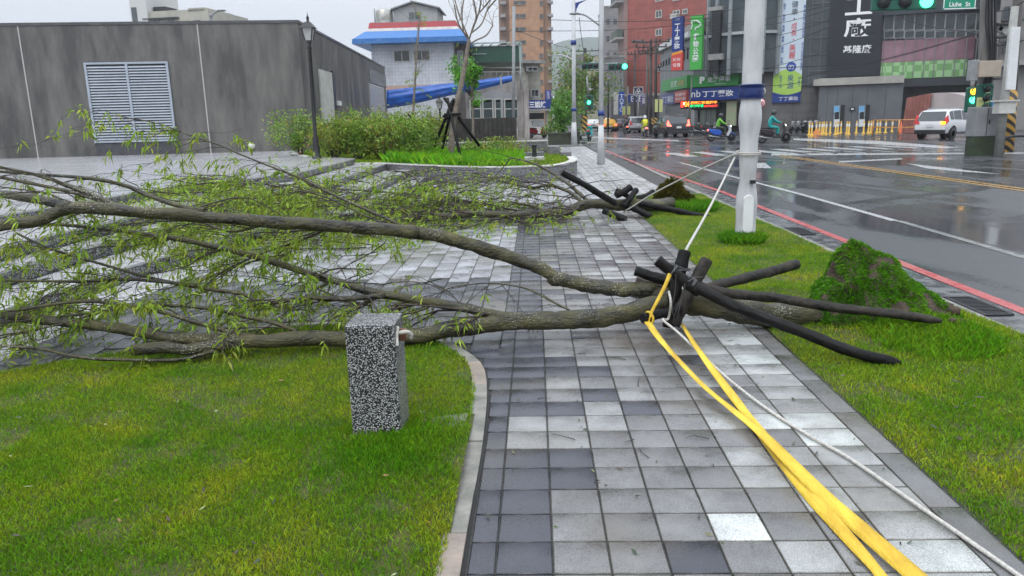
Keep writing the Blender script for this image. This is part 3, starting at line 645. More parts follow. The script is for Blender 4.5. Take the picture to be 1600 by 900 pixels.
class Crown:
    def __init__(s): s.V = []; s.F = []; s.C = []; s.T = MB()
    def leaf(s, p, d, L, w):
        d = d/ (np.linalg.norm(d)+1e-9); ref = rng.normal(size=3); q = np.cross(d, ref); q /= np.linalg.norm(q)+1e-9
        sag = np.array([0, 0, -.25*L]); o = len(s.V)
        s.V += [p, p+d*L*.45+q*w/2, p+d*L+sag, p+d*L*.45-q*w/2]; s.F.append((o, o+1, o+2, o+3))
        k = rng.uniform(.55, 1.35); yel = rng.random() < .14
        s.C += [((1.35 if yel else 1)*k, k*(1.05 if yel else 1), .8*k)]*4
    def cluster(s, p, d, n, L=.075):
        for i in range(n):
            dd = d*.5+rng.normal(size=3)*.55+np.array([0, 0, -.45]); s.leaf(p+rng.normal(size=3)*.012, dd, L*rng.uniform(.6, 1.25), L*rng.uniform(.16, .26))
    def twig(s, p, d, L, r, depth, lf=1.0, zmin=.02, leafL=.075, droop=.05):
        n = 6; P = [np.array(p, float)]; d = d/np.linalg.norm(d)
        for i in range(n):
            d = d+rng.normal(size=3)*.17+np.array([0, 0, -droop]); d[2] = min(d[2], .22)
            if P[-1][2] < zmin+.04 and d[2] < 0: d[2] = abs(d[2])*.3
            d /= np.linalg.norm(d); q = P[-1]+d*L/n; q[2] = max(q[2], zmin+.01); P.append(q)
        s.T.tube(P, [max(r*(1-.8*i/n), .0012) for i in range(n+1)], 4 if r > .006 else 3, 0, caps=False)
        for i in range(1, n+1):
            if depth > 0 and rng.random() < .62:
                side = rng.normal(size=3); side[2] *= .5; s.twig(P[i], d*.9+side*.7, L*rng.uniform(.35, .62), r*.5, depth-1, lf, zmin, leafL, droop)
            if lf and rng.random() < (.25 if depth else .5)*lf: s.cluster(P[i], d, rng.integers(3, 7), leafL)
    def build(s, parent):
        tw = s.T; n0 = len(tw.f)
        b = tw.build('crown', [m_twig, m_leaf], parent)
        lv = raw('leaves', s.V, s.F, m_leaf, parent=b, col=s.C) if s.V else None
        return b
def limb(mb, P, r0, r1, n=8, sub=6, wob=.35):
    Q = crom(P, sub); m = len(Q); rr = [r0+(r1-r0)*i/(m-1) for i in range(m)]
    mb.tube(Q, rr, n, 0, caps=True, wob=wob); return Q, rr
T1 = []   # (pixel path with depth), r0, r1, sides, twig density, leaf factor
T1.append(([(1350, 508, 5.45), (1290, 492, 5.42), (1200, 492, 5.45), (1120, 480, 5.5), (1070, 470, 5.55), (1035, 462, 5.6)], .095, .105, 14, 0, 0))
U = [(1060, 468, 5.55), (1020, 458, 5.6), (985, 452, 5.62), (930, 448, 5.65), (875, 436, 5.65), (845, 420, 5.65), (800, 402, 5.65), (760, 390, 5.6), (720, 378, 5.55), (680, 368, 5.5), (640, 362, 5.45), (560, 356, 5.35), (480, 350, 5.25), (400, 345, 5.15), (300, 337, 5.05), (200, 330, 4.95), (110, 325, 4.9), (60, 345, 4.85), (0, 352, 4.8), (-80, 372, 4.7)]
T1.append((U, .056, .042, 12, .0, .3))
T1.append(([(110, 323, 4.9), (60, 312, 4.95), (0, 303, 5.0), (-90, 290, 5.05)], .034, .03, 8, 0, .3))
Lw = [(1060, 475, 5.5), (1020, 478, 5.42), (985, 488, 5.35), (940, 495, 5.3), (870, 500, 5.25), (790, 503, 5.2), (720, 512, 5.12), (650, 524, 5.05), (560, 529, 4.95), (480, 529, 4.9), (420, 532, 4.85), (360, 536, 4.8), (300, 546, 4.75), (255, 543, 4.72), (206, 547, 4.7)]
T1.append((Lw, .075, .04, 12, .0, .1))
T1.append(([(400, 531, 4.85), (359, 530, 4.84), (310, 530, 4.85), (265, 527, 4.87), (219, 519, 4.9), (156, 509, 4.95), (94, 503, 5.0), (0, 493, 5.05), (-80, 487, 5.1)], .045, .036, 10, 0, .2))
T1.append(([(790, 497, 5.22), (720, 480, 5.25), (647, 468, 5.3), (580, 456, 5.35), (530, 441, 5.4), (487, 429, 5.42), (420, 407, 5.45), (380, 396, 5.45), (293, 376, 5.4), (240, 368, 5.4), (187, 360, 5.35), (107, 352, 5.3), (48, 350, 5.3)], .038, .012, 8, .5, .8))
T1.append(([(600, 462, 5.3), (560, 466, 5.25), (529, 467, 5.22), (470, 466, 5.2), (425, 473, 5.2), (407, 476, 5.2), (380, 460, 5.25), (320, 451, 5.3), (240, 435, 5.3), (160, 413, 5.3), (80, 389, 5.3), (27, 365, 5.3)], .026, .009, 8, .6, .9))
T1.append(([(310, 447, 5.3), (250, 440, 5.25), (187, 436, 5.25), (120, 440, 5.2), (0, 437, 5.2), (-60, 430, 5.2)], .017, .010, 6, .6, .8))
T1.append(([(375, 523, 4.86), (328, 510, 4.9), (250, 487, 4.95), (200, 477, 5), (125, 471, 5), (31, 484, 5), (0, 487, 5), (-60, 495, 5)], .020, .010, 6, .5, .6))
T1.append(([(465, 518, 4.9), (430, 505, 4.95), (390, 496, 5), (312, 480, 5.05), (200, 477, 5.05), (156, 487, 5.05), (78, 496, 5), (0, 505, 5), (-50, 506, 5)], .017, .008, 6, .5, .6))
T1.append(([(345, 546, 4.78), (331, 549, 4.75), (287, 561, 4.7), (234, 563, 4.62), (131, 559, 4.6), (62, 545, 4.6), (0, 540, 4.65), (-60, 533, 4.65)], .020, .008, 6, .15, .2))
T1.append(([(200, 477, 5.05), (150, 490, 5.0), (80, 510, 4.95), (0, 524, 4.9)], .010, .006, 5, .4, .5))
for L in ([(320, 328, 5.08), (293, 325, 5.1), (240, 309, 5.2), (200, 291, 5.25), (144, 279, 5.3), (67, 273, 5.35), (0, 268, 5.4), (-60, 262, 5.4)],
          [(200, 325, 5), (171, 317, 5.05), (133, 300, 5.1), (93, 285, 5.15), (64, 275, 5.2), (27, 267, 5.25), (0, 261, 5.3), (-60, 248, 5.3)]):
    T1.append((L, .022, .011, 6, .3, .25))
T1.append(([(170, 318, 5.05), (128, 304, 5.1), (80, 293, 5.15), (0, 277, 5.2), (-50, 270, 5.2)], .019, .012, 6, .3, .3))
T1.append(([(128, 322, 5.0), (101, 313, 5.1), (67, 301, 5.15), (0, 292, 5.2)], .010, .006, 5, .3, .3))
T1.append(([(645, 360, 5.45), (620, 349, 5.5), (567, 325, 5.6), (513, 301, 5.7), (473, 280, 5.8), (433, 264, 5.9), (380, 243, 6.0), (347, 228, 6.1), (303, 214, 6.15), (274, 202, 6.2), (231, 189, 6.25), (200, 185, 6.3)], .014, .0035, 6, .5, .55))
T1.append(([(660, 366, 5.45), (600, 350, 5.5), (540, 322, 5.6), (500, 305, 5.6), (450, 296, 5.7), (400, 287, 5.7), (330, 292, 5.7)], .009, .004, 5, .6, .8))
T1.append(([(890, 485, 5.3), (860, 470, 5.35), (822, 451, 5.45), (775, 443, 5.5), (740, 444, 5.5), (698, 452, 5.45), (667, 477, 5.3), (640, 495, 5.2)], .009, .004, 5, .35, .1))
T1.append(([(740, 505, 5.1), (715, 470, 5.3), (690, 450, 5.5), (640, 440, 5.7), (590, 445, 5.8)], .007, .003, 5, .4, .3))
T1.append(([(600, 460, 5.33), (560, 478, 5.2), (520, 498, 5.05), (500, 520, 4.95)], .009, .004, 5, .3, .1))
T1.append(([(487, 512, 4.92), (482, 490, 5.0), (480, 470, 5.1), (490, 440, 5.3)], .006, .004, 5, .2, .1))
T1.append(([(420, 348, 5.15), (360, 362, 5.2), (300, 345, 5.3), (200, 350, 5.3), (140, 360, 5.3)], .013, .006, 5, .5, .8))
T1.append(([(640, 365, 5.45), (560, 362, 5.6), (470, 360, 5.8), (400, 372, 5.9), (320, 365, 6.0), (250, 375, 6)], .013, .005, 5, .6, .9))
T1.append(([(520, 354, 5.3), (470, 375, 5.4), (400, 400, 5.5), (340, 430, 5.5), (300, 470, 5.4), (270, 480, 5.3)], .012, .005, 5, .6, .9))
t1 = thing('fallen_tree', 'large uprooted tree with forked mossy trunk lying behind the speckled stone post', 'tree', (2.45, 5.4, 0))
tk = MB(); cr1 = Crown()
def roots_of(T, tk, crn, dens, leafL=.075, zf=lambda p: .02, Lt=(.3, .8)):
    for (L, r0, r1, n, tw, lf) in T:
        Q, rr = limb(tk, pts(L), r0, r1, n)
        for i in range(1, len(Q)):
            if Q[i][0] < 1.1 and rng.random() < tw*dens:
                d = Q[i]-Q[i-1]; d = d/np.linalg.norm(d); sd = rng.normal(size=3); sd[2] *= .35
                crn.twig(Q[i], d+sd*.75, rng.uniform(*Lt), max(rr[i]*.35, .0035), 1, lf, zf(Q[i]), leafL)
roots_of([(a, b*(.86 if b < .03 else 1), c*.86, d, e, f) for a, b, c, d, e, f in T1], tk, cr1, .62, leafL=.068)
# knots and bark collars
for (p, r_) in (((1010, 452, 5.6), .07), ((975, 455, 5.6), .055), ((785, 497, 5.2), .055), ((460, 526, 4.88), .04), ((345, 541, 4.78), .045), ((100, 322, 4.9), .045), ((640, 362, 5.43), .06), ((870, 437, 5.63), .06)):
    c = D(*p); tk.ball(c, r_, 0, 10, .9, 1.3)
# loose leafy twigs filling the crown on the left and middle
def thicket(crn, boxes, lf, depth=1, leafL=.075):
    for (n, xa, xb, ya, yb, Ya, Yb) in boxes:
        for _ in range(n):
            yv = rng.uniform(Ya, Yb); px_ = rng.uniform(xa, xb); py_ = rng.uniform(ya, yb); p = D(px_, py_, yv)
            if p[2] < .03: p[2] = .05+rng.uniform(0, .2)
            crn.twig(p, np.array([-1, rng.normal()*.5, rng.normal()*.35]), rng.uniform(.35, .8), .005, depth, lf, .02, leafL)
thicket(cr1, [(14, 30, 200, 445, 490, 5.2, 6.0), (16, 300, 520, 365, 430, 5.8, 6.6), (10, 380, 560, 310, 350, 5.8, 6.6), (6, 430, 620, 330, 400, 5.8, 6.4), (5, 620, 780, 470, 510, 5.2, 5.6)], .8, leafL=.064)
thicket(cr1, [(26, 280, 620, 300, 400, 5.5, 6.5), (12, 400, 800, 420, 490, 5.2, 5.8), (8, 60, 260, 380, 470, 5.2, 6)], .08)
tk.build('trunk', m_bark, t1); cr1.build(t1)
# hanging sprig over the lawn and scattered sprigs on the ground
c = Crown()
for (px_, py_, yv) in ((225, 552, 4.6), (232, 560, 4.62), (210, 565, 4.6)):
    c.twig(D(px_, py_, yv), np.array([-.5, 0, -.9]), .22, .004, 0, 1.2, .0, .11, .02)
o = c.build(None); o.name = 'leafy_sprig'; tag(o, 'leafy sprig drooping onto the lawn under the sawn end of the lower limb', 'sprig')
for ch in [x for x in bpy.data.objects if x.parent == o]: ch.name = 'leaves'
# ---- root ball 1: an upturned turf cone
def rootball(parent, cx, cy, rx, ry, h, seed, tipx=0, tipy=0, m=m_soil, grassn=6000, gl=.06, colf=None, gcol=None, bw=.0025):
    n, mm = 48, 26; V = []; Fq = []
    for j in range(mm+1):
        s = j/mm
        for i in range(n):
            a = 2*math.pi*i/n; rad = (1-s)**.85
            x = cx+tipx*s+rx*rad*math.cos(a); y = cy+tipy*s+ry*rad*math.sin(a); z = h*s-.02
            q = mnoise.noise(Vector((x*5, y*5, z*5+seed)))*.13+mnoise.noise(Vector((x*14, y*14, z*14+seed)))*.05
            V.append((x+q*math.cos(a)*(1-s*.6), y+q*math.sin(a)*(1-s*.6), z+q*.3))
    for j in range(mm):
        for i in range(n): Fq.append((j*n+i, j*n+(i+1) % n, (j+1)*n+(i+1) % n, (j+1)*n+i))
    V = np.array(V); o = raw('root_ball', V, Fq, m, smooth=True, parent=parent)
    Fq = np.array(Fq); fi = rng.integers(0, len(Fq), grassn*4); w = rng.random((len(fi), 2))
    A, B_, C_, D_ = (V[Fq[fi, k]] for k in range(4))
    Pp = A*(1-w[:, :1])*(1-w[:, 1:])+B_*w[:, :1]*(1-w[:, 1:])+C_*w[:, :1]*w[:, 1:]+D_*(1-w[:, :1])*w[:, 1:]
    ar = np.linalg.norm(np.cross(B_-A, D_-A), axis=1); k = rng.random(len(fi)) < ar/ar.max()*1.2; Pp = Pp[k]
    Nn = np.cross(B_-A, D_-A)[k]; Nn /= np.linalg.norm(Nn, axis=1)[:, None]+1e-9
    pn = np.array([mnoise.noise(Vector((p[0]*8, p[1]*8, p[2]*8+seed))) for p in Pp])
    keep = (pn < .24) if gcol is None else np.ones(len(Pp), bool)
    Pp, Nn = Pp[keep], Nn[keep]; m_ = len(Pp)
    dd = Nn*.8+rng.normal(size=(m_, 3))*.45+np.array([0, 0, -.25]); dd /= np.linalg.norm(dd, axis=1)[:, None]
    ln = gl*rng.uniform(.4, 1.4, m_)[:, None]; sd = np.cross(dd, rng.normal(size=(m_, 3))); sd /= np.linalg.norm(sd, axis=1)[:, None]+1e-9; wd = bw
    sag = np.array([0, 0, -1])*ln*.35
    Vb = np.stack([Pp-sd*wd, Pp+sd*wd, Pp+dd*ln*.6+sd*wd*.8, Pp+dd*ln+sag], 1).reshape(-1, 3)
    kk_ = rng.uniform(.3, 1.05, m_); Cc = np.stack([kk_*.6, kk_*.95, kk_*.6], 1)
    if gcol is not None: Cc = np.stack([kk_*gcol[0], kk_*gcol[1], kk_*gcol[2]], 1)
    tag(raw('turf', Vb, np.arange(4*m_).reshape(m_, 4), m_grass, parent=o, col=np.repeat(Cc, 4, 0)), kind='stuff')
    return o
rb = rootball(t1, 2.58, 5.48, .60, .46, .66, 3, tipx=-.27, tipy=.06, grassn=34000, gl=.032, bw=.0016)
# torn clods and roots on the street side
b = MB()
for k in range(16):
    a = rng.uniform(-.9, .7); c_ = (2.55+.42*math.cos(a), 5.35+.4*math.sin(a), rng.uniform(.0, .16)); b.ball(c_, rng.uniform(.02, .06), 0, 7, .7, 1.2)
for k in range(60):
    a = rng.uniform(0, 6.28); a = rng.uniform(0, 6.28); zz_ = rng.uniform(.03, .4); q_ = .40*(1-zz_/.66); p = np.array([2.55-.2*zz_+q_*1.2*math.cos(a), 5.45+q_*math.sin(a), zz_])
    b.tube(crom([p, p+rng.normal(size=3)*.03, p+rng.normal(size=3)*.045], 3), .0022, 3, 1, caps=False)
tag(b.build('roots', [m_soil, mat('root_fibre', (.07, .05, .03), rough=.8)], t1), kind='stuff')
# small torn turf hump left of the root ball
hump = thing('turf_clod', 'small brown torn turf hump in the verge under the raised stake', 'turf clod', (2.05, 6.45, 0))
rootball(hump, 2.05, 6.45, .17, .13, .085, 8, grassn=1500, gl=.04, gcol=(.9, .8, .5))
# ---- support stakes of tree 1
m_stake = mat('black_stake', (.003, .003, .0034), (.010, .009, .008), sc=9, rough=.4, rough2=.65, spec=.18, bump=.5, bsc=22, stretch=(1, 1, 1))
m_stakew = mat('weathered_stake', (.006, .0055, .005), (.045, .038, .03), sc=12, spec=.25, rough=.5, rough2=.7, bump=.5, bsc=30)
m_end = mat('stake_end', (.006, .006, .006), rough=.4); m_cut = mat('broken_wood', (.3, .12, .05), (.2, .1, .05), sc=30, rough=.7)
def stake(P, r, label, m=m_stake, r1=None, grp='black stakes tied around the big fallen tree', endm=None, name='support_stake', tip=False):
    Q = crom([D(*p) for p in P], 7); k = len(Q); rr = [(r+((r1 or r)-r)*i/(k-1))*(1+.04*math.sin(i*1.7)) for i in range(k)]
    if tip: rr[-1] *= .35; rr[-2] *= .75
    b = MB(); b.tube(Q, rr, 12, 0, wob=.2)
    b.m[-1] = b.m[-2] = 1
    return tag(b.build(name, [m, endm or m_end], None, bevel=.004), label, 'stake', grp)
stake([(1027, 406, 5.22), (1050, 424, 5.2), (1072, 441, 5.18), (1094, 457, 5.16)], .039, 'short black cross stake wired over the top of the cluster')
stake([(1075, 442, 5.22), (1110, 460, 5.1), (1160, 484, 4.95), (1250, 518, 4.75), (1330, 549, 4.55), (1408, 568, 4.48)], .040, 'long black stake slanting down to the lawn, lowest of the long ones', r1=.036, endm=m_cut, tip=True)
stake([(1085, 446, 5.4), (1140, 458, 5.35), (1220, 467, 5.28), (1300, 480, 5.15), (1400, 491, 5.0), (1472, 502, 4.92)], .038, 'long dark stake passing in front of the grassy root ball', m=m_stakew, r1=.03, tip=True)
stake([(1070, 462, 5.7), (1115, 447, 5.85), (1180, 431, 6.1), (1245, 413, 6.4)], .038, 'gray weathered stake pointing up and right over the verge', m=m_stakew, r1=.044)
stake([(1070, 392, 5.5), (1062, 425, 5.45), (1052, 465, 5.42), (1044, 512, 5.38)], .046, 'upright black stake standing behind the cross stake, white rope on top')
stake([(1104, 406, 5.48), (1088, 436, 5.42), (1068, 475, 5.36), (1052, 508, 5.32)], .048, 'leaning dark stake just right of the upright black one', m=m_stakew)
stake([(992, 423, 5.62), (1020, 432, 5.6), (1062, 445, 5.56)], .040, 'black stake end sticking out to the left above the trunk fork')
stake([(993, 439, 5.7), (1020, 446, 5.68), (1055, 455, 5.66)], .036, 'short brown stake end just under the left black one', m=mat('brown_stake', (.06, .04, .03), (.12, .085, .06), sc=14, rough=.6, bump=.4, bsc=30))
stake([(1005, 498, 5.12), (1025, 492, 5.2), (1062, 484, 5.32)], .037, 'low black stake end with a yellow strap looped round it')
b = MB()
for (cx_, cy_, Yc, n_, rr_) in ((1048, 422, 5.2, 4, .05), (1078, 444, 5.19, 4, .05), (1064, 420, 5.45, 3, .055)):
    c_ = D(cx_, cy_, Yc)
    for k in range(n_):
        ax = np.array([.75, .1, -.6]) if n_ == 4 else np.array([-.1, 0, 1.]); ax /= np.linalg.norm(ax); e1 = np.cross(ax, [0, 1, 0]); e1 /= np.linalg.norm(e1); e2 = np.cross(ax, e1)
        cc = c_+ax*(k-1.5)*.009
        b.tube([cc+e1*rr_*math.cos(a)+e2*rr_*math.sin(a)+ax*.012*math.sin(a+k) for a in np.linspace(0, 2*math.pi, 16)], .0032, 5, caps=False)
for L in ([(1056, 428, 5.15), (1055, 455, 5.18), (1050, 480, 5.2), (1054, 500, 5.25)], [(1072, 445, 5.13), (1065, 465, 5.2), (1055, 490, 5.22), (1052, 505, 5.25)], [(1070, 443, 5.14), (1064, 470, 5.16), (1058, 497, 5.2)],
          [(1075, 440, 5.13), (1086, 434, 5.2), (1098, 432, 5.4), (1098, 428, 5.5)], [(1052, 412, 5.15), (1070, 420, 5.35), (1084, 424, 5.4)], [(1044, 410, 5.17), (1060, 418, 5.2), (1080, 421, 5.4)]):
    b.tube(crom([D(*p) for p in L], 6), .0034, 5, caps=False)
tag(b.build('binding_wire', mat('gray_wire', (.12, .12, .125), rough=.4, metal=.5)), 'gray wire wound round the stakes of the big fallen tree', 'wire')
# yellow webbing straps
m_strap = mat('yellow_webbing', (.50, .31, .02), (.80, .56, .05), sc=10, rough=.65, bump=.4, bsc=120, stretch=(1, .3, 1))
def ribbon(P, w, th=.003, m=m_strap, name='webbing_strap', fold=0, tw=None):
    Q = crom(P, 10); n = len(Q); b = MB(); vs = []
    for i, p in enumerate(Q):
        t_ = Q[min(i+1, n-1)]-Q[max(i-1, 0)]; t_ /= np.linalg.norm(t_); s_ = np.cross(t_, [0, 0, 1]); s_ /= np.linalg.norm(s_); a = (tw(i/(n-1)) if tw else 0)
        up = np.cross(s_, t_); s2 = s_*math.cos(a)+up*math.sin(a); u2 = np.cross(s2, t_); wi = w(i/(n-1)) if callable(w) else w
        for k, f in enumerate((-1, -.33, .33, 1)): vs.append(p+s2*wi/2*f+u2*(th if k in (1, 2) else 0)*(.6+fold))
        for k, f in enumerate((1, .33, -.33, -1)): vs.append(p+s2*wi/2*f+u2*((th if k in (1, 2) else 0)*(.6+fold)-th))
    fs = [(i*8+k, i*8+(k+1) % 8, (i+1)*8+(k+1) % 8, (i+1)*8+k) for i in range(n-1) for k in range(8)]
    b.add(vs, fs, 0, True); return b
def gz(px_, py_, z): return G(px_, py_, z)
A_ = [D(1012, 503, 5.1), gz(1030, 528, .17), gz(1060, 562, .10), gz(1100, 603, .06), gz(1145, 640, .045), gz(1185, 672, .045), gz(1235, 722, .04), gz(1290, 777, .035), gz(1350, 830, .035), gz(1425, 895, .035), gz(1475, 940, .035)]
B2 = [D(1066, 506, 5.38), gz(1085, 537, .12), gz(1110, 572, .07), gz(1140, 612, .045), gz(1165, 645, .03), gz(1200, 690, .018), gz(1255, 760, .02), gz(1310, 823, .02), gz(1365, 885, .02), gz(1400, 930, .02)]
tag(ribbon(A_, lambda s: .050+.018*s, th=.0022, fold=.8, tw=lambda s: .35*math.sin(s*6)).build('webbing_strap', m_strap), 'wide yellow strap running from the low stake end down the pavement to the lower edge', 'strap', 'yellow webbing straps')
tag(ribbon(B2, lambda s: .040+.018*abs(math.sin(s*7)), th=.0022, fold=.8, tw=lambda s: .5*math.cos(s*5)).build('webbing_strap', m_strap), 'second yellow strap starting under the upright stakes and crossing beneath the wide one', 'strap', 'yellow webbing straps')
C2 = [D(1047, 428, 5.13), D(1040, 445, 5.1), D(1030, 465, 5.07), D(1018, 488, 5.04), D(1014, 502, 5.05)]
b = ribbon(C2, lambda s: .03-.012*s, fold=1, tw=lambda s: 1.1); c_ = D(1014, 497, 5.13); ax = D(1062, 484, 5.32)-D(1005, 498, 5.12); ax /= np.linalg.norm(ax); e1 = np.cross(ax, [0, 0, 1]); e1 /= np.linalg.norm(e1); e2 = np.cross(ax, e1)
b.tube([c_+e1*.043*math.cos(a)+e2*.043*math.sin(a) for a in np.linspace(0, 2*math.pi, 20)], .009, 6, caps=False)
tag(b.build('webbing_strap', m_strap), 'short yellow strap stretched from the cross stake to the low stake end', 'strap', 'yellow webbing straps')
# white ropes
def rope(P, r_, label, name='rope'):
    return tag(MB().tube(crom(P, 8), r_, 8, caps=True).build(name, m_rw), label, 'rope', 'white ropes holding the fallen trees')
rope([D(1045, 455, 5.12), D(1048, 475, 5.08), D(1044, 498, 5.15), gz(1036, 500, .2), gz(1060, 520, .14), gz(1100, 558, .07), gz(1145, 598, .03), gz(1200, 640, .012), gz(1260, 678, .012), gz(1330, 718, .012), gz(1420, 780, .012), gz(1510, 842, .012), gz(1600, 905, .012), gz(1650, 940, .012)], .0085, 'long white rope lying along the pavers right of the yellow straps')
rope([D(1071, 392, 5.5), D(1110, 322, 7.2), D(1148, 246, 9.15)], .011, 'taut white rope from the upright stake up to the wrapped pole')
rope([D(975, 331, 11.9), D(1020, 303, 11.2), D(1070, 277, 10.4), D(1110, 258, 9.8), D(1150, 240, 9.15)], .011, 'white rope from the farther stake cluster up to the wrapped pole')
# ---------------------------------------------------------- fallen tree 2
T2 = [([(1050, 318, 12.4), (1010, 320, 12.2), (965, 320, 12.1), (930, 318, 12.05), (905, 322, 12), (885, 331, 11.9), (850, 334, 11.8), (800, 336, 11.6), (740, 335, 11.4), (690, 338, 11.2), (640, 343, 11), (560, 350, 10.8), (480, 352, 10.5)], .10, .028, 10, .35, .5),
      ([(850, 332, 11.85), (840, 325, 11.9), (825, 320, 12), (805, 318, 12)], .03, .015, 6, .3, .2),
      ([(910, 316, 12), (890, 300, 12.3), (860, 290, 12.6), (830, 293, 12.8), (800, 286, 13), (770, 279, 13.2), (740, 270, 13.4)], .035, .010, 6, .6, .25),
      ([(918, 314, 12.1), (895, 293, 12.5), (870, 275, 13), (840, 258, 13.4), (815, 250, 13.7), (798, 247, 13.9)], .035, .010, 6, .5, .2),
      ([(798, 247, 13.9), (780, 268, 13.9), (755, 290, 13.7), (720, 305, 13.4)], .012, .006, 5, .5, .3),
      ([(740, 335, 11.5), (705, 318, 12), (670, 300, 12.4), (640, 272, 12.9), (600, 266, 13.2)], .04, .009, 6, .8, .5),
      ([(800, 334, 11.7), (760, 320, 12), (720, 314, 12.2), (660, 305, 12.4), (600, 300, 12.5), (520, 296, 12.5), (430, 300, 12.4)], .03, .008, 6, .9, .7),
      ([(700, 338, 11.3), (640, 330, 11.5), (560, 322, 11.5), (480, 318, 11.4), (400, 320, 11.3), (330, 330, 11.2)], .035, .010, 6, 1, .9),
      ([(690, 340, 11.2), (620, 356, 10.6), (560, 372, 10.2), (500, 390, 9.8), (430, 400, 9.5)], .03, .009, 6, .9, .8),
      ([(780, 340, 11.5), (730, 355, 10.8), (680, 368, 10.3), (640, 380, 10.0)], .02, .007, 5, .8, .6),
      ([(900, 335, 11.8), (868, 345, 11.4), (850, 352, 11.2), (825, 370, 10.8)], .014, .004, 5, .5, .3)]
t2 = thing('fallen_tree', 'farther uprooted tree lying across the pavement with its leafy crown on the steps', 'tree', (2.3, 12.6, 0))
tk = MB(); c2_ = Crown(); roots_of(T2, tk, c2_, 1.0, leafL=.10, Lt=(.6, 1.6))
for (n, xa, xb, ya, yb, Ya, Yb) in ((90, 330, 580, 290, 400, 9.5, 12.5), (60, 480, 740, 275, 360, 10.5, 13), (14, 300, 440, 340, 420, 8.8, 10), (26, 640, 880, 265, 350, 11.5, 13.5), (50, 640, 870, 262, 345, 11.5, 13.5)):
    for _ in range(n):
        p = D(rng.uniform(xa, xb), rng.uniform(ya, yb), rng.uniform(Ya, Yb)); zm = .02 if p[0] > -2.8 else (.3 if p[0] > -4.5 else .5)
        if p[2] < zm+.05: p[2] = zm+rng.uniform(.05, .3)
        c2_.twig(p, np.array([-1, rng.normal()*.6, rng.normal()*.3+.1]), rng.uniform(.6, 1.3), .007, 1, .75 if xa < 640 else .35, zm, .10)
tk.build('trunk', m_bark, t2); c2_.build(t2)
rb2 = rootball(t2, 2.38, 13.2, .34, .3, .48, 21, grassn=3500, gl=.12, gcol=(.35, .22, .3))
tuft(2.6, 12.6, .4, 2500, .16, 'dark grass growing round the farther root ball', lambda x, y: np.array([.45, .75, .6]), .008)
gr = 'black stakes tied around the farther fallen tree'
for P, r_, lb in (([(877, 269, 11.6), (915, 290, 11.7), (962, 318, 11.8)], .05, 'long black stake pointing up and left from the farther cluster'),
                  ([(998, 317, 12), (1050, 328, 11.9), (1110, 341, 11.8)], .048, 'long black stake lying right across the verge'),
                  ([(978, 320, 12), (1000, 330, 11.8), (1017, 339, 11.7)], .048, 'short black stake slanting right under the long one'),
                  ([(986, 292, 12), (974, 300, 11.95), (962, 305, 11.9)], .055, 'black stub with a round top at the peak of the farther cluster'),
                  ([(994, 297, 12.2), (984, 310, 12), (974, 322, 11.9)], .05, 'leaning black stub right of the peak of the farther cluster'),
                  ([(943, 329, 11.7), (960, 336, 11.6), (978, 343, 11.5)], .055, 'low black stub nearest the pavement in the farther cluster'),
                  ([(962, 297, 12.1), (975, 303, 12.1), (985, 310, 12.1)], .04, 'small black stub end on the left of the farther cluster'),
                  ([(996, 310, 12.4), (1010, 306, 12.5), (1021, 299, 12.6)], .045, 'short black stake pointing right to the farther root ball')):
    stake(P, r_, lb, grp=gr)
# ============================================================= BACKGROUND: left side
class Face:
    """upright plane through P0 and P1 (xy); outward side is on the right hand of P1-P0 turned towards the viewer"""
    def __init__(s, P0, P1):
        s.P0 = np.array(P0[:2], float); d = np.array(P1[:2], float)-s.P0; s.L = np.linalg.norm(d); s.d = d/s.L; s.n = np.array([s.d[1], -s.d[0]]); s.rz = math.atan2(s.d[1], s.d[0])
    def sz(s, px, py):
        r_ = ray(px, py); t_ = (s.P0-CC[:2])@s.n/(r_[:2]@s.n); p = CC+r_*t_; return (p[:2]-s.P0)@s.d, p[2]
    def pt(s, a, z, o=0): q = s.P0+s.d*a+s.n*o; return (q[0], q[1], z)
    def lim(s, x0, y0, x1, y1):
        xc, yc = (x0+x1)/2, (y0+y1)/2; return s.sz(x0, yc)[0], s.sz(x1, yc)[0], s.sz(xc, y1)[1], s.sz(xc, y0)[1]
    def blk(s, mb, a0, a1, z0, z1, o0, o1, m=0):
        return mb.hexa([s.pt(a0, z0, o1), s.pt(a1, z0, o1), s.pt(a1, z0, o0), s.pt(a0, z0, o0), s.pt(a0, z1, o1), s.pt(a1, z1, o1), s.pt(a1, z1, o0), s.pt(a0, z1, o0)], m)
    def rect(s, mb, x0, y0, x1, y1, o0, o1, m=0): return s.blk(mb, *s.lim(x0, y0, x1, y1), o0, o1, m)
    def text(s, tx, x0, y0, x1, y1, off, m, parent, vertical=False, **k):
        a0, a1, z0, z1 = s.lim(x0, y0, x1, y1)
        return lettering(tx, s.P0[0]+a0, s.P0[0]+a1, z0, z1, s.P0[1]-off, m, parent, rz=s.rz, origin=s.P0, vertical=vertical, **k)
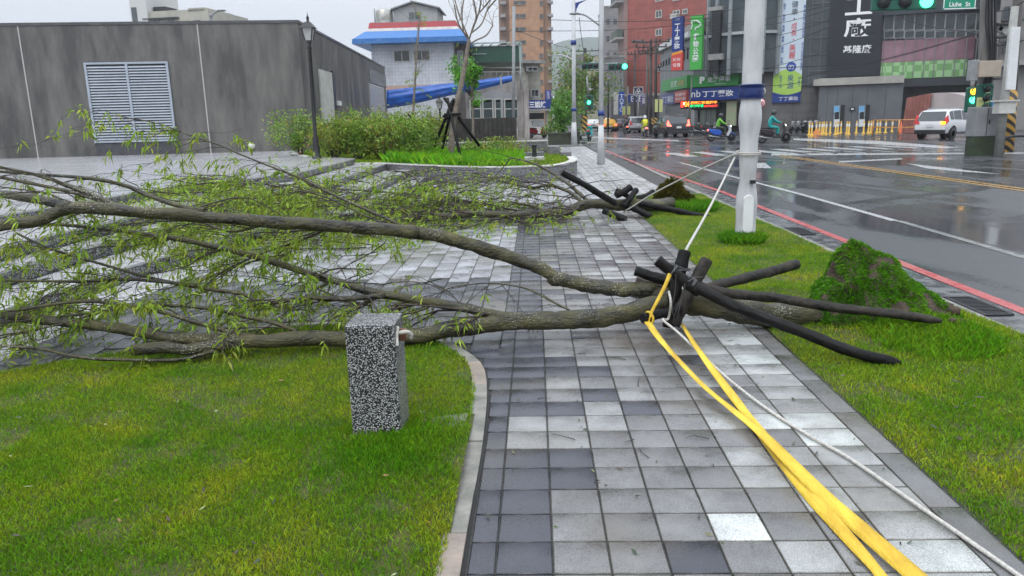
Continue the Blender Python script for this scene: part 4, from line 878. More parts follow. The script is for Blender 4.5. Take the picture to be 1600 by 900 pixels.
def window(face, x0, y0, x1, y1, parent, frame=None, glass=None, fw=.07, off=.05, mull=1, lim=None, rail=0):
    a0, a1, z0, z1 = lim or face.lim(x0, y0, x1, y1); b = MB()
    face.blk(b, a0, a1, z0, z1, -.02, off*.4, 1)
    for (p, q, r_, t_) in ((a0, a0+fw, z0, z1), (a1-fw, a1, z0, z1), (a0+fw, a1-fw, z0, z0+fw), (a0+fw, a1-fw, z1-fw, z1)): face.blk(b, p, q, r_, t_, -.02, off)
    for k in range(mull):
        c = a0+(a1-a0)*(k+1)/(mull+1); face.blk(b, c-fw*.4, c+fw*.4, z0+fw, z1-fw, off*.4, off*.9)
    for k in range(rail):
        c = z0+(z1-z0)*(k+1)/(rail+1); face.blk(b, a0+fw, a1-fw, c-fw*.4, c+fw*.4, off*.4, off*.85)
    return b.build('window', [frame or m_gray, glass or m_glass2], parent)
m_dconc = mat('dark_stained_concrete', (.062, .059, .056), (.155, .148, .135), sc=1.3, rough=.45, rough2=.7, bump=.25, bsc=14, stretch=(1.2, 1.2, .3), contrast=(.38, .66), det=8)
A0, A1, A2 = G(-10, 37, 5.3), G(465, 32, 5.3), G(601, 105, 5.3)
dirA = (A0-A1)[:2]; dirA /= np.linalg.norm(dirA); Aw = A1[:2]+dirA*40
bl = thing('concrete_building', 'low dark stained concrete building with a large white louvre beside the terrace', 'building', (A1[0], A1[1], .4))
back = A2[:2]+dirA*40
MB().prism([tuple(Aw), tuple(A1[:2]), tuple(A2[:2]), tuple(back)], .3, 5.22).build('wall', m_dconc, bl)
f1 = Face(Aw, A1); f2 = Face(A1, A2)
b = MB(); f1.blk(b, 0, f1.L, 5.22, 5.32, -.35, .03); f2.blk(b, 0, f2.L, 5.22, 5.319, -.35, .03); b.build('coping', mat('wet_coping', (.06, .06, .065), (.1, .1, .1), sc=3, rough=.3), bl)
b = MB()
m_jw = mat('joint_white', (.4, .39, .37), rough=.6)
for x in (43, 319):
    b = MB(); a, _ = f1.sz(x, 140); f1.blk(b, a-.02, a+.02, .5, 5.22, 0, .008); b.build('wall_joint', m_jw, bl)
# louvre
lv = MB(); a0, a1, z0, z1 = f1.lim(140, 98, 270, 222); z1 = f1.sz(202, 97)[1]; z0 = f1.sz(208, 222)[1]
f1.blk(lv, a0, a1, z0, z1, 0, .012, 1)
for a in (a0, (a0+a1)/2-.04, a1-.08): f1.blk(lv, a, a+.08, z0, z1, .012, .075)
for z in (z0, z1-.07): f1.blk(lv, a0+.08, a1-.08, z, z+.07, .012, .07)
n = 27
for k in range(n):
    z = z0+.1+(z1-z0-.2)*k/n; 
    for (p, q) in ((a0+.08, (a0+a1)/2-.04), ((a0+a1)/2+.04, a1-.08)):
        hh = (z1-z0-.2)/n*.62; A = f1.pt(p, z, .065); B = f1.pt(q, z, .065); C_ = f1.pt(q, z+hh, .02); D_ = f1.pt(p, z+hh, .02); lv.quad(A, B, C_, D_, 0)
lv.build('louvre', [mat('louvre_paint', (.36, .40, .46), (.30, .34, .39), sc=3, rough=.4), m_black], bl)
b = MB(); f1.blk(b, a0, a1, z0-.5, z0-.02, 0, .02); b.build('plinth', mat('plinth', (.045, .045, .05), (.075, .075, .08), sc=3, rough=.4), bl)
b = MB(); f2.rect(b, 500, 112, 521, 192, 0, .06); b.build('door', m_offw, bl)
b = MB(); f2.rect(b, 519.5, 112, 522.5, 194, 0, .09); b.build('door_frame', m_dark, bl)
b = MB(); a0, a1, z0, z1 = f2.lim(578, 134, 600, 188); f2.blk(b, a0, a1, z0, z1, 0, .03, 0)
for k in range(16): f2.blk(b, a0, a1, z0+(z1-z0)*k/16, z0+(z1-z0)*(k+.55)/16, .03, .06, 0)
b.build('roller_shutter', mat('shutter', (.42, .42, .43), rough=.4), bl)
b = MB(); f2.rect(b, 577, 113, 602, 133, .0, .05); b.build('vent_panel', mat('vent', (.13, .14, .15), (.2, .2, .2), sc=1, rough=.5, stretch=(.2, .2, 8)), bl)
b = MB(); f2.rect(b, 524, 158, 529, 165, 0, .15); b.build('wall_box', m_white, bl)
# pale rooftop buildings beyond, seen over the concrete roof
fb = Face(D(205, 30, 120), D(340, 30, 118)); fz = fb.P0
bb = thing('apartment_building', 'cream building with a stair tower seen above the flat concrete roof', 'building', (fz[0], fz[1], 0))
m_cream = mat('cream_wall', (.42, .40, .33), (.34, .33, .28), sc=.6, rough=.7)
b = MB(); fb.rect(b, 222, 16, 327, 60, -12, 0); fb.rect(b, 294, 12, 320, 18, -8, .0); b.build('wall', m_cream, bb)
b = MB(); fb.rect(b, 205, -40, 231, 60, -8, .4); b.build('stair_tower', mat('white_wall', (.55, .55, .53), rough=.7), bb)
b = MB(); fb.rect(b, 209, 12, 217, 36, .4, .46); b.build('window', m_glass2, bb)
b = MB(); fb.rect(b, 233, 9, 252, 16, -4, -1); b.build('roof_shed', m_dark, bb)
b = MB(); fb.rect(b, 225, 28, 280, 31, 0, .4); b.build('balcony', m_dark, bb)
for x in (240, 262, 302): window(fb, x, 31, x+12, 40, bb)
b = MB(); P = [D(330, 40, 60), D(330, 28, 60), D(335, 20, 60), D(342, 17, 60)]; b.tube(crom(P, 5), .07, 6)
t = thing('street_lamp', 'curved gray street lamp arm rising above the concrete roof', 'street lamp', P[0]); t.location = P[0]
b = MB(); b.tube(crom([np.array([P[0][0], P[0][1], -.1])]+P, 5), .07, 6); b.build('pole', m_gray, t); b = MB(); b.ball(D(346, 16.5, 60), .28, 0, 8, .3, 1.4); b.build('lamp_head', m_gray, t)
# white tiled house
def grid_mat(name, c, mort, w, h, rough=.4, off=0.0, c2=None, mort_w=.03):
    m = bpy.data.materials.new(name); m.use_nodes = True; t = m.node_tree; b = t.nodes['Principled BSDF']; N = t.nodes.new
    g = N('ShaderNodeNewGeometry'); sp = N('ShaderNodeSeparateXYZ'); t.links.new(g.outputs['Position'], sp.inputs[0]); ad = N('ShaderNodeMath'); t.links.new(sp.outputs[0], ad.inputs[0]); t.links.new(sp.outputs[1], ad.inputs[1])
    cb = N('ShaderNodeCombineXYZ'); t.links.new(ad.outputs[0], cb.inputs[0]); t.links.new(sp.outputs[2], cb.inputs[1])
    k = N('ShaderNodeTexBrick'); k.offset = off; k.inputs['Scale'].default_value = 1; k.inputs['Brick Width'].default_value = w; k.inputs['Row Height'].default_value = h; k.inputs['Mortar Size'].default_value = mort_w
    k.inputs['Color1'].default_value = (*c, 1); k.inputs['Color2'].default_value = (*(c2 or tuple(a*.88 for a in c)), 1); k.inputs['Mortar'].default_value = (*mort, 1); t.links.new(cb.outputs[0], k.inputs['Vector'])
    n = N('ShaderNodeTexNoise'); n.inputs['Scale'].default_value = .9; n.inputs['Detail'].default_value = 6; t.links.new(g.outputs['Position'], n.inputs['Vector'])
    q = N('ShaderNodeMapRange'); q.inputs[1].default_value = .3; q.inputs[2].default_value = .7; q.inputs[3].default_value = .78; q.inputs[4].default_value = 1.1; t.links.new(n.outputs[0], q.inputs[0])
    y = N('ShaderNodeMixRGB'); y.blend_type = 'MULTIPLY'; y.inputs[0].default_value = 1; t.links.new(k.outputs['Color'], y.inputs[1]); t.links.new(q.outputs[0], y.inputs[2]); t.links.new(y.outputs[0], b.inputs['Base Color']); b.inputs['Roughness'].default_value = rough
    return m
m_tilew = grid_mat('white_wall_tile', (.62, .64, .67), (.47, .49, .53), .25, .25, mort_w=.02)
YH = 58.0; fh = Face(D(583, 120, YH), D(710, 120, YH))
hs_ = thing('tiled_house', 'white tiled house with a red, white and blue hipped roof edge', 'house', (fh.P0[0], fh.P0[1], 0))
b = MB(); a0, a1, z0, z1 = fh.lim(583, 66, 710, 190); fh.blk(b, a0, a1, .0, z1+.3, -9, 0); b.build('wall', m_tilew, hs_)
b = MB(); fh.rect(b, 710.5, 66, 728, 190, -9, -1.2); b.build('side_wing', mat('wing', (.12, .10, .09), (.18, .16, .15), sc=1, rough=.7), hs_)
b = MB(); fh.rect(b, 604, 133, 710, 141, 0, .04); b.build('pink_band', mat('pink_band', (.5, .33, .27), rough=.6), hs_)
m_rb = mat('blue_roof_tile', (.03, .15, .42), (.12, .25, .45), sc=5, rough=.35, rough2=.6, contrast=(.45, .8)); m_rr = mat('red_roof_tile', (.42, .03, .05), (.32, .06, .06), sc=4, rough=.5); m_rwt = mat('white_roof_band', (.5, .49, .46), (.38, .36, .34), sc=3, rough=.6)
def skirt(name, x0b, x1b, yb, x0t, x1t, yt, ob, ot, m):
    b = MB(); a0, _ = fh.sz(x0b, yb); a1, zb = fh.sz(x1b, yb); c0, _ = fh.sz(x0t, yt); c1, zt = fh.sz(x1t, yt)
    B_ = [fh.pt(a0, zb, ob), fh.pt(a1, zb, ob), fh.pt(a1, zb, -10), fh.pt(a0, zb, -10), fh.pt(c0, zt, ot), fh.pt(c1, zt, ot), fh.pt(c1, zt, -9.5), fh.pt(c0, zt, -9.5)]
    b.hexa(B_, 0); return b.build(name, m, hs_)
skirt('roof_edge', 556, 731, 66.5, 556, 731, 59, 1.3, 1.3, m_rb)
skirt('roof', 557, 730, 58.8, 572, 720, 46.5, 1.25, .5, m_rb); skirt('roof_band', 572.5, 719.5, 46.3, 576, 715, 41.5, .45, .25, m_rwt); skirt('added_bounce_cap', 578, 711, 32.4, 578, 711, 31.6, .05, .05, m_conc); skirt('roof_parapet', 576, 715, 41.3, 577, 712, 32.5, .2, .1, m_rr)  # gray cap over the red parapet, added to keep red bounce light off the hut
for (x0, y0, x1, y1) in ((615, 78, 641, 97), (646, 78, 672, 95)): window(fh, x0, y0, x1, y1, hs_, frame=m_offw, glass=m_glass)
window(fh, 715, 79, 724, 112, hs_)
ht = thing('rooftop_hut', 'corrugated pale metal hut with a gable roof on top of the tiled house', 'hut', fh.pt(0, 9, -4))
fh2 = Face(D(614, 30, YH+3), D(686, 30, YH+3)); b = MB(); a0, a1, z0, z1 = fh2.lim(617, 15, 683, 34); zt = fh2.sz(648, 5)[1]; zm = fh2.sz(648, 14)[1]; zb = 8.8
am = a0+(a1-a0)*.45
P = [(a0, zb), (a1, zb), (a1, zm), (am, zt), (a0, zm)]; b.add([fh2.pt(a, z, 0) for a, z in P]+[fh2.pt(a, z, -4) for a, z in P], [(0, 1, 2, 3, 4), (9, 8, 7, 6, 5)]+[(i, i+5, (i+1) % 5+5, (i+1) % 5) for i in range(5)]); b.build('wall', mat('corrugated_metal', (.36, .37, .37), (.26, .27, .27), sc=9, rough=.5, stretch=(3, 3, .02)), ht)
b = MB()
for (p, q) in (((a0-.25, zm-.05), (am, zt+.05)), ((am, zt+.05), (a1+.25, zm-.05))):
    b.hexa([fh2.pt(p[0], p[1], .3), fh2.pt(q[0], q[1], .3), fh2.pt(q[0], q[1], -4.2), fh2.pt(p[0], p[1], -4.2), fh2.pt(p[0], p[1]+.1, .3), fh2.pt(q[0], q[1]+.1, .3), fh2.pt(q[0], q[1]+.1, -4.2), fh2.pt(p[0], p[1]+.1, -4.2)])
b.build('roof', mat('hut_roof', (.2, .21, .22), rough=.5), ht); window(fh2, 638, 18, 658, 32, ht)
t = thing('water_tank', 'round steel water tank on the roof beside the gable hut', 'water tank', D(601, 32, YH+3)); c = D(601, 32, YH+3); zt = D(601, 15, YH+3)[2]
MB().lathe([(.66, c[2]-.6), (.68, c[2]), (.66, zt-.12), (.5, zt), (.2, zt+.08)], (c[0], c[1], 0), 18).build('shell', mat('steel', (.4, .4, .38), (.25, .24, .2), sc=3, rough=.3, metal=.7), t)
b = MB(); 
for k in (-1, 1): b.cyl((c[0]+k*.75, c[1]), .05, c[2]-.6, zt+.1, 6)
b.build('pipe', m_gray, t)
# blue tarpaulin slung on the house front
def cloth(name, top, bot, m, parent, fold=.045, n=40, k=10, Y=None):
    V = []; 
    for i in range(n+1):
        s_ = i/n
        for j in range(k+1):
            u = j/k; tpx = np.interp(s_, [p[0] for p in top], [p[1] for p in top]); tpy = np.interp(s_, [p[0] for p in top], [p[2] for p in top]); bpx = np.interp(s_, [p[0] for p in bot], [p[1] for p in bot]); bpy_ = np.interp(s_, [p[0] for p in bot], [p[2] for p in bot])
            x = tpx+(bpx-tpx)*u; y = tpy+(bpy_-tpy)*u; V.append(D(x, y, Y-fold*math.sin(u*17+s_*3)-.25*math.sin(u*math.pi)+.08*mnoise.noise(Vector((s_*9, u*5, 0)))))
    F_ = [(i*(k+1)+j, i*(k+1)+j+1, (i+1)*(k+1)+j+1, (i+1)*(k+1)+j) for i in range(n) for j in range(k)]
    o = raw(name, V, F_, m, smooth=True, parent=parent); sd_ = o.modifiers.new('thick', 'SOLIDIFY'); sd_.thickness = .02; return o
m_tarp = mat('blue_tarpaulin', (.005, .10, .42), (.01, .06, .3), sc=2, rough=.3, rough2=.5, bump=.3, bsc=5)
o = cloth('tarpaulin', [(0, 604, 141), (.5, 690, 131), (.75, 735, 127), (1, 800, 118)], [(0, 604, 170), (.3, 640, 164), (.55, 700, 150), (.8, 755, 139), (1, 802, 127)], m_tarp, None, Y=51.0)
tag(o, 'long blue tarpaulin slung across the front of the white tiled house', 'tarpaulin')
# green awning roof beyond
t = thing('awning', 'dark green metal awning roof on a pale frame right of the tiled house', 'awning', D(775, 100, 62))
fg = Face(D(735, 90, 62), D(816, 90, 62)); b = MB(); fg.rect(b, 736, 72, 811, 97, -6, 0)
b.build('green_sheet', mat('green_sheet', (.01, .05, .03), (.015, .075, .045), sc=8, rough=.4, stretch=(1.5, 1.5, .1)), t)
b = MB(); fg.rect(b, 734, 66, 814, 68, 0, .1); fg.rect(b, 734, 71, 814, 72.5, 0, .1); fg.rect(b, 811, 66, 815, 97, -6, .1)
for k in range(6): b.tube([D(738+k*13, 72, 61.8), D(746+k*13, 66, 61.8)], .05, 4)
fg.rect(b, 738, 84, 760, 85, 0, .1); b.build('frame', mat('pale_frame', (.3, .36, .34), rough=.5), t)
# arched low building and window front behind the planting
fa = Face(D(735, 150, 52), D(822, 150, 52))
ab = thing('arched_building', 'old gray building with a wide arched window front behind the green planting', 'building', (fa.P0[0], fa.P0[1], 0))
m_old = mat('old_stained_wall', (.16, .15, .14), (.34, .32, .30), sc=1.5, rough=.8, bump=.3, bsc=12, stretch=(1, 1, .35), det=8)
b = MB(); fa.rect(b, 728, 128, 822, 200, -8, 0); b.build('wall', m_old, ab)
b = MB(); 
a0, a1, z0, z1 = fa.lim(733, 152, 818, 190); zt = fa.sz(775, 140)[1]; n = 16
for i in range(n):
    s0, s1 = i/n, (i+1)/n; za, zb_ = z1-.3+(zt-z1+.3)*math.sin(math.pi*s0), z1-.3+(zt-z1+.3)*math.sin(math.pi*s1)
    b.add([fa.pt(a0+(a1-a0)*s0, z1-.3, .04), fa.pt(a0+(a1-a0)*s1, z1-.3, .04), fa.pt(a0+(a1-a0)*s1, zb_, .04), fa.pt(a0+(a1-a0)*s0, za, .04)], [(0, 1, 2, 3)])
b.build('arch_panel', mat('arch_panel', (.3, .3, .31), (.24, .24, .25), sc=1, rough=.6), ab)
for i, (x0, x1) in enumerate(((734, 752), (754, 771), (773, 786), (788, 816))): window(fa, x0, 154, x1, 186, ab, frame=m_offw, glass=mat('greenish_glass', (.03, .05, .05), rough=.1), mull=0, rail=1, off=.1)
# ruined wall end with posts
t = thing('ruined_wall', 'weathered concrete wall end standing right of the arched window front', 'wall', D(814, 215, 44))
fw_ = Face(D(803, 180, 44), D(830, 180, 44)); b = MB(); fw_.rect(b, 808, 126, 818.5, 216, -.8, 0); fw_.rect(b, 819, 142, 827, 217, -.8, .1); b.build('wall', mat('weathered_concrete', (.15, .13, .12), (.42, .39, .36), sc=2.5, rough=.8, bump=.4, bsc=12, stretch=(1, 1, .25), det=8), t)
b = MB(); fw_.rect(b, 782, 118, 785, 186, .1, .2, 0); b.tube([D(803, 10, 43.6), D(802, 216, 43.6)], .09, 8); b.tube([D(813, 96, 43.6), D(814, 140, 43.6)], .04, 6); b.build('post', m_gray, t)
# dark fence behind the planting
t = thing('dark_fence', 'low dark board fence behind the green planting', 'fence', D(760, 205, 40)); ff = Face(D(605, 205, 42), D(806, 205, 38)); b = MB(); ff.rect(b, 605, 186, 806, 232, -.1, 0); 
for k in range(30): a = ff.L*k/30; ff.blk(b, a, a+.03, ff.sz(700, 225)[1], ff.sz(700, 187)[1], 0, .03)
b.build('panel', mat('dark_board', (.03, .028, .026), (.06, .055, .05), sc=3, rough=.5), t)
# house remains in the middle distance
fm = Face(D(740, 120, 70), D(860, 120, 74)); t = thing('old_house', 'gray patched old house with a red roof strip below the brown tower', 'house', (fm.P0[0], fm.P0[1], 0))
b = MB(); fm.rect(b, 738, 106, 826, 190, -6, 0, 0); fm.rect(b, 806, 97, 848, 190, -7, -.4, 0); b.build('wall', mat('patched_wall', (.25, .235, .2), (.42, .40, .33), sc=.8, rough=.8, det=8), t)
b = MB(); fm.rect(b, 738, 103, 812, 107, -.5, .6); fm.rect(b, 812, 94, 850, 99, -7, .3); b.build('roof_edge', m_conc, t)
b = MB(); fm.rect(b, 814, 86, 842, 95, -9, -8.5); b.build('red_roof', mat('red_sheet', (.3, .03, .04), rough=.5), t)
b = MB()
for k in range(9): b.tube([D(740+k*9, 113, 69), D(740+k*9, 121, 69)], .03, 4)
b.tube([D(738, 113, 69), D(818, 112, 69)], .03, 4); b.build('railing', m_offw, t)
window(fm, 820, 105, 836, 112, t, off=.5); window(fm, 826, 140, 838, 152, t, off=.5)
# brown tower block
YT = 170.; ft = Face(D(779, 80, YT), D(866, 80, YT))
tw = thing('apartment_tower', 'tall brown tiled apartment tower with rows of dark windows', 'building', (ft.P0[0], ft.P0[1], 0))
m_brn = grid_mat('brown_facade', (.46, .26, .15), (.36, .2, .12), 1.2, .5, rough=.6, mort_w=.02)
b = MB(); a0, a1, _, _ = ft.lim(797, 0, 850, 160); ft.blk(b, a0, a1, 0, 62, -12, 0); b.build('wall', m_brn, tw)
b = MB(); a2, a3, _, _ = ft.lim(780, 0, 797, 160); ft.blk(b, a2, a3-.02, 0, 61, -12, -2.5); b.build('side_wing', mat('brown_dark', (.26, .17, .12), (.2, .13, .1), sc=.4, rough=.7), tw)
b = MB(); a4, a5, _, _ = ft.lim(850, 0, 862, 160); ft.blk(b, a4+.02, a5, 0, 60, -11, -.8); b.build('side_wing', mat('brown_mid', (.36, .22, .14), (.3, .2, .14), sc=.4, rough=.7), tw)
for r_ in range(11):
    y = 3+20.6*(r_-2)
    if y > 150: break
    window(ft, 802, y-2, 822, y+5, tw, off=.15, frame=mat('tower_frame', (.25, .18, .14), rough=.5) if r_ == 0 else bpy.data.materials['tower_frame'], fw=.15)
    window(ft, 843, y-2, 849, y+6, tw, off=.15, fw=.12, frame=bpy.data.materials['tower_frame'], mull=0)
    b = MB(); 
    ft.rect(b, 856+0, y-1, 864, y+3, -.8, .9); b.build('balcony', mat('balcony_gray', (.25, .24, .24), (.35, .33, .33), sc=.5, rough=.6) if r_ == 0 else bpy.data.materials['balcony_gray'], tw)
    b = MB(); ft.rect(b, 781, y-3, 790, y+2, -2.5, -1.2); b.build('balcony', bpy.data.materials['balcony_gray'], tw)
# far street left: rows fading
def simple_block(name, label, x0, y0, x1, Y, m, rows, cols, dep=14, cat='building', wy=None, wh=.5, ybase=None, grp=None, frame=None):
    f_ = Face(D(x0, 150, Y), D(x1, 150, Y)); t = thing(name, label, cat, (f_.P0[0], f_.P0[1], 0), grp)
    zt = f_.sz((x0+x1)/2, y0)[1]; b = MB(); f_.blk(b, 0, f_.L, -.1, zt, -dep, 0); b.build('wall', m, t)
    b = MB(); f_.blk(b, -.1, f_.L+.1, zt+.002, zt+.35, -dep-.1, .1); b.build('parapet', m_conc, t)
    for i in range(rows):
        z = zt-1.1-(i+.5)*((zt-3.5)/max(rows, 1))
        for j in range(cols):
            a = f_.L*(j+.5)/cols; w = f_.L/cols*.55; window(f_, 0, 0, 0, 0, t, lim=(a-w/2, a+w/2, z-.6, z+.7), fw=.08, mull=1, frame=frame)
    return t, f_
m_gb = mat('gray_tile_block', (.22, .22, .22), (.3, .29, .29), sc=.7, rough=.6); m_gb2 = mat('pink_gray_block', (.3, .25, .23), (.22, .19, .18), sc=.7, rough=.6); m_gb3 = mat('yellowish_block', (.42, .4, .28), (.34, .33, .25), sc=.7, rough=.6)
G_ = 'small blocks down the far street'
simple_block('apartment_building', 'far gray block with an arched roofline left of the distant street', 872, 112, 893, 230, m_gb, 4, 3, grp=G_)
simple_block('apartment_building', 'far pinkish block just left of the thin lamp post', 884, 100, 905, 260, m_gb2, 5, 3, grp=G_)
simple_block('apartment_building', 'far dark block down the street with a rounded top', 900, 86, 922, 240, mat('dark_block', (.14, .13, .13), (.19, .18, .17), sc=.6, rough=.7), 6, 3, grp=G_)
simple_block('apartment_building', 'far pale yellow block at the end of the street', 915, 88, 944, 210, m_gb3, 4, 3, grp=G_)
simple_block('apartment_building', 'far low gray shop block under the far pink block', 868, 140, 900, 190, m_gb, 2, 4, grp=G_)
simple_block('apartment_building', 'far brownish block closing the street behind the taxi', 905, 120, 975, 300, m_gb2, 4, 6, grp=G_)
# hill
hv = MB(); n = 40; pr = []
for i in range(n+1):
    x = 600+i*14; h_ = np.interp(x, [600, 700, 800, 870, 900, 925, 950, 1000, 1160], [150, 140, 110, 66, 60, 57, 60, 90, 140])+2*mnoise.noise(Vector((x*.11, 0, 0)))
    pr.append((D(x, h_, 1250), D(x, 150, 900), D(x, 200, 850)))
for i in range(n):
    (a, b_, c), (d, e, f_) = pr[i], pr[i+1]; 
    for k in range(5):
        u, v = k/5, (k+1)/5; q = lambda p0, p1, s: p0*(1-s)+p1*s+np.array([0, 0, 7*mnoise.noise(Vector((i*.9, s*9, 1)))*(0 < s < 1)])
        hv.quad(q(b_, a, u), q(e, d, u), q(e, d, v), q(b_, a, v))
struct(hv.build('hill', mat('wooded_hill', (.025, .05, .03), (.05, .085, .04), sc=.05, rough=.9, det=8)))
# sign of a shop at the left kerbside, with red scooter in front
fs = Face(D(826, 165, 62), D(862, 165, 62)); t = thing('shop_sign', 'dark blue shop sign with bold white characters behind the ruined wall', 'sign', D(842, 180, 62))
b = MB(); fs.rect(b, 826, 156, 861, 170, -.3, 0); b.build('board', m_blue, t); fs.text('三姐妹', 827, 158, 853, 168.5, .02, m_wtext, t, bold=.03)
b = MB(); fs.rect(b, 826, 171, 862, 174, -2, .3); fs.rect(b, 853, 174, 857, 196, -.3, 0); b.build('canopy', m_conc, t)
fs2 = Face(D(852, 155, 66), D(860, 155, 66)); t = thing('shop_sign', 'small upright blue sign above the dark blue shop sign', 'sign', D(856, 160, 66)); b = MB(); fs2.rect(b, 852, 141, 861, 156, -.3, 0); b.build('board', mat('blue_violet', (.04, .05, .3), rough=.4), t); fs2.text('生活', 854, 142.5, 859, 155, .02, m_wtext, t, vertical=True)
b = MB(); fs.rect(b, 826, 176, 851, 186, -3, -2.5); t = tag(b.build('dark_shopfront', m_black), 'dark open shopfront under the blue sign', 'shopfront')
b = MB(); fs.rect(b, 826, 187, 851, 199, -1.5, -1.3); t = thing('painted_board', 'white low board behind the red scooter', 'board', D(838, 199, 63)); b.build('face_panel', m_white, t); fs.text('Y', 830, 189, 834, 196, -1.29, m_dtext, t)
# ============================================================= planting
def pz(x, y): return .36+0*x
pl = [(-7.9, 24.6, .64), (-5.6, 20.8, .47), (-4.3, 21.1, .44), (-2.25, 19.6, .40), (-.88, 18.9, .385), (.38, 19.2, .38), (.8, 19.8, .38), (1.05, 20.7, .38), (1.2, 21.8, .38), (1.2, 23.6, .38)]
w = MB(); Q = [np.array(p) for p in pl]
def offs(i, d):
    t_ = Q[min(i+1, len(Q)-1)]-Q[max(i-1, 0)]; n_ = np.array([-t_[1], t_[0], 0]); n_ /= np.linalg.norm(n_); return Q[i]+n_*d
for i in range(len(Q)-1):
    a, b_, c, d = Q[i], Q[i+1], offs(i+1, .2), offs(i, .2)
    P = [np.array([p[0], p[1], -.05]) for p in (a, b_, c, d)]+[a, b_, c, d]; w.hexa(P, 0)
    cp = [p+np.array([0, 0, h_]) for h_ in (.001, .03) for p in (offs(i, -.015), offs(i+1, -.015), offs(i+1, .215), offs(i, .215))]; w.hexa(cp, 1)
t = thing('planter_wall', 'curved low planter wall of gray speckled stone with a pale coping', 'wall', (-2.2, 19.6, 0)); w.build('wall', [m_plant, m_offw], t)
soilp = [tuple(offs(i, .15)[:2]) for i in range(len(Q))]+[(1.0, 31), (-1, 36), (-9, 36), (-8.2, 27)]
zs = lambda x, y: .30+np.clip(-x-1, 0, 6)*.045+np.clip(y-22, 0, 10)*.012
V = []; res = 60
gx, gy = np.meshgrid(np.linspace(-9, 1.2, 60), np.linspace(18.6, 36, 60)); Zg = zs(gx, gy); I = np.arange(3600).reshape(60, 60); Vg = np.stack([gx.ravel(), gy.ravel(), Zg.ravel()], 1)
q_ = np.stack([I[:-1, :-1], I[:-1, 1:], I[1:, 1:], I[1:, :-1]], -1).reshape(-1, 4); cc = Vg[q_].mean(1); q_ = q_[inside(soilp, cc[:, 0], cc[:, 1])]
struct(raw('planter_soil', Vg, q_, m_sod, smooth=True))
g = np.concatenate([scatter(soilp, 1500, -9, 1.2, 18.8, 24), scatter(soilp, 500, -9, 1.2, 24, 33)])
tag(blades('grass', g, zs, .07, .012, lean=.9), 'short bright grass inside the curved planter', 'grass', kind='stuff')
g = scatter(soilp, 900, -4.2, -.3, 19.3, 25, lambda x, y: np.where(x < -1.2, 1, .35)); g = g[(g[:, 0] < -.4)]
tag(blades('grass', g, zs, .34, .018, lean=.75, colf=lambda x, y: np.array([.75, 1.15, .7])), 'tall bright green grass growing in the planter before the black tripod', 'grass', kind='stuff')
m_bush = mat('bush_leaf', (.12, .23, .025), (.27, .36, .05), sc=2, rough=.5, attr=True, trans=.3)
def leafcloud(name, label, c, rx, ry, h, n, leaf, parent=None, cat='shrub', grp=None, m=None, tint=(1, 1, 1), stems=5, red=.06, trunk=None):
    t = thing(name, label, cat, c, grp) if parent is None else parent
    k = rng.integers(7, 13); cl = [(rng.normal()*.42, rng.normal()*.42, rng.uniform(.25, .95)) for _ in range(k*2)]
    V = []; 
    u = rng.integers(0, len(cl), n); ctr = np.array(cl)[u]; sp = rng.uniform(.1, .3, len(cl))[u][:, None]
    p = ctr+rng.normal(size=(n, 3))*sp*np.array([1, 1, .8]); p[:, 2] = np.clip(p[:, 2], .02, 1.25)
    p = p*np.array([rx, ry, h])+np.array(c)
    d1 = rng.normal(size=(n, 3)); d1 /= np.linalg.norm(d1, axis=1)[:, None]; d2 = np.cross(d1, rng.normal(size=(n, 3))); d2 /= np.linalg.norm(d2, axis=1)[:, None]
    l = leaf*rng.uniform(.5, 1.3, n)[:, None]; Vq = np.stack([p-d1*l, p+d2*l*.4, p+d1*l, p-d2*l*.4], 1).reshape(-1, 3)
    kk = rng.uniform(.5, 1.35, n); C = np.stack([kk*tint[0], kk*tint[1], kk*tint[2]], 1); rd = rng.random(n) < red; C[rd] = C[rd]*np.array([1.6, .6, .8])
    raw('foliage', Vq, np.arange(4*n).reshape(n, 4), m or m_bush, parent=t, col=np.repeat(C, 4, 0))
    if stems:
        b = MB()
        for i in range(stems+len(cl)//2):
            q = np.array(cl[i % len(cl)])*np.array([rx, ry, h])+np.array(c); s_ = np.array(c)+np.array([rng.normal()*.05, rng.normal()*.05, 0]); b.tube(crom([s_, (s_+q)/2+rng.normal(size=3)*.04, q], 3), [.012]*3+[.01, .008, .006, .004][:4], 4, caps=False)
        b.build('stem', m_twig, t)
    return t
pos = [(470, 244, 24.0, 'behind the black lamp post at its left'), (522, 247, 22.6, 'just right of the black lamp post'), (560, 250, 22.4, 'second to the right of the black lamp post'), (600, 251, 22.6, 'in the middle of the planter row'), (638, 252, 22.0, 'next to the tall bright grass'), (676, 236, 25.5, 'behind the tall grass left of the tripod'), (745, 240, 24, 'low and yellowish beside the tripod legs'), (790, 235, 25.5, 'low, behind the small garden light'), (545, 238, 26, 'tall, against the concrete building wall'), (615, 235, 27, 'tall, below the blue tarpaulin')]
for i, (px_, py_, Y_, lb) in enumerate(pos):
    c = D(px_, py_, Y_); z = float(zs(np.array(c[0]), np.array(c[1])))
    low = i in (6, 7); leafcloud('shrub', ('yellow green leafy shrub ' if i < 6 else 'green shrub ')+lb, (c[0], c[1], z-.02), .85, .6, (.55 if low else 1.15 if i < 5 else 1.3), 3200 if not low else 1400, .05, grp='shrubs in the curved planter', tint=(1.15, 1.0, .8) if i % 2 else (1, 1.1, .9), red=.10 if i in (1, 3, 6) else .04)
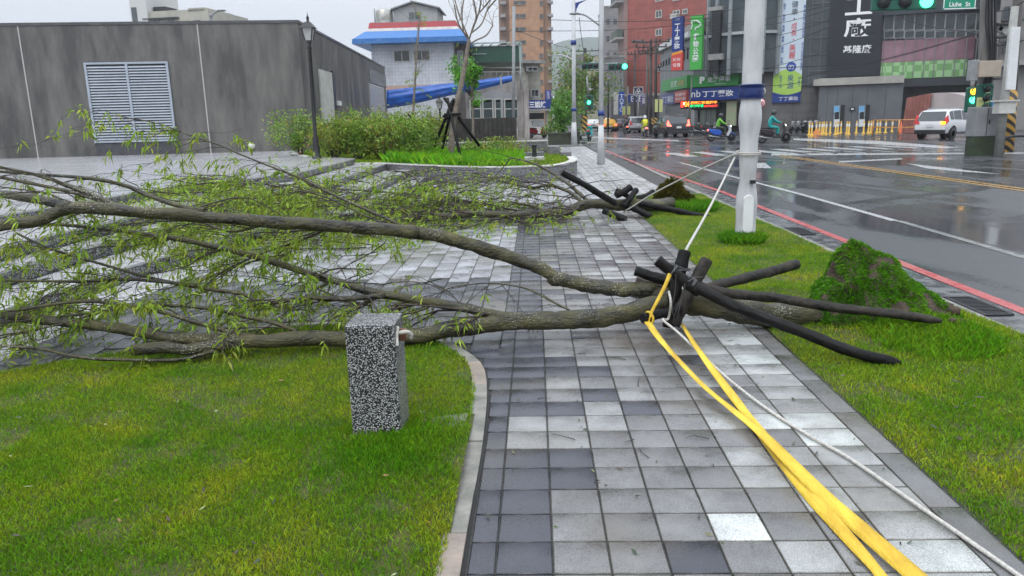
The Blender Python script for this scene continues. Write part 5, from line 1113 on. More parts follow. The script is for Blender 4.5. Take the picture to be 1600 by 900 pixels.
# stepped stone block wall right of the planter, garden light
t = thing('stone_wall', 'low stepped gray stone wall behind the lawn of the planter', 'wall', (-.5, 28, 0))
b = MB(); b.bx(-4, .45, 27.0, 27.35, 0, .78, 0); b.bx(.46, .85, 26.2, 27.35, 0, .62, 0); b.bx(.86, 1.2, 25.2, 27.35, 0, .46, 0); b.bx(-4.02, .47, 26.98, 27.37, .781, .82, 1); b.bx(-1.2, .3, 24.8, 25.3, .3, .5, 0)
b.build('wall', [m_plant, m_offw], t)
t = thing('garden_light', 'small square black garden light on a pale slab in the planter lawn', 'garden light', D(835, 244, 23.3)); c = D(835, 244, 23.3); b = MB(); b.bx(c[0]-.3, c[0]+.3, c[1]-.25, c[1]+.25, c[2]-.12, c[2]-.02); b.build('base_slab', m_offw, t)
b = MB(); b.bx(c[0]-.07, c[0]+.07, c[1]-.07, c[1]+.07, c[2]-.02, c[2]+.3); b.bx(c[0]-.085, c[0]+.085, c[1]-.085, c[1]+.085, c[2]+.3, c[2]+.34); b.build('post', m_black, t)
# black lamp post
def lamp_post(x, y, z0, h, label):
    t = thing('lamp_post', label, 'lamp post', (x, y, z0)); b = MB()
    b.lathe([(.13, z0), (.13, z0+.08), (.09, z0+.12), (.11, z0+.3), (.075, z0+.42), (.09, z0+.55), (.055, z0+.65), (.05, z0+h-.95), (.07, z0+h-.93), (.035, z0+h-.85), (.05, z0+h-.8), (.09, z0+h-.72)], (x, y, 0), 14); b.build('pole', m_black, t)
    hz = z0+h-.72; b = MB(); b.hexa([(x-.085, y-.085, hz), (x+.085, y-.085, hz), (x+.085, y+.085, hz), (x-.085, y+.085, hz), (x-.14, y-.14, hz+.32), (x+.14, y-.14, hz+.32), (x+.14, y+.14, hz+.32), (x-.14, y+.14, hz+.32)]); b.build('lantern_glass', mat('lantern_glass', (.4, .4, .38), (.3, .3, .3), sc=6, rough=.3), t)
    b = MB()
    for sx in (-1, 1):
        for sy in (-1, 1): b.tube([(x+sx*.087, y+sy*.087, hz), (x+sx*.145, y+sy*.145, hz+.33)], .014, 5)
    b.hexa([(x-.2, y-.2, hz+.32), (x+.2, y-.2, hz+.32), (x+.2, y+.2, hz+.32), (x-.2, y+.2, hz+.32), (x-.07, y-.07, hz+.48), (x+.07, y-.07, hz+.48), (x+.07, y+.07, hz+.48), (x-.07, y+.07, hz+.48)])
    b.lathe([(.05, hz+.48), (.03, hz+.54), (.045, hz+.58), (.012, hz+.66), (.002, hz+.75)], (x, y, 0), 8); b.build('lantern_cap', m_black, t); return t
c = G(495, 248, .6); zt = D(480, 20, c[1])[2]; lp_ = lamp_post(c[0], c[1], .6, zt-.6, 'tall black lamp post with a square lantern at the end of the terrace')
# it leans a little to the left, as in the picture
lp_.rotation_euler = (0, math.atan2(D(480, 20, c[1])[0]-c[0], zt-.6), 0)
c = D(689, 215, 40); zt = D(689, 147, 40)[2]; lamp_post(c[0], c[1], .3, zt-.3, 'far black lamp post behind the black tree tripod')
# spotlight on the terrace at the foot of the wall
c = D(393, 236, 25.5); t = thing('floor_spotlight', 'small round floor spotlight on the terrace before the concrete wall', 'spotlight', (c[0], c[1], .6)); b = MB(); b.ball((c[0], c[1], .85), .14, 0, 12); b.build('head', m_dark, t); b = MB(); b.ball((c[0]+.03, c[1]-.04, .89), .12, 0, 12); b.build('lens', m_offw, t); b = MB(); b.cyl((c[0], c[1]), .03, .6, .74, 8); b.build('stem', m_dark, t)
# standing trees with tripods
def tripod(P_top, feet, label, r=.045, rings=True):
    t = thing('tree_tripod', label, 'tripod', feet[0]); 
    for f in feet: 
        d = P_top-f; MB().tube([f, P_top+d/np.linalg.norm(d)*.22+rng.normal(size=3)*.04], r, 8).build('leg', m_stake, t)
    b = MB()
    for k in range(3): b.tube([P_top+np.array([math.cos(k*2.1)*.3, math.sin(k*2.1)*.3, -.35+k*.05]), P_top+np.array([math.cos(k*2.1+2)*.3, math.sin(k*2.1+2)*.3, -.35+k*.05])], r*.9, 6)
    b.build('brace', m_stake, t); return t
def bare_branches(mb, p, d, L, r, depth):
    n = 5; P = [np.array(p, float)]; d = np.array(d, float)
    for i in range(n): d = d+rng.normal(size=3)*.13; d /= np.linalg.norm(d); P.append(P[-1]+d*L/n)
    mb.tube(P, [r*(1-.6*i/n) for i in range(n+1)], 5, caps=False)
    if depth:
        for i in (2, 3, 4, 5):
            if rng.random() < .7: bare_branches(mb, P[i], d*.8+rng.normal(size=3)*.6+np.array([0, 0, .25]), L*.5, r*.5, depth-1)
Yt = 22.5
m_pbark = mat('pale_bark', (.12, .10, .08), (.24, .2, .16), sc=9, rough=.8, bump=.4, bsc=30)
t = thing('young_tree', 'bare young tree with a leaning trunk held by the black tripod', 'tree', D(706, 238, Yt)); b = MB()
P = [D(705, 242, Yt), D(707, 205, Yt), D(712, 172, Yt), (D(720, 135, Yt)), D(727, 100, Yt), D(733, 62, Yt)]; Qq = crom(P, 5); b.tube(Qq, [.10-.05*i/(len(Qq)-1) for i in range(len(Qq))], 8, wob=.2)
for L_ in ([(733, 62), (738, 45), (744, 25), (740, 0), (736, -20)], [(733, 62), (726, 45), (718, 25), (712, 5), (705, -20)], [(736, 52), (752, 38), (762, 15), (780, -6)], [(738, 48), (748, 20), (752, -5), (750, -25)], [(731, 72), (742, 64), (760, 55), (770, 40)], [(729, 58), (716, 36), (710, 8)], [(744, 25), (756, 12), (770, -5)], [(733, 62), (724, 48), (722, 20), (726, -10)]):
    b.tube(crom([D(x, y, Yt+rng.uniform(-.3, .3)) for x, y in L_], 4), .022, 5, caps=False)
    for _ in range(3):
        i = rng.integers(1, len(L_)); bare_branches(b, D(*L_[i], Yt), (rng.normal()*.5, rng.normal()*.4, .8), .7, .010, 1)
b.build('trunk', m_pbark, t)
cc_ = Crown()
for _ in range(10): cc_.twig(D(730+rng.normal()*4, rng.uniform(60, 120), Yt), rng.normal(size=3), .35, .004, 0, .5, 0, .06)
o = cc_.build(t)
gz0 = D(706, 240, Yt)[2]
tripod(D(703, 165, Yt), [D(678, 230, Yt+.4), D(691, 232, Yt+.9), D(720, 248, Yt-1.2), D(749, 228, Yt+.3)], 'black stake tripod round the bare young tree in the planter')
Ys = 27.0
t = thing('sapling', 'thin sapling with few leaves standing before the tiled house', 'tree', D(645, 215, Ys)); b = MB(); Qq = crom([D(644, 222, Ys), D(646, 170, Ys), D(650, 100, Ys), D(655, 38, Ys), D(656, 20, Ys)], 5); b.tube(Qq, [.05-.035*i/(len(Qq)-1) for i in range(len(Qq))], 6)
for _ in range(10): i = rng.integers(8, len(Qq)-1); bare_branches(b, Qq[i], (rng.normal()*.6, 0, .9), .8, .012, 1)
b.build('trunk', m_pbark, t); cc_ = Crown()
for y in (22, 28, 34, 40, 110, 118, 125, 132, 140, 148, 155, 163): cc_.twig(D(650+rng.normal()*5, y, Ys), (rng.normal(), 0, .2), .3, .006, 0, 1.6, 0, .09)
cc_.build(t)
tripod(D(645, 186, Ys), [D(626, 205, Ys), D(640, 212, Ys), D(655, 212, Ys+.3), D(664, 204, Ys)], 'small black tripod round the thin sapling', r=.04)
t = thing('young_tree', 'leafy green young tree just right of the bare one', 'tree', D(740, 215, 27)); b = MB(); Qq = crom([D(739, 225, 27), D(739, 180, 27), D(737, 130, 27), D(735, 95, 27)], 5); b.tube(Qq, [.05-.03*i/(len(Qq)-1) for i in range(len(Qq))], 6); b.build('trunk', m_pbark, t)
c = D(737, 150, 27); c2z = D(737, 92, 27)
leafcloud('', '', (c[0], c[1], c[2]), .5, .4, (c2z[2]-c[2])*.9, 1500, .07, parent=t, tint=(.6, 1.15, .7), red=0, stems=4)
c = D(738, 168, 27); leafcloud('', '', (c[0]+.1, c[1], c[2]), .25, .25, .4, 200, .06, parent=t, tint=(.6, 1.15, .7), red=0, stems=2)
# ============================================================= BACKGROUND: right side buildings
m_cw = mat('dark_glass_wall', (.035, .045, .05), (.06, .075, .08), sc=.4, rough=.12, spec=.6)
m_stone = grid_mat('gray_stone_cladding', (.13, .125, .12), (.06, .06, .06), 1.6, .8, rough=.5, mort_w=.015)
m_dkwall = grid_mat('dark_cladding', (.055, .058, .062), (.03, .03, .03), 1.2, 3.0, rough=.4, mort_w=.02)
Yb = 70.0
FB = Face(D(1186, 180, 72), D(1640, 180, 64))
big = thing('commercial_building', 'large dark glass and stone commercial building with a black sign on the far corner', 'building', (FB.P0[0], FB.P0[1], 0))
b = MB(); FB.rect(b, 1186, -260, 1278.4, 206, -12, 0); FB.rect(b, 1262, 60, 1302, 206, -11.8, -.03); b.build('stone_wall', m_stone, big)
b = MB(); FB.rect(b, 1262, -260, 1304, 133, -11, .15); 
b.build('glass_wall', m_cw, big)
b = MB(); FB.rect(b, 1278.5, -260, 1640, 134, -13, -.1); FB.rect(b, 1278.5, 134, 1640, 206, -13, -1.2); b.build('wall', m_dkwall, big)
b = MB()
for y in (5, 32, 58, 84, 110): FB.rect(b, 1264, y, 1303, y+1.2, .15, .25)
for x in (1268, 1284, 1300): FB.rect(b, x, -60, x+1, 133, .25, .3)
b.build('mullions', mat('mullion', (.1, .11, .12), rough=.4), big)
# ribbon windows above the printed bands: individual panes
for k in range(10):
    x0 = 1381+k*16; window(FB, x0, 21, x0+16, 47, big, frame=m_gray, glass=mat('curtain_glass', (.02, .03, .032), (.055, .07, .07), sc=.9, rough=.1, spec=.6) if k == 0 else bpy.data.materials['curtain_glass'], fw=.05, mull=0)
    window(FB, x0, 48, x0+16, 60, big, frame=m_gray, glass=bpy.data.materials['curtain_glass'], fw=.05, mull=0)
b = MB(); FB.rect(b, 1375, 8, 1545, 20, 0, .5); b.build('spandrel', mat('spandrel', (.035, .045, .055), rough=.3), big)
b = MB(); FB.rect(b, 1378, 60.5, 1522, 95, 0, .05); b.build('purple_film', mat('purple_film', (.16, .08, .10), (.34, .2, .24), sc=.35, rough=.25, contrast=(.35, .7)), big)
gm = bpy.data.materials.new('green_print'); gm.use_nodes = True; nt_ = gm.node_tree; ck = nt_.nodes.new('ShaderNodeTexChecker'); ck.inputs['Scale'].default_value = 1.9; tc_ = nt_.nodes.new('ShaderNodeTexCoord'); nt_.links.new(tc_.outputs['Object'], ck.inputs[0]); ck.inputs[1].default_value = (.30, .5, .25, 1); ck.inputs[2].default_value = (.16, .34, .12, 1); nt_.links.new(ck.outputs[0], nt_.nodes['Principled BSDF'].inputs[0]); nt_.nodes['Principled BSDF'].inputs['Roughness'].default_value = .3
b = MB(); FB.rect(b, 1376, 95.5, 1510, 121.5, 0, .05); b.build('green_film', gm, big)
b = MB()
for k in range(11): FB.rect(b, 1380+k*16-k*.1, 60, 1380.8+k*16, 121, .05, .12)
b.build('film_mullions', mat('thin_mullion', (.2, .2, .2), rough=.4), big)
b = MB(); FB.rect(b, 1405, 122, 1560, 134, -.1, 1.2); b.build('soffit', mat('soffit', (.03, .035, .04), rough=.35), big)
# projecting gray entrance box with pale top band
b = MB(); FB.rect(b, 1279, 133.2, 1406, 206, -1.5, 2.0); b.build('entrance_box', mat('gray_hoarding', (.10, .105, .115), (.13, .135, .145), sc=.5, rough=.45), big)
b = MB(); FB.rect(b, 1272, 122, 1409, 133, .2, 2.3); b.build('entrance_band', mat('pale_band', (.40, .39, .35), (.3, .29, .26), sc=1, rough=.6), big)
b = MB(); 
for x in (1292, 1307, 1330, 1352, 1380): FB.rect(b, x, 135, x+.5, 204, 2.0, 2.01)
b.build('hoarding_joint', m_dark, big)
# two poster doors
for i, x in enumerate((1302, 1340)):
    t = thing('poster_board', ('left' if i == 0 else 'right')+'-hand tall poster with blue top and white foot on the gray entrance box', 'poster', FB.pt(FB.sz(x+8, 200)[0], 0, 2.1))
    b = MB(); FB.rect(b, x+10, 164, x+16.5, 199, 2.0, 2.12); b.build('dark_edge', m_black, t)
    b = MB(); FB.rect(b, x, 165, x+10, 198, 2.0, 2.15); b.build('board', mat('poster_gray', (.25, .3, .33), (.12, .14, .16), sc=1.2, rough=.4), t)
    b = MB(); FB.rect(b, x+.7, 166, x+9, 176, 2.15, 2.17); b.build('blue_field', mat('poster_blue', (.12, .35, .6), (.4, .5, .55), sc=.8, rough=.4), t)
    b = MB(); FB.rect(b, x+1, 186, x+9.4, 197, 2.15, 2.17); b.build('white_field', m_white, t)
    b = MB(); FB.rect(b, x+2.5, 175, x+8.5, 186, 2.15, 2.18); b.build('dark_field', m_dark, t)
t = thing('wall_plaque', 'small dark plaque between the two tall posters', 'plaque', FB.pt(FB.sz(1331, 172)[0], FB.sz(1331, 172)[1], 2.05)); b = MB(); FB.rect(b, 1327, 168, 1335, 173, 2.0, 2.1); b.build('board', m_black, t); b = MB(); FB.rect(b, 1329, 169.5, 1333, 171.5, 2.1, 2.12); b.build('mark', m_wtext, t)
# black sign
t = thing('black_sign', 'huge black wall sign with white characters', 'sign', FB.pt(FB.sz(1340, 60)[0], FB.sz(1340, 118)[1], .4))
b = MB(); FB.rect(b, 1298, -120, 1381, 119, .15, .55); b.build('board', mat('sign_black', (.012, .013, .02), rough=.4), t)
FB.text('工', 1321, -4, 1363, 24, .56, m_wtext, t, bold=.02); FB.text('廠', 1319, 29, 1361, 58, .56, m_wtext, t, bold=.02); FB.text('基隆廠', 1317, 71, 1361, 84, .56, m_wtext, t, bold=.015)
# tall banner
t = thing('banner', 'tall white and lime banner with vertical characters on the stone wall', 'banner', FB.pt(FB.sz(1238, 160)[0], FB.sz(1238, 160)[1], .4))
a0, a1, z0, z1 = FB.lim(1213, -100, 1258, 160)
def bz(y): return FB.sz(1236, y)[1]
b = MB(); FB.blk(b, a0, a1, bz(160), bz(-100), 0, .2); b.build('sheet', mat('banner_white', (.48, .57, .66), (.58, .64, .66), sc=.3, rough=.5), t)
b = MB(); n = 14
for k in range(n):
    u0, u1 = k/n, (k+1)/n; zz = lambda u: bz(118)+(bz(108)-bz(118))*math.sin(u*math.pi)
    b.add([FB.pt(a0+(a1-a0)*u0, bz(148), .205), FB.pt(a0+(a1-a0)*u1, bz(148), .205), FB.pt(a0+(a1-a0)*u1, zz(u1), .205), FB.pt(a0+(a1-a0)*u0, zz(u0), .205)], [(0, 1, 2, 3)])
b.build('lime_field', mat('lime', (.32, .52, .08), (.4, .58, .12), sc=.6, rough=.5), t)
b = MB()
for k in range(n):
    u0, u1 = k/n, (k+1)/n; zz = lambda u: bz(143)+(bz(148)-bz(143))*math.sin(u*math.pi)
    b.add([FB.pt(a0+(a1-a0)*u0, bz(160), .21), FB.pt(a0+(a1-a0)*u1, bz(160), .21), FB.pt(a0+(a1-a0)*u1, zz(u1), .21), FB.pt(a0+(a1-a0)*u0, zz(u0), .21)], [(0, 1, 2, 3)])
b.build('blue_field', m_blue, t)
kw = dict(vertical=True)
FB.text('健康・', 1237, 2, 1247, 36, .215, m_dtext, t, **kw); FB.text('成長・', 1236, 36, 1245, 68, .215, m_rtext, t, **kw); FB.text('美麗', 1233, 69, 1243, 93, .215, m_rtext, t, **kw)
b = MB(); a, z = FB.sz(1236.5, 104.5); b.add([FB.pt(a+.42*math.cos(q), z+.42*math.sin(q), .212) for q in np.linspace(0, 2*math.pi, 21)[:-1]], [tuple(range(20))]); b.build('disc', m_btext, t)
FB.text('的', 1232.5, 101, 1240.5, 108.5, .22, m_wtext, t); FB.text('泉源', 1230, 117, 1240, 140, .215, m_btext, t, **kw); FB.text('丁丁藥妝', 1217, 151, 1247, 157, .22, m_wtext, t)
FB.text('親子 蔬菜 保健 醫療 藥局 諮詢', 1222, 6, 1226, 100, .215, m_btext, t, **kw); FB.text('專業藥師為您服務 各大品牌保養品', 1253, 8, 1256.5, 110, .215, m_btext, t, **kw); FB.text('歡迎入內', 1218, 118, 1222, 138, .215, m_btext, t, **kw); FB.text('中藥行', 1247, 120, 1250.5, 136, .215, m_btext, t, **kw)
# gray concrete building at the right edge
FR = Face(D(1528, 180, 62), D(1680, 180, 58)); t = thing('concrete_building', 'tall pale gray concrete building behind the utility poles at the right edge', 'building', (FR.P0[0], FR.P0[1], 0))
b = MB(); FR.rect(b, 1562, -200, 1700, 206, -8, -.5, 0); FR.rect(b, 1540, 20, 1561.5, 98, -2, .2, 0); b.build('wall', mat('gray_concrete_far', (.17, .165, .16), (.25, .24, .23), sc=.5, rough=.7, stretch=(1, 1, .3)), t)
b = MB(); FR.rect(b, 1563, 92, 1700, 100, -.5, .6); b.build('slab_edge', m_conc, t)
for (x0, y0) in ((1566, 10), (1582, 12), (1566, 55), (1582, 56)): window(FR, x0, y0, x0+11, y0+22, t, off=-.4, glass=m_glass, lim=None)
# ---- corner drugstore building
K0 = D(1083, 180, 76); FRt = Face(K0, D(1192, 180, 71.5)); FL = Face(D(1028, 180, 92), K0)
cs = thing('corner_shop_building', 'gray curtain wall corner building above the green and blue shop signs', 'building', (K0[0], K0[1], 0))
m_corr = mat('gray_panel_wall', (.10, .11, .12), (.19, .2, .21), sc=3, rough=.4, stretch=(2.2, 2.2, .04), det=3); m_corr2 = mat('light_gray_column', (.26, .29, .3), (.2, .22, .23), sc=1, rough=.45)
b = MB(); FRt.rect(b, 1083.5, 52, 1190, 210, -8, 0); FL.rect(b, 1031, 66, 1083, 210, -9, 0); b.build('wall', m_corr, cs)
# rounded stair tower of glass and columns
b = MB(); c0 = FRt.pt(FRt.sz(1150, 180)[0], 0, -2.2); b.lathe([(4.0, 5.2), (4.0, 30)], (c0[0], c0[1], 0), 28, 0); b.build('curved_glass_wall', m_cw, cs)
b = MB()
for k in range(10):
    a = math.pi*1.05+k*.36; b.box((c0[0]+4.05*math.cos(a), c0[1]+4.05*math.sin(a), 17), (.3, .3, 24), rz=a)
for z in (8.5, 12.2, 15.8, 19.4): b.lathe([(4.1, z), (4.15, z+.25)], (c0[0], c0[1], 0), 28)
b.build('columns', m_corr2, cs)
b = MB()
for (x0, y0, x1, y1) in ((1129, 20, 1142, 86), (1126, 95, 1139, 114)):
    FRt.rect(b, x0, y0, x1, y1, 1.85, 2.2)
b.build('dark_openings', m_black, cs)
b = MB()
for (x0, y0, x1, y1) in ((1124, 86, 1146, 95), (1124, 14, 1146, 20)): FRt.rect(b, x0, y0, x1, y1, 1.85, 2.3)
b.build('concrete_bands', m_conc, cs)
# slanted cornice and roof on the street side
b = MB()
for (x0, ya, x1, yb) in ((1031, 82, 1048, 74), (1048.3, 74, 1066, 66), (1066.3, 66, 1083, 58)):
    (p, zp), (q, zq) = FL.sz(x0, ya), FL.sz(x1, yb); (p2, zp2), (q2, zq2) = FL.sz(x0, ya-9), FL.sz(x1, yb-9)
    b.hexa([FL.pt(p, zp, .5), FL.pt(q, zq, .5), FL.pt(q, zq, 0), FL.pt(p, zp, 0), FL.pt(p, zp2, .5), FL.pt(q, zq2, .5), FL.pt(q, zq2, 0), FL.pt(p, zp2, 0)])
b.build('cornice', mat('white_cornice', (.55, .56, .56), rough=.5), cs)
b = MB(); (p, zp), (q, zq) = FL.sz(1034, 72), FL.sz(1083, 50); (p2, zp2), (q2, zq2) = FL.sz(1040, 62), FL.sz(1083, 28)
b.hexa([FL.pt(p, zp, .4), FL.pt(q, zq, .4), FL.pt(q, zq, -5), FL.pt(p, zp, -5), FL.pt(p2, zp2, -.5), FL.pt(q2, zq2, -.5), FL.pt(q2, zq2, -5), FL.pt(p2, zp2, -5)]); b.build('roof', mat('brown_roof', (.09, .085, .075), (.13, .12, .1), sc=1, rough=.6), cs)
for k in range(12): b = MB(); a = FL.L*k/12; FL.blk(b, a, a+.12, 7, FL.sz(1055, 84)[1]-.5+k*.07, 0, .12); b.build('rib', m_dark, cs)
b = MB(); FRt.rect(b, 1084, 160, 1190, 206, .02, .06); FL.rect(b, 1040, 166, 1082, 206, .02, .06); b.build('dark_ground_floor', mat('dark_interior', (.015, .016, .018), rough=.2), cs)
b = MB(); FRt.rect(b, 1096, 171, 1120, 196, .06, .25, 0); FRt.rect(b, 1086, 172, 1091, 205, .06, .8, 1); b.build('shop_shutter', [mat('shutter_stripe', (.16, .2, .17), (.03, .03, .03), sc=3, rough=.5, stretch=(3, 3, .03)), m_gray], cs)  # gray-green and dark upright stripes on the shutter
b = MB(); FRt.rect(b, 1137, 158, 1152, 196, .06, .3); b.build('poster_panel', mat('green_poster', (.25, .36, .2), (.36, .3, .22), sc=1.2, rough=.5), cs)
def fsign(F, x0, y0, x1, y1, m, label, off=.6, name='shop_sign', o0=.05, yl=None, group=None):
    a0, a1, z0, z1 = F.lim(x0, y0, x1, y1); t = thing(name, label, 'sign', F.pt((a0+a1)/2, z0, off), group); b = MB(); F.blk(b, a0, a1, z0, z1, o0, off); b.build('board', m, t); return t
t = fsign(FRt, 1083, 117, 1158, 135, m_green, 'wide green sign with a white P above the blue drugstore sign', .6)
FRt.text('P', 1098, 120, 1106, 131, .62, m_wtext, t, bold=.06); FRt.text('免費停車', 1110, 119, 1146, 128, .62, m_wtext, t, bold=.02); FRt.text('PARKING', 1122, 130, 1138, 132, .62, m_wtext, t)
t = fsign(FRt, 1083, 137, 1162, 156, m_blue, 'wide blue drugstore sign with white characters on the corner', .8)
FRt.text('nb', 1087, 141, 1101, 152, .82, m_wtext, t); FRt.text('丁丁藥妝', 1104, 141, 1152, 151, .82, m_wtext, t, bold=.02)
t = fsign(FL, 1042, 122, 1082.5, 140, m_green, 'green sign round the corner on the receding side', .6); FL.text('日式', 1058, 126, 1067, 136, .62, m_wtext, t); FL.text('料理', 1069, 125, 1078, 134, .62, mat('orange_lettering', (.6, .35, .1), rough=.5), t)
t = fsign(FL, 1042, 147, 1062, 163, m_blue, 'small blue sign below the receding green sign', .6); FL.text('丁丁藥妝', 1043, 150, 1061, 160, .62, m_wtext, t)
t = fsign(FL, 1063, 142, 1082.5, 160, mat('red_sign', (.42, .07, .06), rough=.5), 'small red sign at the corner under the green signs', .62); FL.text('特賣中', 1065, 145, 1081, 150, .64, m_wtext, t); FL.text('歡迎光臨', 1065, 152, 1081, 156, .64, m_wtext, t)
# LED board
t = thing('led_sign', 'glowing red, orange and green message board under the drugstore sign', 'sign', FRt.pt(FRt.sz(1105, 165)[0], FRt.sz(1105, 170)[1], 1)); b = MB(); FRt.rect(b, 1068, 157.5, 1127, 169.5, .3, .6); b.build('housing', m_black, t)
m_lo = mat('led_orange', (1, .22, .02), emit=2.6); m_lg = mat('led_green', (.02, .8, .2), emit=1.4); m_lr = mat('led_red', (1, .04, .02), emit=2.2); m_lw = mat('led_pale', (1, .75, .4), emit=2.2)
FRt.text('優惠活動實施中', 1084, 158, 1125, 162.5, .64, m_lo, t, bold=.03); FRt.text('滿額送好禮', 1083, 163.5, 1104, 167.5, .64, m_lg, t, bold=.04); FRt.text('全館九折起', 1105, 164, 1126, 167, .64, m_lr, t, bold=.04); FRt.text('24', 1075, 158.5, 1082, 166.5, .64, m_lo, t, bold=.05)
b = MB(); FRt.rect(b, 1069, 159, 1072.5, 168, .6, .64); b.build('lit_panel', m_lr, t); b = MB(); FRt.rect(b, 1072.8, 160, 1074.5, 164, .6, .64); b.build('lit_panel', m_lw, t)
# hanging vertical signs
def vsign(Fc, x0, y0, x1, y1, m, label, off):
    t = thing('vertical_sign', label, 'sign', Fc.pt(Fc.sz((x0+x1)/2, y1)[0], Fc.sz((x0+x1)/2, y1)[1], off)); b = MB(); Fc.rect(b, x0, y0, x1, y1, off-.35, off); b.build('board', m, t)
    b = MB(); a, z = Fc.sz((x0+x1)/2, y1); 
    for yy in (y0+4, y1-6): b.tube([Fc.pt(a, Fc.sz(x0, yy)[1], -1), Fc.pt(a, Fc.sz(x0, yy)[1], off-.4)], .06, 5)
    b.build('bracket', m_gray, t); return t
t = vsign(FRt, 1069.5, 30, 1086, 82, m_blue, 'hanging blue vertical sign with a red lower part left of the green one', 2.4); FRt.text('丁丁藥妝', 1073.5, 40, 1082.5, 79, 2.43, m_wtext, t, vertical=True, bold=.02); FRt.text('大型', 1074, 32.5, 1082, 35, 2.43, m_wtext, t)
b = MB(); FRt.rect(b, 1068.5, 84.5, 1085.3, 111, 2.05, 2.4); b.build('red_board', mat('coral_red', (.6, .07, .06), rough=.4), t); b = MB(); b.add([FRt.pt(*FRt.sz(1069.2, 89), 2.42), FRt.pt(*FRt.sz(1085.5, 84), 2.42), FRt.pt(*FRt.sz(1085.8, 80), 2.42), FRt.pt(*FRt.sz(1069.4, 85.5), 2.42)], [(0, 1, 2, 3)]); b.build('orange_stripe', mat('orange_stripe', (.8, .3, .03), rough=.4), t)
FRt.text('彩妝', 1071, 92, 1083, 97, 2.43, m_wtext, t); FRt.text('保養', 1071, 100, 1083, 106, 2.43, m_wtext, t)
t = vsign(FRt, 1098.5, 27, 1116.5, 110, mat('leaf_green_sign', (.06, .38, .06), rough=.4), 'hanging bright green vertical sign with white characters', 2.5); FRt.text('寵物公園', 1103, 55, 1111.5, 99, 2.53, m_wtext, t, vertical=True, bold=.02)
b = MB(); b.tube(crom([FRt.pt(*FRt.sz(x, y), 2.53) for x, y in ((1100, 49), (1102, 43), (1101, 37), (1105, 36), (1110, 36), (1115, 41), (1112, 45), (1107, 47), (1107, 51))], 4), .06, 4); b.build('swirl_mark', m_wtext, t)
# red brick block behind, with gray neighbour and balconies
m_rbk = grid_mat('red_brick_tile', (.36, .10, .075), (.2, .07, .055), .5, .16, rough=.6, off=.5, mort_w=.01, c2=(.28, .075, .06))
FK = Face(D(976, 120, 135), D(1135, 120, 118)); rk = thing('red_brick_building', 'tall red brick tile apartment building with small windows', 'building', (FK.P0[0], FK.P0[1], 0))
b = MB(); FK.rect(b, 976, -260, 1140, 205, -16, 0); b.build('wall', m_rbk, rk)
i = 0
for (x0, y0, x1, y1) in ((1025, 16, 1035, 28), (1052, 16, 1063, 28), (1067, 14, 1075, 22), (1025, 45, 1035, 56), (1052, 43, 1064, 55), (1025, -8, 1037, 2), (1052, -8, 1064, 1), (1026, 74, 1036, 84), (1024, 102, 1034, 112), (990, 140, 1000, 150)): window(FK, x0, y0, x1, y1, rk, off=.15, frame=m_offw, fw=.12)
b = MB(); FK.rect(b, 1053, 22, 1063, 29, .15, .9); b.build('air_conditioner', m_offw, rk)
FK2 = Face(D(966, 100, 140), D(976, 100, 134)); b = MB(); FK2.rect(b, 966, -200, 976, 200, -10, 0); b.build('side_wall', mat('pinkish_side', (.3, .2, .18), (.24, .17, .15), sc=.6, rough=.7), rk)
for y in (6, 62, 100, 132): b = MB(); FK2.rect(b, 964, y-1, 975, y+2, 0, 1.4); FK2.rect(b, 965, y-13, 975, y-1.5, .2, 1.2, 1); b.build('balcony', [bpy.data.materials['balcony_gray'], mat('green_cage', (.08, .11, .09), rough=.5)], rk)
t, f_ = simple_block('apartment_building', 'gray block with a flat roof left of the red brick building', 944, 12, 966, 160, m_gb, 6, 2, grp=None)
simple_block('apartment_building', 'dark block with balconies below the gray one', 946, 90, 975, 128, mat('dark_block2', (.12, .12, .125), (.2, .19, .19), sc=.6, rough=.7), 4, 3)
simple_block('apartment_building', 'low shop block with dark arcade under the red brick building', 955, 150, 1030, 118, mat('arcade', (.06, .055, .055), (.1, .09, .09), sc=.5, rough=.5), 0, 0)
# smaller signs down the street
def freesign(x0, y0, x1, y1, Y, m, label, tx=None, tm=None, post=None, ang=0, **k):
    Fc = Face(D(x0, 170, Y), D(x1, 170, Y+ang)); t = thing('street_sign', label, 'sign', Fc.pt(0, Fc.sz(x0, y1)[1])); b = MB(); Fc.rect(b, x0, y0, x1, y1, -.15, 0); b.build('board', m, t)
    if tx: Fc.text(tx, x0+(x1-x0)*.15, y0+(y1-y0)*.12, x1-(x1-x0)*.15, y1-(y1-y0)*.12, .03, tm or m_wtext, t, **k)
    if post: b = MB(); q = D((x0+x1)/2, y1, Y+.2); b.tube([(q[0], q[1], -.1), (q[0], q[1], D(x0, y0, Y)[2])], .09, 6); b.build('post', m_gray, t)
    return t
t = freesign(959, 143, 966, 179, 100, m_offw, 'pale vertical shop sign left of the blue one'); 
t = freesign(967, 143, 975.5, 179.5, 99.7, mat('bright_blue', (.015, .08, .35), rough=.4), 'bright blue vertical sign with white letters reading downward', 'TOTO', vertical=True)
t = freesign(981, 148, 1013, 160, 100, m_blue, 'blue fascia sign with repeated round white letters', 'EC EC'); t = freesign(1001, 151, 1015, 164, 95, mat('violet_sign', (.1, .07, .2), rough=.4), 'dim violet shop sign beside the utility poles', '藥局')
t = freesign(990.5, 136, 1004.5, 148.5, 96, mat('navy', (.015, .015, .06), rough=.4), 'square navy sign with three joined white rings', post=True)
Fc = Face(D(990.5, 170, 96), D(1004.5, 170, 96)); b = MB()
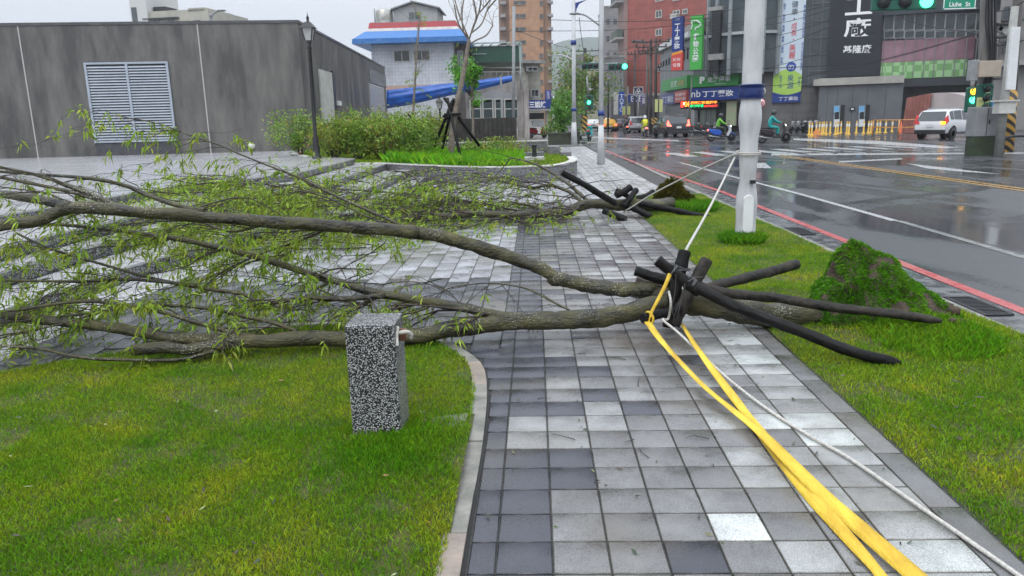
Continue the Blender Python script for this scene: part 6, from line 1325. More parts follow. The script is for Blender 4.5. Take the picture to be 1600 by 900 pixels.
for (x, y) in ((997.3, 140.5), (995, 144.5), (999.8, 144.5)):
    a, z = Fc.sz(x, y); b.tube([Fc.pt(a+.17*math.cos(q), z+.15*math.sin(q), .03) for q in np.linspace(0, 2*math.pi, 13)], .035, 4, caps=False)
b.build('rings', m_wtext, t)
b = MB(); Fc.rect(b, 990.2, 135.7, 1004.8, 136.4, 0, .04); Fc.rect(b, 990.2, 148, 1004.8, 148.8, 0, .04); Fc.rect(b, 990.2, 136.4, 990.9, 148, 0, .04); Fc.rect(b, 1004.1, 136.4, 1004.8, 148, 0, .04); b.build('border', m_wtext, t)
m_flag = mat('lime_flag', (.42, .45, .16), (.5, .52, .22), sc=.8, rough=.6)
for i, (x0, y0, x1, y1, Y, lb) in enumerate(((972.5, 166, 977, 180, 90, 'lime street flag, left of the farther pair'), (980, 166, 985, 179, 90, 'lime street flag, right of the farther pair'), (1023.5, 155, 1028, 175, 70, 'lime street flag, left of the nearer pair'), (1030, 155, 1035.5, 175, 70, 'lime street flag, right of the nearer pair'))):
    t = freesign(x0, y0, x1, y1, Y, m_flag, lb)
    b = MB(); q = D((978.5 if i < 2 else 1029.2), y1, Y+.1); b.tube([(q[0], q[1], -.1), (q[0], q[1], D(x0, y0-3, Y)[2])], .05, 6); b.build('post', m_gray, t)
for k, y in enumerate((130, 136.5)):
    t = freesign(917.5, y, 945, y+4.5, 90, m_white, ('upper' if k == 0 else 'lower')+' white overhead road sign board across the far street')
    b = MB(); b.tube([D(916, y+2, 90.2), D(950, y+2, 90.2)], .08, 5); q = D(950, 200, 90.2); b.tube([(q[0], q[1], -.1), (q[0], q[1], D(950, 128, 90)[2])], .12, 6); b.build('gantry', m_gray, t)
# ---------------------------------------------------------- poles, lamps, lights
def rod(P, r_, name, label, cat, m, grp=None, part=None):
    b = MB().tube(P, r_, 10); return tag(b.build(name, m), label, cat, grp)
# blue-white lamp posts along the pavement
def slamp(px_, py_, label, band, arm, rad=.085, hz=9):
    g = G(px_, py_); t = thing('street_lamp', label, 'street lamp', (g[0], g[1], 0)); b = MB(); b.tube([(g[0], g[1], 0), (g[0]+.02, g[1], hz)], [rad, rad*.8], 12); b.tube([(g[0], g[1], 0), (g[0], g[1], 1.3)], [rad*1.6, rad*1.05], 12); b.build('pole', m_wrap, t)
    for (y0, y1) in band:
        z0, z1 = D(px_, y1, g[1])[2], D(px_, y0, g[1])[2]; MB().cyl(g, rad*1.25, z0, z1, 12).build('blue_band', m_blue, t)
    return t, g
t, g = slamp(939, 257, 'white lamp post with a blue band, nearest the fallen trees on the pavement', ((173, 181),), None)
b = MB(); z = D(939, 40, g[1])[2]; b.tube(crom([(g[0]-.05, g[1], z), (g[0]-.5, g[1]-.0, z+.32), (g[0]-.75, g[1], z+.38)], 4), .03, 6); b.build('arm', m_gray, t); b = MB(); b.ball((g[0]-.86, g[1], z+.39), .12, 0, 8, .35, 1.6); b.build('lamp_head', m_gray, t)
t, g = slamp(897, 226, 'slim white lamp post with a blue scrolled bracket farther along the pavement', ((169, 174), (63, 70)), None, rad=.13)
b = MB(); F3 = Face((g[0], g[1]), (g[0]+1, g[1])); P3 = [F3.sz(x, y) for x, y in ((898, 5), (918, -1), (905, 6), (901, 14), (899.5, 23))]; b.add([F3.pt(a, z, .05) for a, z in P3]+[F3.pt(a, z, -.05) for a, z in P3], [(0, 1, 2, 3, 4)[::-1], (5, 6, 7, 8, 9)]+[(i, (i+1) % 5, (i+1) % 5+5, i+5) for i in range(5)]); b.build('scroll_bracket', m_blue, t)
b = MB(); z = D(897, 95, g[1])[2]; b.tube(crom([(g[0], g[1], z), (g[0]-.35, g[1], z+.22), (g[0]-.75, g[1], z+.33)], 4), .05, 6); b.ball((g[0]-.85, g[1], z+.33), .16, 0, 8, .35, 1.6); b.build('arm', m_wrap, t)
# utility poles and the tall gray pole
m_pole = mat('gray_concrete_pole', (.09, .085, .08), (.16, .15, .14), sc=4, rough=.7, stretch=(1, 1, .3)); m_dpole = mat('dark_pole', (.035, .03, .028), (.07, .06, .055), sc=4, rough=.7, stretch=(1, 1, .3))
def upole(xb, yb, xt, yt, Y, r_, label, m=m_pole, grp='utility poles along the far street', cross=()):
    g = D(xb, yb, Y); p = D(xt, yt, Y); t = thing('utility_pole', label, 'utility pole', (g[0], g[1], -.12), grp); b = MB(); b.tube([(g[0], g[1], -.12), (p[0], p[1], p[2])], [r_, r_*.75], 10); b.build('pole', m, t)
    for (yy, w) in cross:
        z = D(xt, yy, Y)[2]; b = MB(); b.box((p[0], Y-.25, z), (w, .12, .12)); 
        for k in range(5): b.cyl((p[0]-w/2+.1+k*(w-.2)/4, Y-.25), .07, z+.06, z+.28, 6)
        b.build('crossarm', m_dpole, t)
    return t
upole(1017, 205, 1017, 62, 76, .17, 'dark utility pole crowded with wires left of the corner shop', m_dpole, cross=((66, 3.5), (74, 3), (84, 2.4)))
upole(1024, 203, 1025, 60, 79, .18, 'slim dark pole just right of the wire crowded one', m_dpole)
upole(1010, 204, 1012, 75, 82, .16, 'brownish pole left of the wire crowded one', m_pole, cross=((80, 2.2),))
upole(992, 203, 992, 78, 98, .14, 'thin dark pole before the red brick wall', m_dpole, cross=((85, 2),))
upole(982, 200, 981, 135, 105, .14, 'thin pale pole between the street flags', m_pole)
upole(914, 200, 914, 75, 110, .3, 'dark pole with tangled cables over the parked white car', m_dpole, cross=((80, 4), (100, 3)))
upole(910, 202, 910, 84, 104, .2, 'pale pole left of the cable tangled one', m_pole)
upole(1183, 192, 1188, -20, 60, .32, 'stout pale pole right of the white wrapped pole', m_pole, grp=None)
b = MB(); b.tube([D(1187, 50, 59.5), D(1182, 24, 59.5)], .1, 5); o = b.build('strut', m_gray); tag(o, 'thin metal strut leaning on the stout pale pole', 'strut')
upole(1074, 205, 1082, 118, 74, .08, 'thin gray pole in front of the corner shop signs', m_pole)
# round signs
def disc(px_, py_, Y, r_, face_m, rim, label, tx=None, tm=None, name='traffic_sign', post=True):
    c = D(px_, py_, Y); t = thing(name, label, 'sign', c); b = MB(); b.lathe([(r_, -.02), (r_, .02)], tuple(c), 20, axis='y'); b.build('rim', rim, t); b = MB(); b.lathe([(r_*.82, -.035), (r_*.82, -.02)], tuple(c), 20, axis='y'); b.build('face', face_m, t)
    if tx: lettering(tx, c[0]-r_*.55, c[0]+r_*.55, c[2]-r_*.45, c[2]+r_*.45, c[1]-.04, tm, t, bold=.03)
    if post: b = MB(); b.cyl((c[0]-r_*.2, c[1]+.08), .04, -.1, c[2]+r_, 6); b.build('post', m_gray, t)
    return t
disc(1189, 161, 52, .30, m_white, m_red, 'round speed sign reading 20 with a red rim', '20', m_rtext); disc(1190, 143, 52, .28, mat('aged_cream', (.45, .4, .28), (.3, .26, .2), sc=4, rough=.6), m_offw, 'faded cream round sign above the speed sign', post=False)
disc(886, 176, 52, .42, mat('mirror_back', (.10, .06, .055), rough=.5), mat('mirror_rim', (.35, .33, .32), rough=.5), 'round convex traffic mirror seen from behind', name='traffic_mirror')
# traffic lights
m_tl = mat('signal_green_housing', (.005, .09, .06), rough=.4); m_glow = mat('green_signal', (.05, 1, .45), emit=5.5); m_am = mat('amber_signal', (1, .45, .02), emit=3)
def signal(px_, py_, Y, w, h, label, lit, horiz=True, pole=None):
    c = D(px_, py_, Y); t = thing('traffic_light', label, 'traffic light', c); b = MB(); b.bx(c[0]-w/2, c[0]+w/2, c[1], c[1]+.25, c[2]-h/2, c[2]+h/2); b.build('housing', m_tl, t, bevel=.05)
    n = 3; 
    for k in range(n):
        if horiz: q = (c[0]-w/2+w*(k+.5)/n, c[1]-.02, c[2]); r_ = min(h, w/n)*.4
        else: q = (c[0], c[1]-.02, c[2]+h/2-h*(k+.5)/n); r_ = min(w, h/n)*.4
        on = lit == k or (isinstance(lit, tuple) and k in lit)
        b = MB(); b.lathe([(r_, -.03), (r_, .02)], q, 14, axis='y'); b.build('lens', (m_am if (isinstance(lit, tuple) and k == lit[0]) else m_glow) if on else m_black, t)
        b = MB(); b.tube([(q[0]+r_*1.1*math.cos(a), q[1]-.12, q[2]+r_*1.1*math.sin(a)) for a in np.linspace(.1, math.pi-.1, 8)], .03, 4); b.build('visor', m_tl, t)
    if pole: b = MB(); P_ = [np.array([c[0], c[1]+.15, c[2]+h/2])]+[np.array(p) for p in pole]; b.tube(P_, .09, 6); b.build('arm', m_gray, t)
    return t
c = D(972, 104, 62); signal(966, 104, 62, 1.5, .5, 'green traffic light hanging over the near side of the far street', 2, pole=[D(940, 100, 62.3), D(940, 60, 62.3)])
signal(922, 103, 75, 1.6, .55, 'unlit green traffic light housing left of the lamp post', 9, pole=[D(938, 98, 75.3)])
signal(920, 160, 78, .9, 1.4, 'small green traffic light above the planted pot', 1, horiz=False, pole=[D(917, 120, 78.3)])
# big overhead signal at the top right and street name sign
c = G(1548, 240, -.12); YP = c[1]
signal(1414, 3, YP-1.0, 2.2, .55, 'large green traffic light on the mast arm at the top of the view', 2, pole=[D(1414, -14, YP-.6), D(1540, -18, YP-.3)])
FN = Face(D(1475, 5, YP-.9), D(1525, 5, YP-.9)); t = thing('street_name_sign', 'green street name sign reading Liuhe St', 'sign', D(1500, 13, YP-.9)); b = MB(); FN.rect(b, 1475, -16, 1525, 14, -.05, 0); b.build('board', mat('name_green', (.0, .25, .14), rough=.35), t)
b = MB(); FN.rect(b, 1475, 12.6, 1525, 14, 0, .01); FN.rect(b, 1475, -16, 1476.2, 12.6, 0, .01); FN.rect(b, 1523.8, -16, 1525, 12.6, 0, .01); b.build('border', m_wtext, t)
FN.text('Liuhe', 1483, 3, 1502, 10.5, .01, m_wtext, t, bold=.02); FN.text('St', 1508, 3, 1516, 10, .01, m_wtext, t, bold=.02); FN.text('六合街', 1484, -13, 1516, 0, .01, m_wtext, t)
# utility cluster
m_zy = bpy.data.materials.new('hazard_stripes'); m_zy.use_nodes = True; q = m_zy.node_tree; tcz = q.nodes.new('ShaderNodeNewGeometry'); sp = q.nodes.new('ShaderNodeSeparateXYZ'); q.links.new(tcz.outputs['Position'], sp.inputs[0])
ma = q.nodes.new('ShaderNodeMath'); ma.operation = 'MULTIPLY_ADD'; ma.inputs[1].default_value = .8; q.links.new(sp.outputs[0], ma.inputs[0]); q.links.new(sp.outputs[2], ma.inputs[2]); fr_ = q.nodes.new('ShaderNodeMath'); fr_.operation = 'PINGPONG'; fr_.inputs[1].default_value = .16; q.links.new(ma.outputs[0], fr_.inputs[0]); gt = q.nodes.new('ShaderNodeMath'); gt.operation = 'GREATER_THAN'; gt.inputs[1].default_value = .08; q.links.new(fr_.outputs[0], gt.inputs[0])
xx = q.nodes.new('ShaderNodeMixRGB'); xx.inputs[1].default_value = (.02, .02, .02, 1); xx.inputs[2].default_value = (.42, .24, .04, 1); q.links.new(gt.outputs[0], xx.inputs[0]); q.links.new(xx.outputs[0], q.nodes['Principled BSDF'].inputs[0])
def cpole(xb, yb, xt, yt, Y, r_, label, m, z1=None, stripe=None, name='utility_pole'):
    g = D(xb, yb, Y); p = D(xt, yt, Y); t = thing(name, label, 'utility pole', (g[0], g[1], -.12)); b = MB(); b.tube([(g[0], g[1], -.12), (p[0], p[1], p[2])], [r_, r_*.8], 14); b.build('pole', m, t)
    if stripe:
        z = D(xb, stripe, Y)[2]; u = (z+.12)/(p[2]+.12); b = MB(); b.tube([(g[0], g[1], -.1), (g[0]+(p[0]-g[0])*u, g[1], z)], r_*1.06, 14); b.build('hazard_band', m_zy, t)
    return t, g
t, g = cpole(1535, 238, 1545, -40, YP, .28, 'thick gray utility pole wound with black cables behind the gray cabinet', m_pole, stripe=160)
b = MB()
for k in range(4): b.tube(crom([D(1527+k*7, 236, YP-.3), D(1533+k*4, 150, YP-.32), D(1546+k*3, 90, YP-.35), D(1540+k*5, 30, YP-.33), D(1546+k*3, -30, YP-.3)], 5), .035+.012*(k % 2), 6)
for y in (60, 72, 110, 125, 40): b.lathe([(.3, D(1540, y, YP)[2]), (.31, D(1540, y, YP)[2]+.06)], (g[0]+.15, g[1], 0), 12)
b.build('cables', m_black, t)
b = MB(); c = D(1540, 108, YP-.5); b.bx(c[0]-.32, c[0]+.45, c[1]-.2, c[1]+.2, c[2]-.28, c[2]+.28); b.build('junction_box', mat('beige_box', (.45, .38, .3), (.38, .32, .26), sc=3, rough=.5), t, bevel=.02)
b = MB(); c = D(1520, 110, YP-.45); b.bx(c[0]-.13, c[0]+.13, c[1]-.15, c[1]+.15, c[2]-.36, c[2]+.36); b.build('meter_box', m_gray, t, bevel=.02)
t, g = cpole(1560, 240, 1586, 10, YP-1.6, .15, 'pale metal post leaning right beside the cabinet', mat('pale_metal_post', (.34, .34, .32), (.25, .25, .23), sc=4, rough=.5))
b = MB(); c = D(1569, 168, YP-1.7); b.bx(c[0]-.28, c[0]+.28, c[1]-.2, c[1]+.2, c[2]-.2, c[2]+.2, 0); b.bx(c[0]-.36, c[0]+.36, c[1]-.25, c[1]+.25, c[2]+.201, c[2]+.25, 0); b.build('control_box', m_offw, t)
b = MB(); c0_ = D(1588, 42, YP-1.8); c1_ = D(1580, 140, YP-1.8); b.hexa([tuple(c1_+[-.15, 0, 0]), tuple(c1_+[.15, 0, 0]), tuple(c1_+[.15, .1, 0]), tuple(c1_+[-.15, .1, 0]), tuple(c0_+[-.15, 0, 0]), tuple(c0_+[.15, 0, 0]), tuple(c0_+[.15, .1, 0]), tuple(c0_+[-.15, .1, 0])]); b.build('white_strip_sign', m_white, t)
t, g = cpole(1574, 236, 1592, -20, YP+.6, .2, 'dark utility pole with a hazard striped foot at the right edge', m_dpole, stripe=140)
c = G(1552, 243, -.12); cb_ = thing('utility_cabinet', 'gray steel utility cabinet on a dark mossy plinth', 'cabinet', c); x0, x1 = D(1523, 200, c[1])[0], D(1560, 200, c[1])[0]; zt, zm = D(1542, 167, c[1])[2], D(1542, 213, c[1])[2]
b = MB(); b.bx(x0, x1, c[1], c[1]+.6, zm, zt); b.build('body', mat('cabinet_gray', (.19, .195, .2), (.25, .25, .255), sc=2, rough=.4), cb_, bevel=.02)
b = MB(); b.bx(x0+.03, x1-.03, c[1]+.03, c[1]+.55, -.12, zm); b.build('plinth', mat('mossy_plinth', (.02, .022, .015), (.03, .06, .02), sc=5, rough=.7), cb_)
xm = (x0+x1)/2; b = MB(); b.bx(xm-.01, xm+.01, c[1]-.012, c[1], zm+.03, zt-.03); b.bx(xm+.05, xm+.09, c[1]-.03, c[1], (zm+zt)/2-.08, (zm+zt)/2+.08); b.build('door_gap', m_dark, cb_)
for i, (x, y0, y1, m, lb) in enumerate(((1532, 152, 167, m_flag, 'yellow notice board standing behind the cabinet, left one'), (1543, 144, 167, m_flag, 'narrow yellow notice board behind the cabinet, right one'), (1555, 157, 167, mat('sky_blue_sign', (.02, .25, .6), rough=.4), 'small blue notice board behind the cabinet'))):
    Y = c[1]+.8; t = thing('notice_board', lb, 'sign', D(x, y1, Y)); Fq = Face(D(x-3, 160, Y), D(x+3, 160, Y)); b = MB(); w = 5 if i != 1 else 3; Fq.rect(b, x-w, y0, x+w, y1, -.05, 0); b.build('board', m, t); b = MB(); q_ = D(x, y1, Y); b.cyl((q_[0], q_[1]+.1), .04, -.12, q_[2]+.3, 6); b.build('post', m_gray, t); Fq.text('注意', x-w*.7, y0+4, x+w*.7, y0+8, .02, m_dtext, t)
signal(1520, 156, YP+3, .42, 1.0, 'vertical traffic light showing amber and green behind the pole', (0, 1), horiz=False, pole=[D(1521, 120, YP+3.2)])
signal(1540, 153, YP-.4, .55, 1.0, 'unlit green signal box on the thick cable wound pole', 9, horiz=False)
t = thing('pedestrian_barrier', 'small black bent tube barrier at the right edge', 'barrier', G(1588, 240, -.12)); c = G(1588, 240, -.12); b = MB(); b.tube(crom([(c[0]-.5, c[1], -.12), (c[0]-.5, c[1], .35), (c[0]-.3, c[1], .5), (c[0]+.6, c[1], .5), (c[0]+.8, c[1], .3), (c[0]+.8, c[1], -.12)], 5), .05, 8); b.build('tube', m_black, t)
t = thing('floodlight', 'pair of small pale floodlights on a bracket right of the cable pole', 'floodlight', D(1560, 45, YP+.5)); b = MB(); b.tube([D(1546, 55, YP+.2), D(1560, 46, YP+.2), D(1571, 50, YP+.2), D(1566, 85, YP+.2)], .03, 5); b.build('bracket', m_gray, t); b = MB(); b.box(D(1557, 44, YP+.2), (.35, .2, .2), ry=.5); b.box(D(1566, 47, YP+.2), (.35, .2, .2), ry=.6); b.build('lamp_head', m_offw, t)
# shop tent
FT = Face(D(1418, 190, 58), D(1512, 190, 54)); t = thing('market_tent', 'pale canvas tent with a dusky red draped end by the dark wall', 'tent', FT.pt(0, -.1)); a0, a1, z0, z1 = FT.lim(1421, 152, 1508, 202); zt = FT.sz(1465, 145)[1]; n = 14; dp = 3.0; b = MB()
pr_ = [(a0+(a1-a0)*k/n, z1-.1+(zt-z1+.1)*math.sin(math.pi*k/n)**.6) for k in range(n+1)]
for (p, zp), (q_, zq) in zip(pr_[:-1], pr_[1:]):
    b.hexa([FT.pt(p, -.1, 0), FT.pt(q_, -.1, 0), FT.pt(q_, -.1, -dp), FT.pt(p, -.1, -dp), FT.pt(p, zp, 0), FT.pt(q_, zq, 0), FT.pt(q_, zq, -dp), FT.pt(p, zp, -dp)])
b.build('canvas', mat('canvas_pale', (.44, .38, .37), (.38, .33, .32), sc=.8, rough=.7), t)
V = []; n = 60; aR = a0+(a1-a0)*.42
for i in range(n+1):
    a = a0-.15+(aR-a0+.15)*i/n; o_ = .15+.08*math.sin(i*1.5)+.04*math.sin(i*.7); V += [FT.pt(a-.15, -.1, o_+.1), FT.pt(a, (z1+.05+ .25*i/n), o_)]
raw('drape', V, [(2*i, 2*i+2, 2*i+3, 2*i+1) for i in range(n)], mat('drape_red', (.28, .11, .09), (.38, .17, .14), sc=1, rough=.8), parent=t, smooth=True)
# wires
m_wire = mat('black_wire', (.012, .012, .014), rough=.5)
def wire(P, label, r_=.035, sag=.0):
    Q = [D(*p) for p in P]; 
    if len(Q) == 2:
        mid = (Q[0]+Q[1])/2-np.array([0, 0, sag]); Q = [Q[0], mid, Q[1]]
    tag(MB().tube(crom(Q, 8), r_, 5, caps=False).build('overhead_wire', m_wire), label, 'wire', 'overhead wires')
wires = [((1600, 30, 45), (1260, 118, 62), 'dark wire sloping down across the black sign'), ((1250, 122, 62), (1600, 32, 44), 'second dark wire close along the one over the black sign'),
 ((930, 110, 85), (1350, 100, 60), 'long wire level across the corner shop and stout pole'), ((1120, 120, 66), (1298, 78, 62), 'wire crossing the lower part of the tall banner'), ((1130, 95, 66), (1298, 42, 60), 'wire crossing the middle of the tall banner'),
 ((1100, 40, 66), (1298, 8, 60), 'wire crossing the upper banner'), ((860, 31, 80), (1110, 28, 72), 'wire running level past the red brick wall high up'), ((805, 49, 60), (1110, 35, 72), 'wire from the gray post to the red brick wall'), ((806, 47, 60), (912, 80, 100), 'wire dropping from the gray post behind the tower'),
 ((1040, 25, 76), (1160, 12, 66), 'thin wire over the hanging signs'), ((1040, 62, 78), (1165, 38, 66), 'wire passing behind the green vertical sign'), ((1165, 42, 62), (1300, 14, 58), 'wire from the wrapped pole side to the banner top'), ((1165, 62, 62), (1300, 30, 58), 'thin wire over the banner characters'), ((1165, 135, 62), (1300, 118, 60), 'wire over the foot of the banner'),
 ((800, 45, 60), (780, 60, 75), 'short wire left of the gray post'), ((905, 28, 46), (912, 80, 90), 'thin cable hanging from the slim lamp post'), ((1548, 20, 31), (1640, -30, 25), 'thick cable rising to the right from the utility pole'), ((1548, 62, 31), (1640, 45, 25), 'cable leaving right from the utility pole'), ((1382, 18, 62), (1548, 55, 31), 'cable from the black sign to the utility pole')]
for (a, b_, lb) in wires: wire([a, b_], lb, r_=.022 if a[2] < 70 else .03, sag=.25)
wire([(1010, 80, 78), (985, 95, 90), (960, 88, 100), (940, 92, 110)], 'tangle wire drooping from the crowded pole', .04); wire([(1017, 70, 76), (1000, 68, 86), (975, 78, 100), (950, 80, 110)], 'upper tangle wire from the crowded pole', .04)
wire([(1012, 66, 78), (990, 64, 84), (988, 66, 86)], 'short thick bundle at the left of the crowded pole', .10)
# planted pot by the pavement with its tree, and the green clump behind
c = G(880, 226); t = thing('planter_pot', 'dark oblong planter pot on the pavement before the far lamp post', 'planter', (c[0], c[1], 0)); b = MB(); b.bx(c[0]-.9, c[0]+1.0, c[1]-.1, c[1]+1.2, 0, .62); b.bx(c[0]-.95, c[0]+1.05, c[1]-.15, c[1]+1.25, .62, .72); b.build('pot', mat('dark_pot', (.03, .03, .022), (.05, .06, .03), sc=3, rough=.6), t)
leafcloud('bushy_tree', 'dark green bushy tree growing from the planter pot behind the lamp post', (c[0], c[1]+.6, .6), .95, .6, 1.7, 2200, .09, cat='tree', tint=(.5, .9, .5), red=.02)
leafcloud('bushy_tree', 'looser green tree crown left of the potted one, farther back', (D(880, 170, 66)[0], 66, .8), 1.4, 1.2, 2.6, 2000, .16, cat='tree', tint=(.6, .95, .55), red=.05)
leafcloud('bushy_tree', 'tall sparse brownish tree crown behind the round traffic mirror', (D(905, 170, 85)[0], 85, 2.4), 2.8, 2, 5.5, 2600, .2, cat='tree', tint=(.65, .8, .6), red=.2)
leafcloud('bushy_tree', 'sparse street tree between the lamp posts below the road sign boards', (D(925, 170, 95)[0], 95, 2.0), 2.4, 2, 4.2, 1800, .2, cat='tree', tint=(.55, .85, .5), red=.2)
leafcloud('potted_bush', 'small bright green bush behind the white posts at the far kerbside', (D(866, 200, 56)[0], 56, .3), .7, .5, .9, 700, .1, cat='bush', tint=(.9, 1.1, .7))
b_n = 0
for x in (856, 862, 869, 873):
    q_ = G(x, 212-.2*b_n); b = MB(); b.cyl((q_[0], q_[1]+3), .06, 0, .85, 8); b.cyl((q_[0], q_[1]+3), .065, .6, .66, 8, 1); tag(b.build('kerb_post', [m_offw, m_gray]), 'slim white post at the far kerbside, '+['first', 'second', 'third', 'fourth'][b_n]+' from the red scooter', 'post', 'white posts at the far kerbside'); b_n += 1
# hazard board at the far post
t = thing('hazard_board', 'black and yellow hazard board beside the planted pot', 'sign', D(914, 200, 50)); Fq = Face(D(908, 190, 52), D(920, 190, 52)); b = MB(); Fq.rect(b, 909, 181, 918, 206, -.1, 0); b.build('board', m_zy, t)
t = thing('hazard_board', 'black and yellow hazard wrap on the pole beside the black car', 'sign', D(1022, 200, 72)); Fq = Face(D(1018, 190, 70), D(1028, 190, 70)); b = MB(); Fq.rect(b, 1018, 184, 1027, 194, -.1, 0); b.build('board', m_zy, t)
# ============================================================= VEHICLES AND RIDERS
m_tyre = mat('tyre', (.012, .012, .012), rough=.6); m_rim = mat('rim', (.35, .36, .37), rough=.3, metal=.8); m_tail = mat('tail_lamp', (.4, .01, .01), emit=.2, rough=.2); m_tailh = mat('tail_lamp_lit', (1, .12, .08), emit=3.0); m_plate = mat('number_plate', (.6, .6, .6), rough=.4); m_head = mat('head_lamp', (1, .93, .8), emit=3.5)
def paint(name, c): return mat(name, c, rough=.3, coat=.25)
def wheel(t, x, y, r_, w=.22):
    s = 1 if y > 0 else -1; b = MB(); b.lathe([(r_*.62, y-s*w/2), (r_*.97, y-s*w/2), (r_, y-s*w*.3), (r_, y+s*w*.3), (r_*.97, y+s*w/2), (r_*.62, y+s*w/2)], (x, 0, r_), 22, axis='y'); o = b.build('wheel', m_tyre, t)
    b = MB(); b.lathe([(r_*.62, y+s*(w/2-.02)), (r_*.60, y+s*(w/2+.003)), (r_*.15, y+s*(w/2-.03)), (.02, y+s*(w/2-.0))], (x, 0, r_), 10, axis='y'); b.build('rim', m_rim, o)
def make_car(name, label, pnt, L=4.5, Wd=1.82, kind='suv', lit=False, blink=False, grp=None, lower=m_dark, roof_sign=False):
    t = thing(name, label, 'car', (0, 0, 0), grp); k = L/4.5; hw = Wd/2
    if kind == 'suv': st = [(-2.25, .42, .62, .80, .9), (-2.2, .36, 1.02, 1.06, .96), (-2.02, .34, 1.06, 1.28, 1), (-1.78, .33, 1.07, 1.60, 1), (-1.3, .33, 1.06, 1.67, 1), (-.3, .33, 1.03, 1.69, 1), (.35, .33, 1.0, 1.62, 1), (.75, .33, .99, 1.345, 1), (1.22, .34, .97, 1.04, 1), (1.75, .35, .9, .96, .98), (2.12, .38, .78, .83, .93), (2.26, .45, .6, .62, .84)]
    else: st = [(-2.25, .42, .60, .72, .9), (-2.2, .34, .90, .96, .96), (-1.75, .3, .93, 1.0, 1), (-1.25, .3, .92, 1.22, 1), (-.8, .3, .91, 1.44, 1), (-.1, .3, .9, 1.46, 1), (.45, .3, .89, 1.36, 1), (1.05, .3, .87, .95, 1), (1.7, .3, .80, .86, .98), (2.12, .34, .68, .72, .93), (2.26, .42, .55, .57, .84)]
    b = MB(); V = []
    for (x, zb, zl_, zr_, f) in st:
        w = hw*f; tw = w*(.98-.30*min((zr_-zl_), .62)); zm = (zb+zl_)/2
        V += [(x*k, s*q, z) for s, q, z in ((-1, w*.9, zb), (-1, w, zm), (-1, w*.975, zl_), (-1, tw, zr_-.06), (-1, tw*.82, zr_), (1, tw*.82, zr_), (1, tw, zr_-.06), (1, w*.975, zl_), (1, w, zm), (1, w*.9, zb))]
    n = len(st); fs = [(i*10+j, i*10+(j+1) % 10, (i+1)*10+(j+1) % 10, (i+1)*10+j) for i in range(n-1) for j in range(10)]; b.add(V, [f[::-1] for f in fs]+[tuple(range(10)), tuple(range((n-1)*10+9, (n-1)*10-1, -1))], 0, True)
    o = b.build('body', pnt, t, bevel=.02)
    g = lambda i, j: np.array(V[i*10+j])
    def glass(nm, i0, i1, jl, jr, out, ins=.1, m=m_glass):
        A, B, Cc, Dd = g(i0, jl), g(i1, jl), g(i1, jr), g(i0, jr); c = (A+B+Cc+Dd)/4; q = [c+(p-c)*(1-ins)+np.array(out) for p in (A, B, Cc, Dd)]; MB().quad(*q).build(nm, m, t)
    if kind == 'suv':
        glass('rear_window', 1, 3, 3, 6, (-.06, 0, .03), .1); glass('windscreen', 6, 8, 3, 6, (.03, 0, .03), .1)
        segs = [(3, 4), (4, 5), (5, 6), (6, 7)]
    else:
        glass('rear_window', 2, 4, 3, 6, (-.03, 0, .03), .12); glass('windscreen', 6, 7, 3, 6, (.03, 0, .03), .1); segs = [(3, 4), (4, 5), (5, 6)]
    for s, (jl, jr) in ((-1, (2, 3)), (1, (7, 6))):
        for (i0, i1) in segs: glass('side_window', i0, i1, jl, jr, (0, s*.02, 0), .14)
    zl_ = .62 if kind == 'suv' else .55
    b = MB(); b.box((-2.23*k, 0, .42), (.12, Wd*.93, .24)); b.box((2.2*k, 0, .40), (.14, Wd*.86, .2)); 
    for s in (-1, 1): b.box((0, s*hw*.94, .33), (2.3*k, .08, .12))
    b.build('lower_trim', lower, t, bevel=.03)
    for s in (-1, 1):
        b = MB(); z = 1.0 if kind == 'suv' else .78
        if kind == 'suv': b.hexa([(-2.27*k, s*hw*.62, .86), (-2.26*k, s*hw*.99, .86), (-1.98*k, s*hw*1.005, 1.0), (-2.1*k, s*hw*.7, .9), (-2.16*k, s*hw*.72, 1.06), (-2.1*k, s*hw*.95, 1.34), (-1.96*k, s*hw*.90, 1.36), (-2.0*k, s*hw*.76, 1.1)])
        else: b.box((-2.22*k, s*hw*.74, z), (.12, hw*.36, .14))
        b.build('tail_light', m_tailh if lit else m_tail, t)
        b = MB(); b.box((2.14*k, s*hw*.68, .74 if kind == 'suv' else .64), (.16, hw*.34, .12)); b.build('headlight', m_head, t)
        b = MB(); b.box((.82*k, s*(hw+.09), 1.05 if kind == 'suv' else .95), (.14, .2, .14)); b.build('mirror', pnt, t, bevel=.03)
    if blink: b = MB(); b.box((-2.28*k, -hw*.80, .92), (.06, hw*.26, .14)); b.build('indicator', m_am, t)
    b = MB(); b.box((-2.29*k, 0, .78 if kind == 'suv' else .62), (.02, .38, .16)); b.build('number_plate', m_plate, t)
    b = MB()
    for s in (-1, 1):
        for x in (-1.38*k, 1.36*k): b.lathe([(.40, s*(hw*.90)), (.40, s*(hw*1.0+.004))], (x, 0, .36), 20, axis='y')
    b.build('wheel_arch', m_black, t)
    for s in (-1, 1):
        for x in (-1.38*k, 1.36*k): wheel(t, x, s*(hw-.10), .335)
    if roof_sign: b = MB(); b.box((-.1, 0, 1.53), (.22, .5, .14)); b.build('roof_sign', mat('taxi_sign', (.8, .7, .4), emit=.6), t, bevel=.03)
    if kind == 'suv' and name != 'van':
        b = MB()
        for s in (-1, 1): b.tube([(-1.5*k, s*hw*.62, 1.70), (-.3, s*hw*.66, 1.73), (.3, s*hw*.62, 1.68)], .02, 5)
        b.build('roof_rail', m_gray, t)
    return t
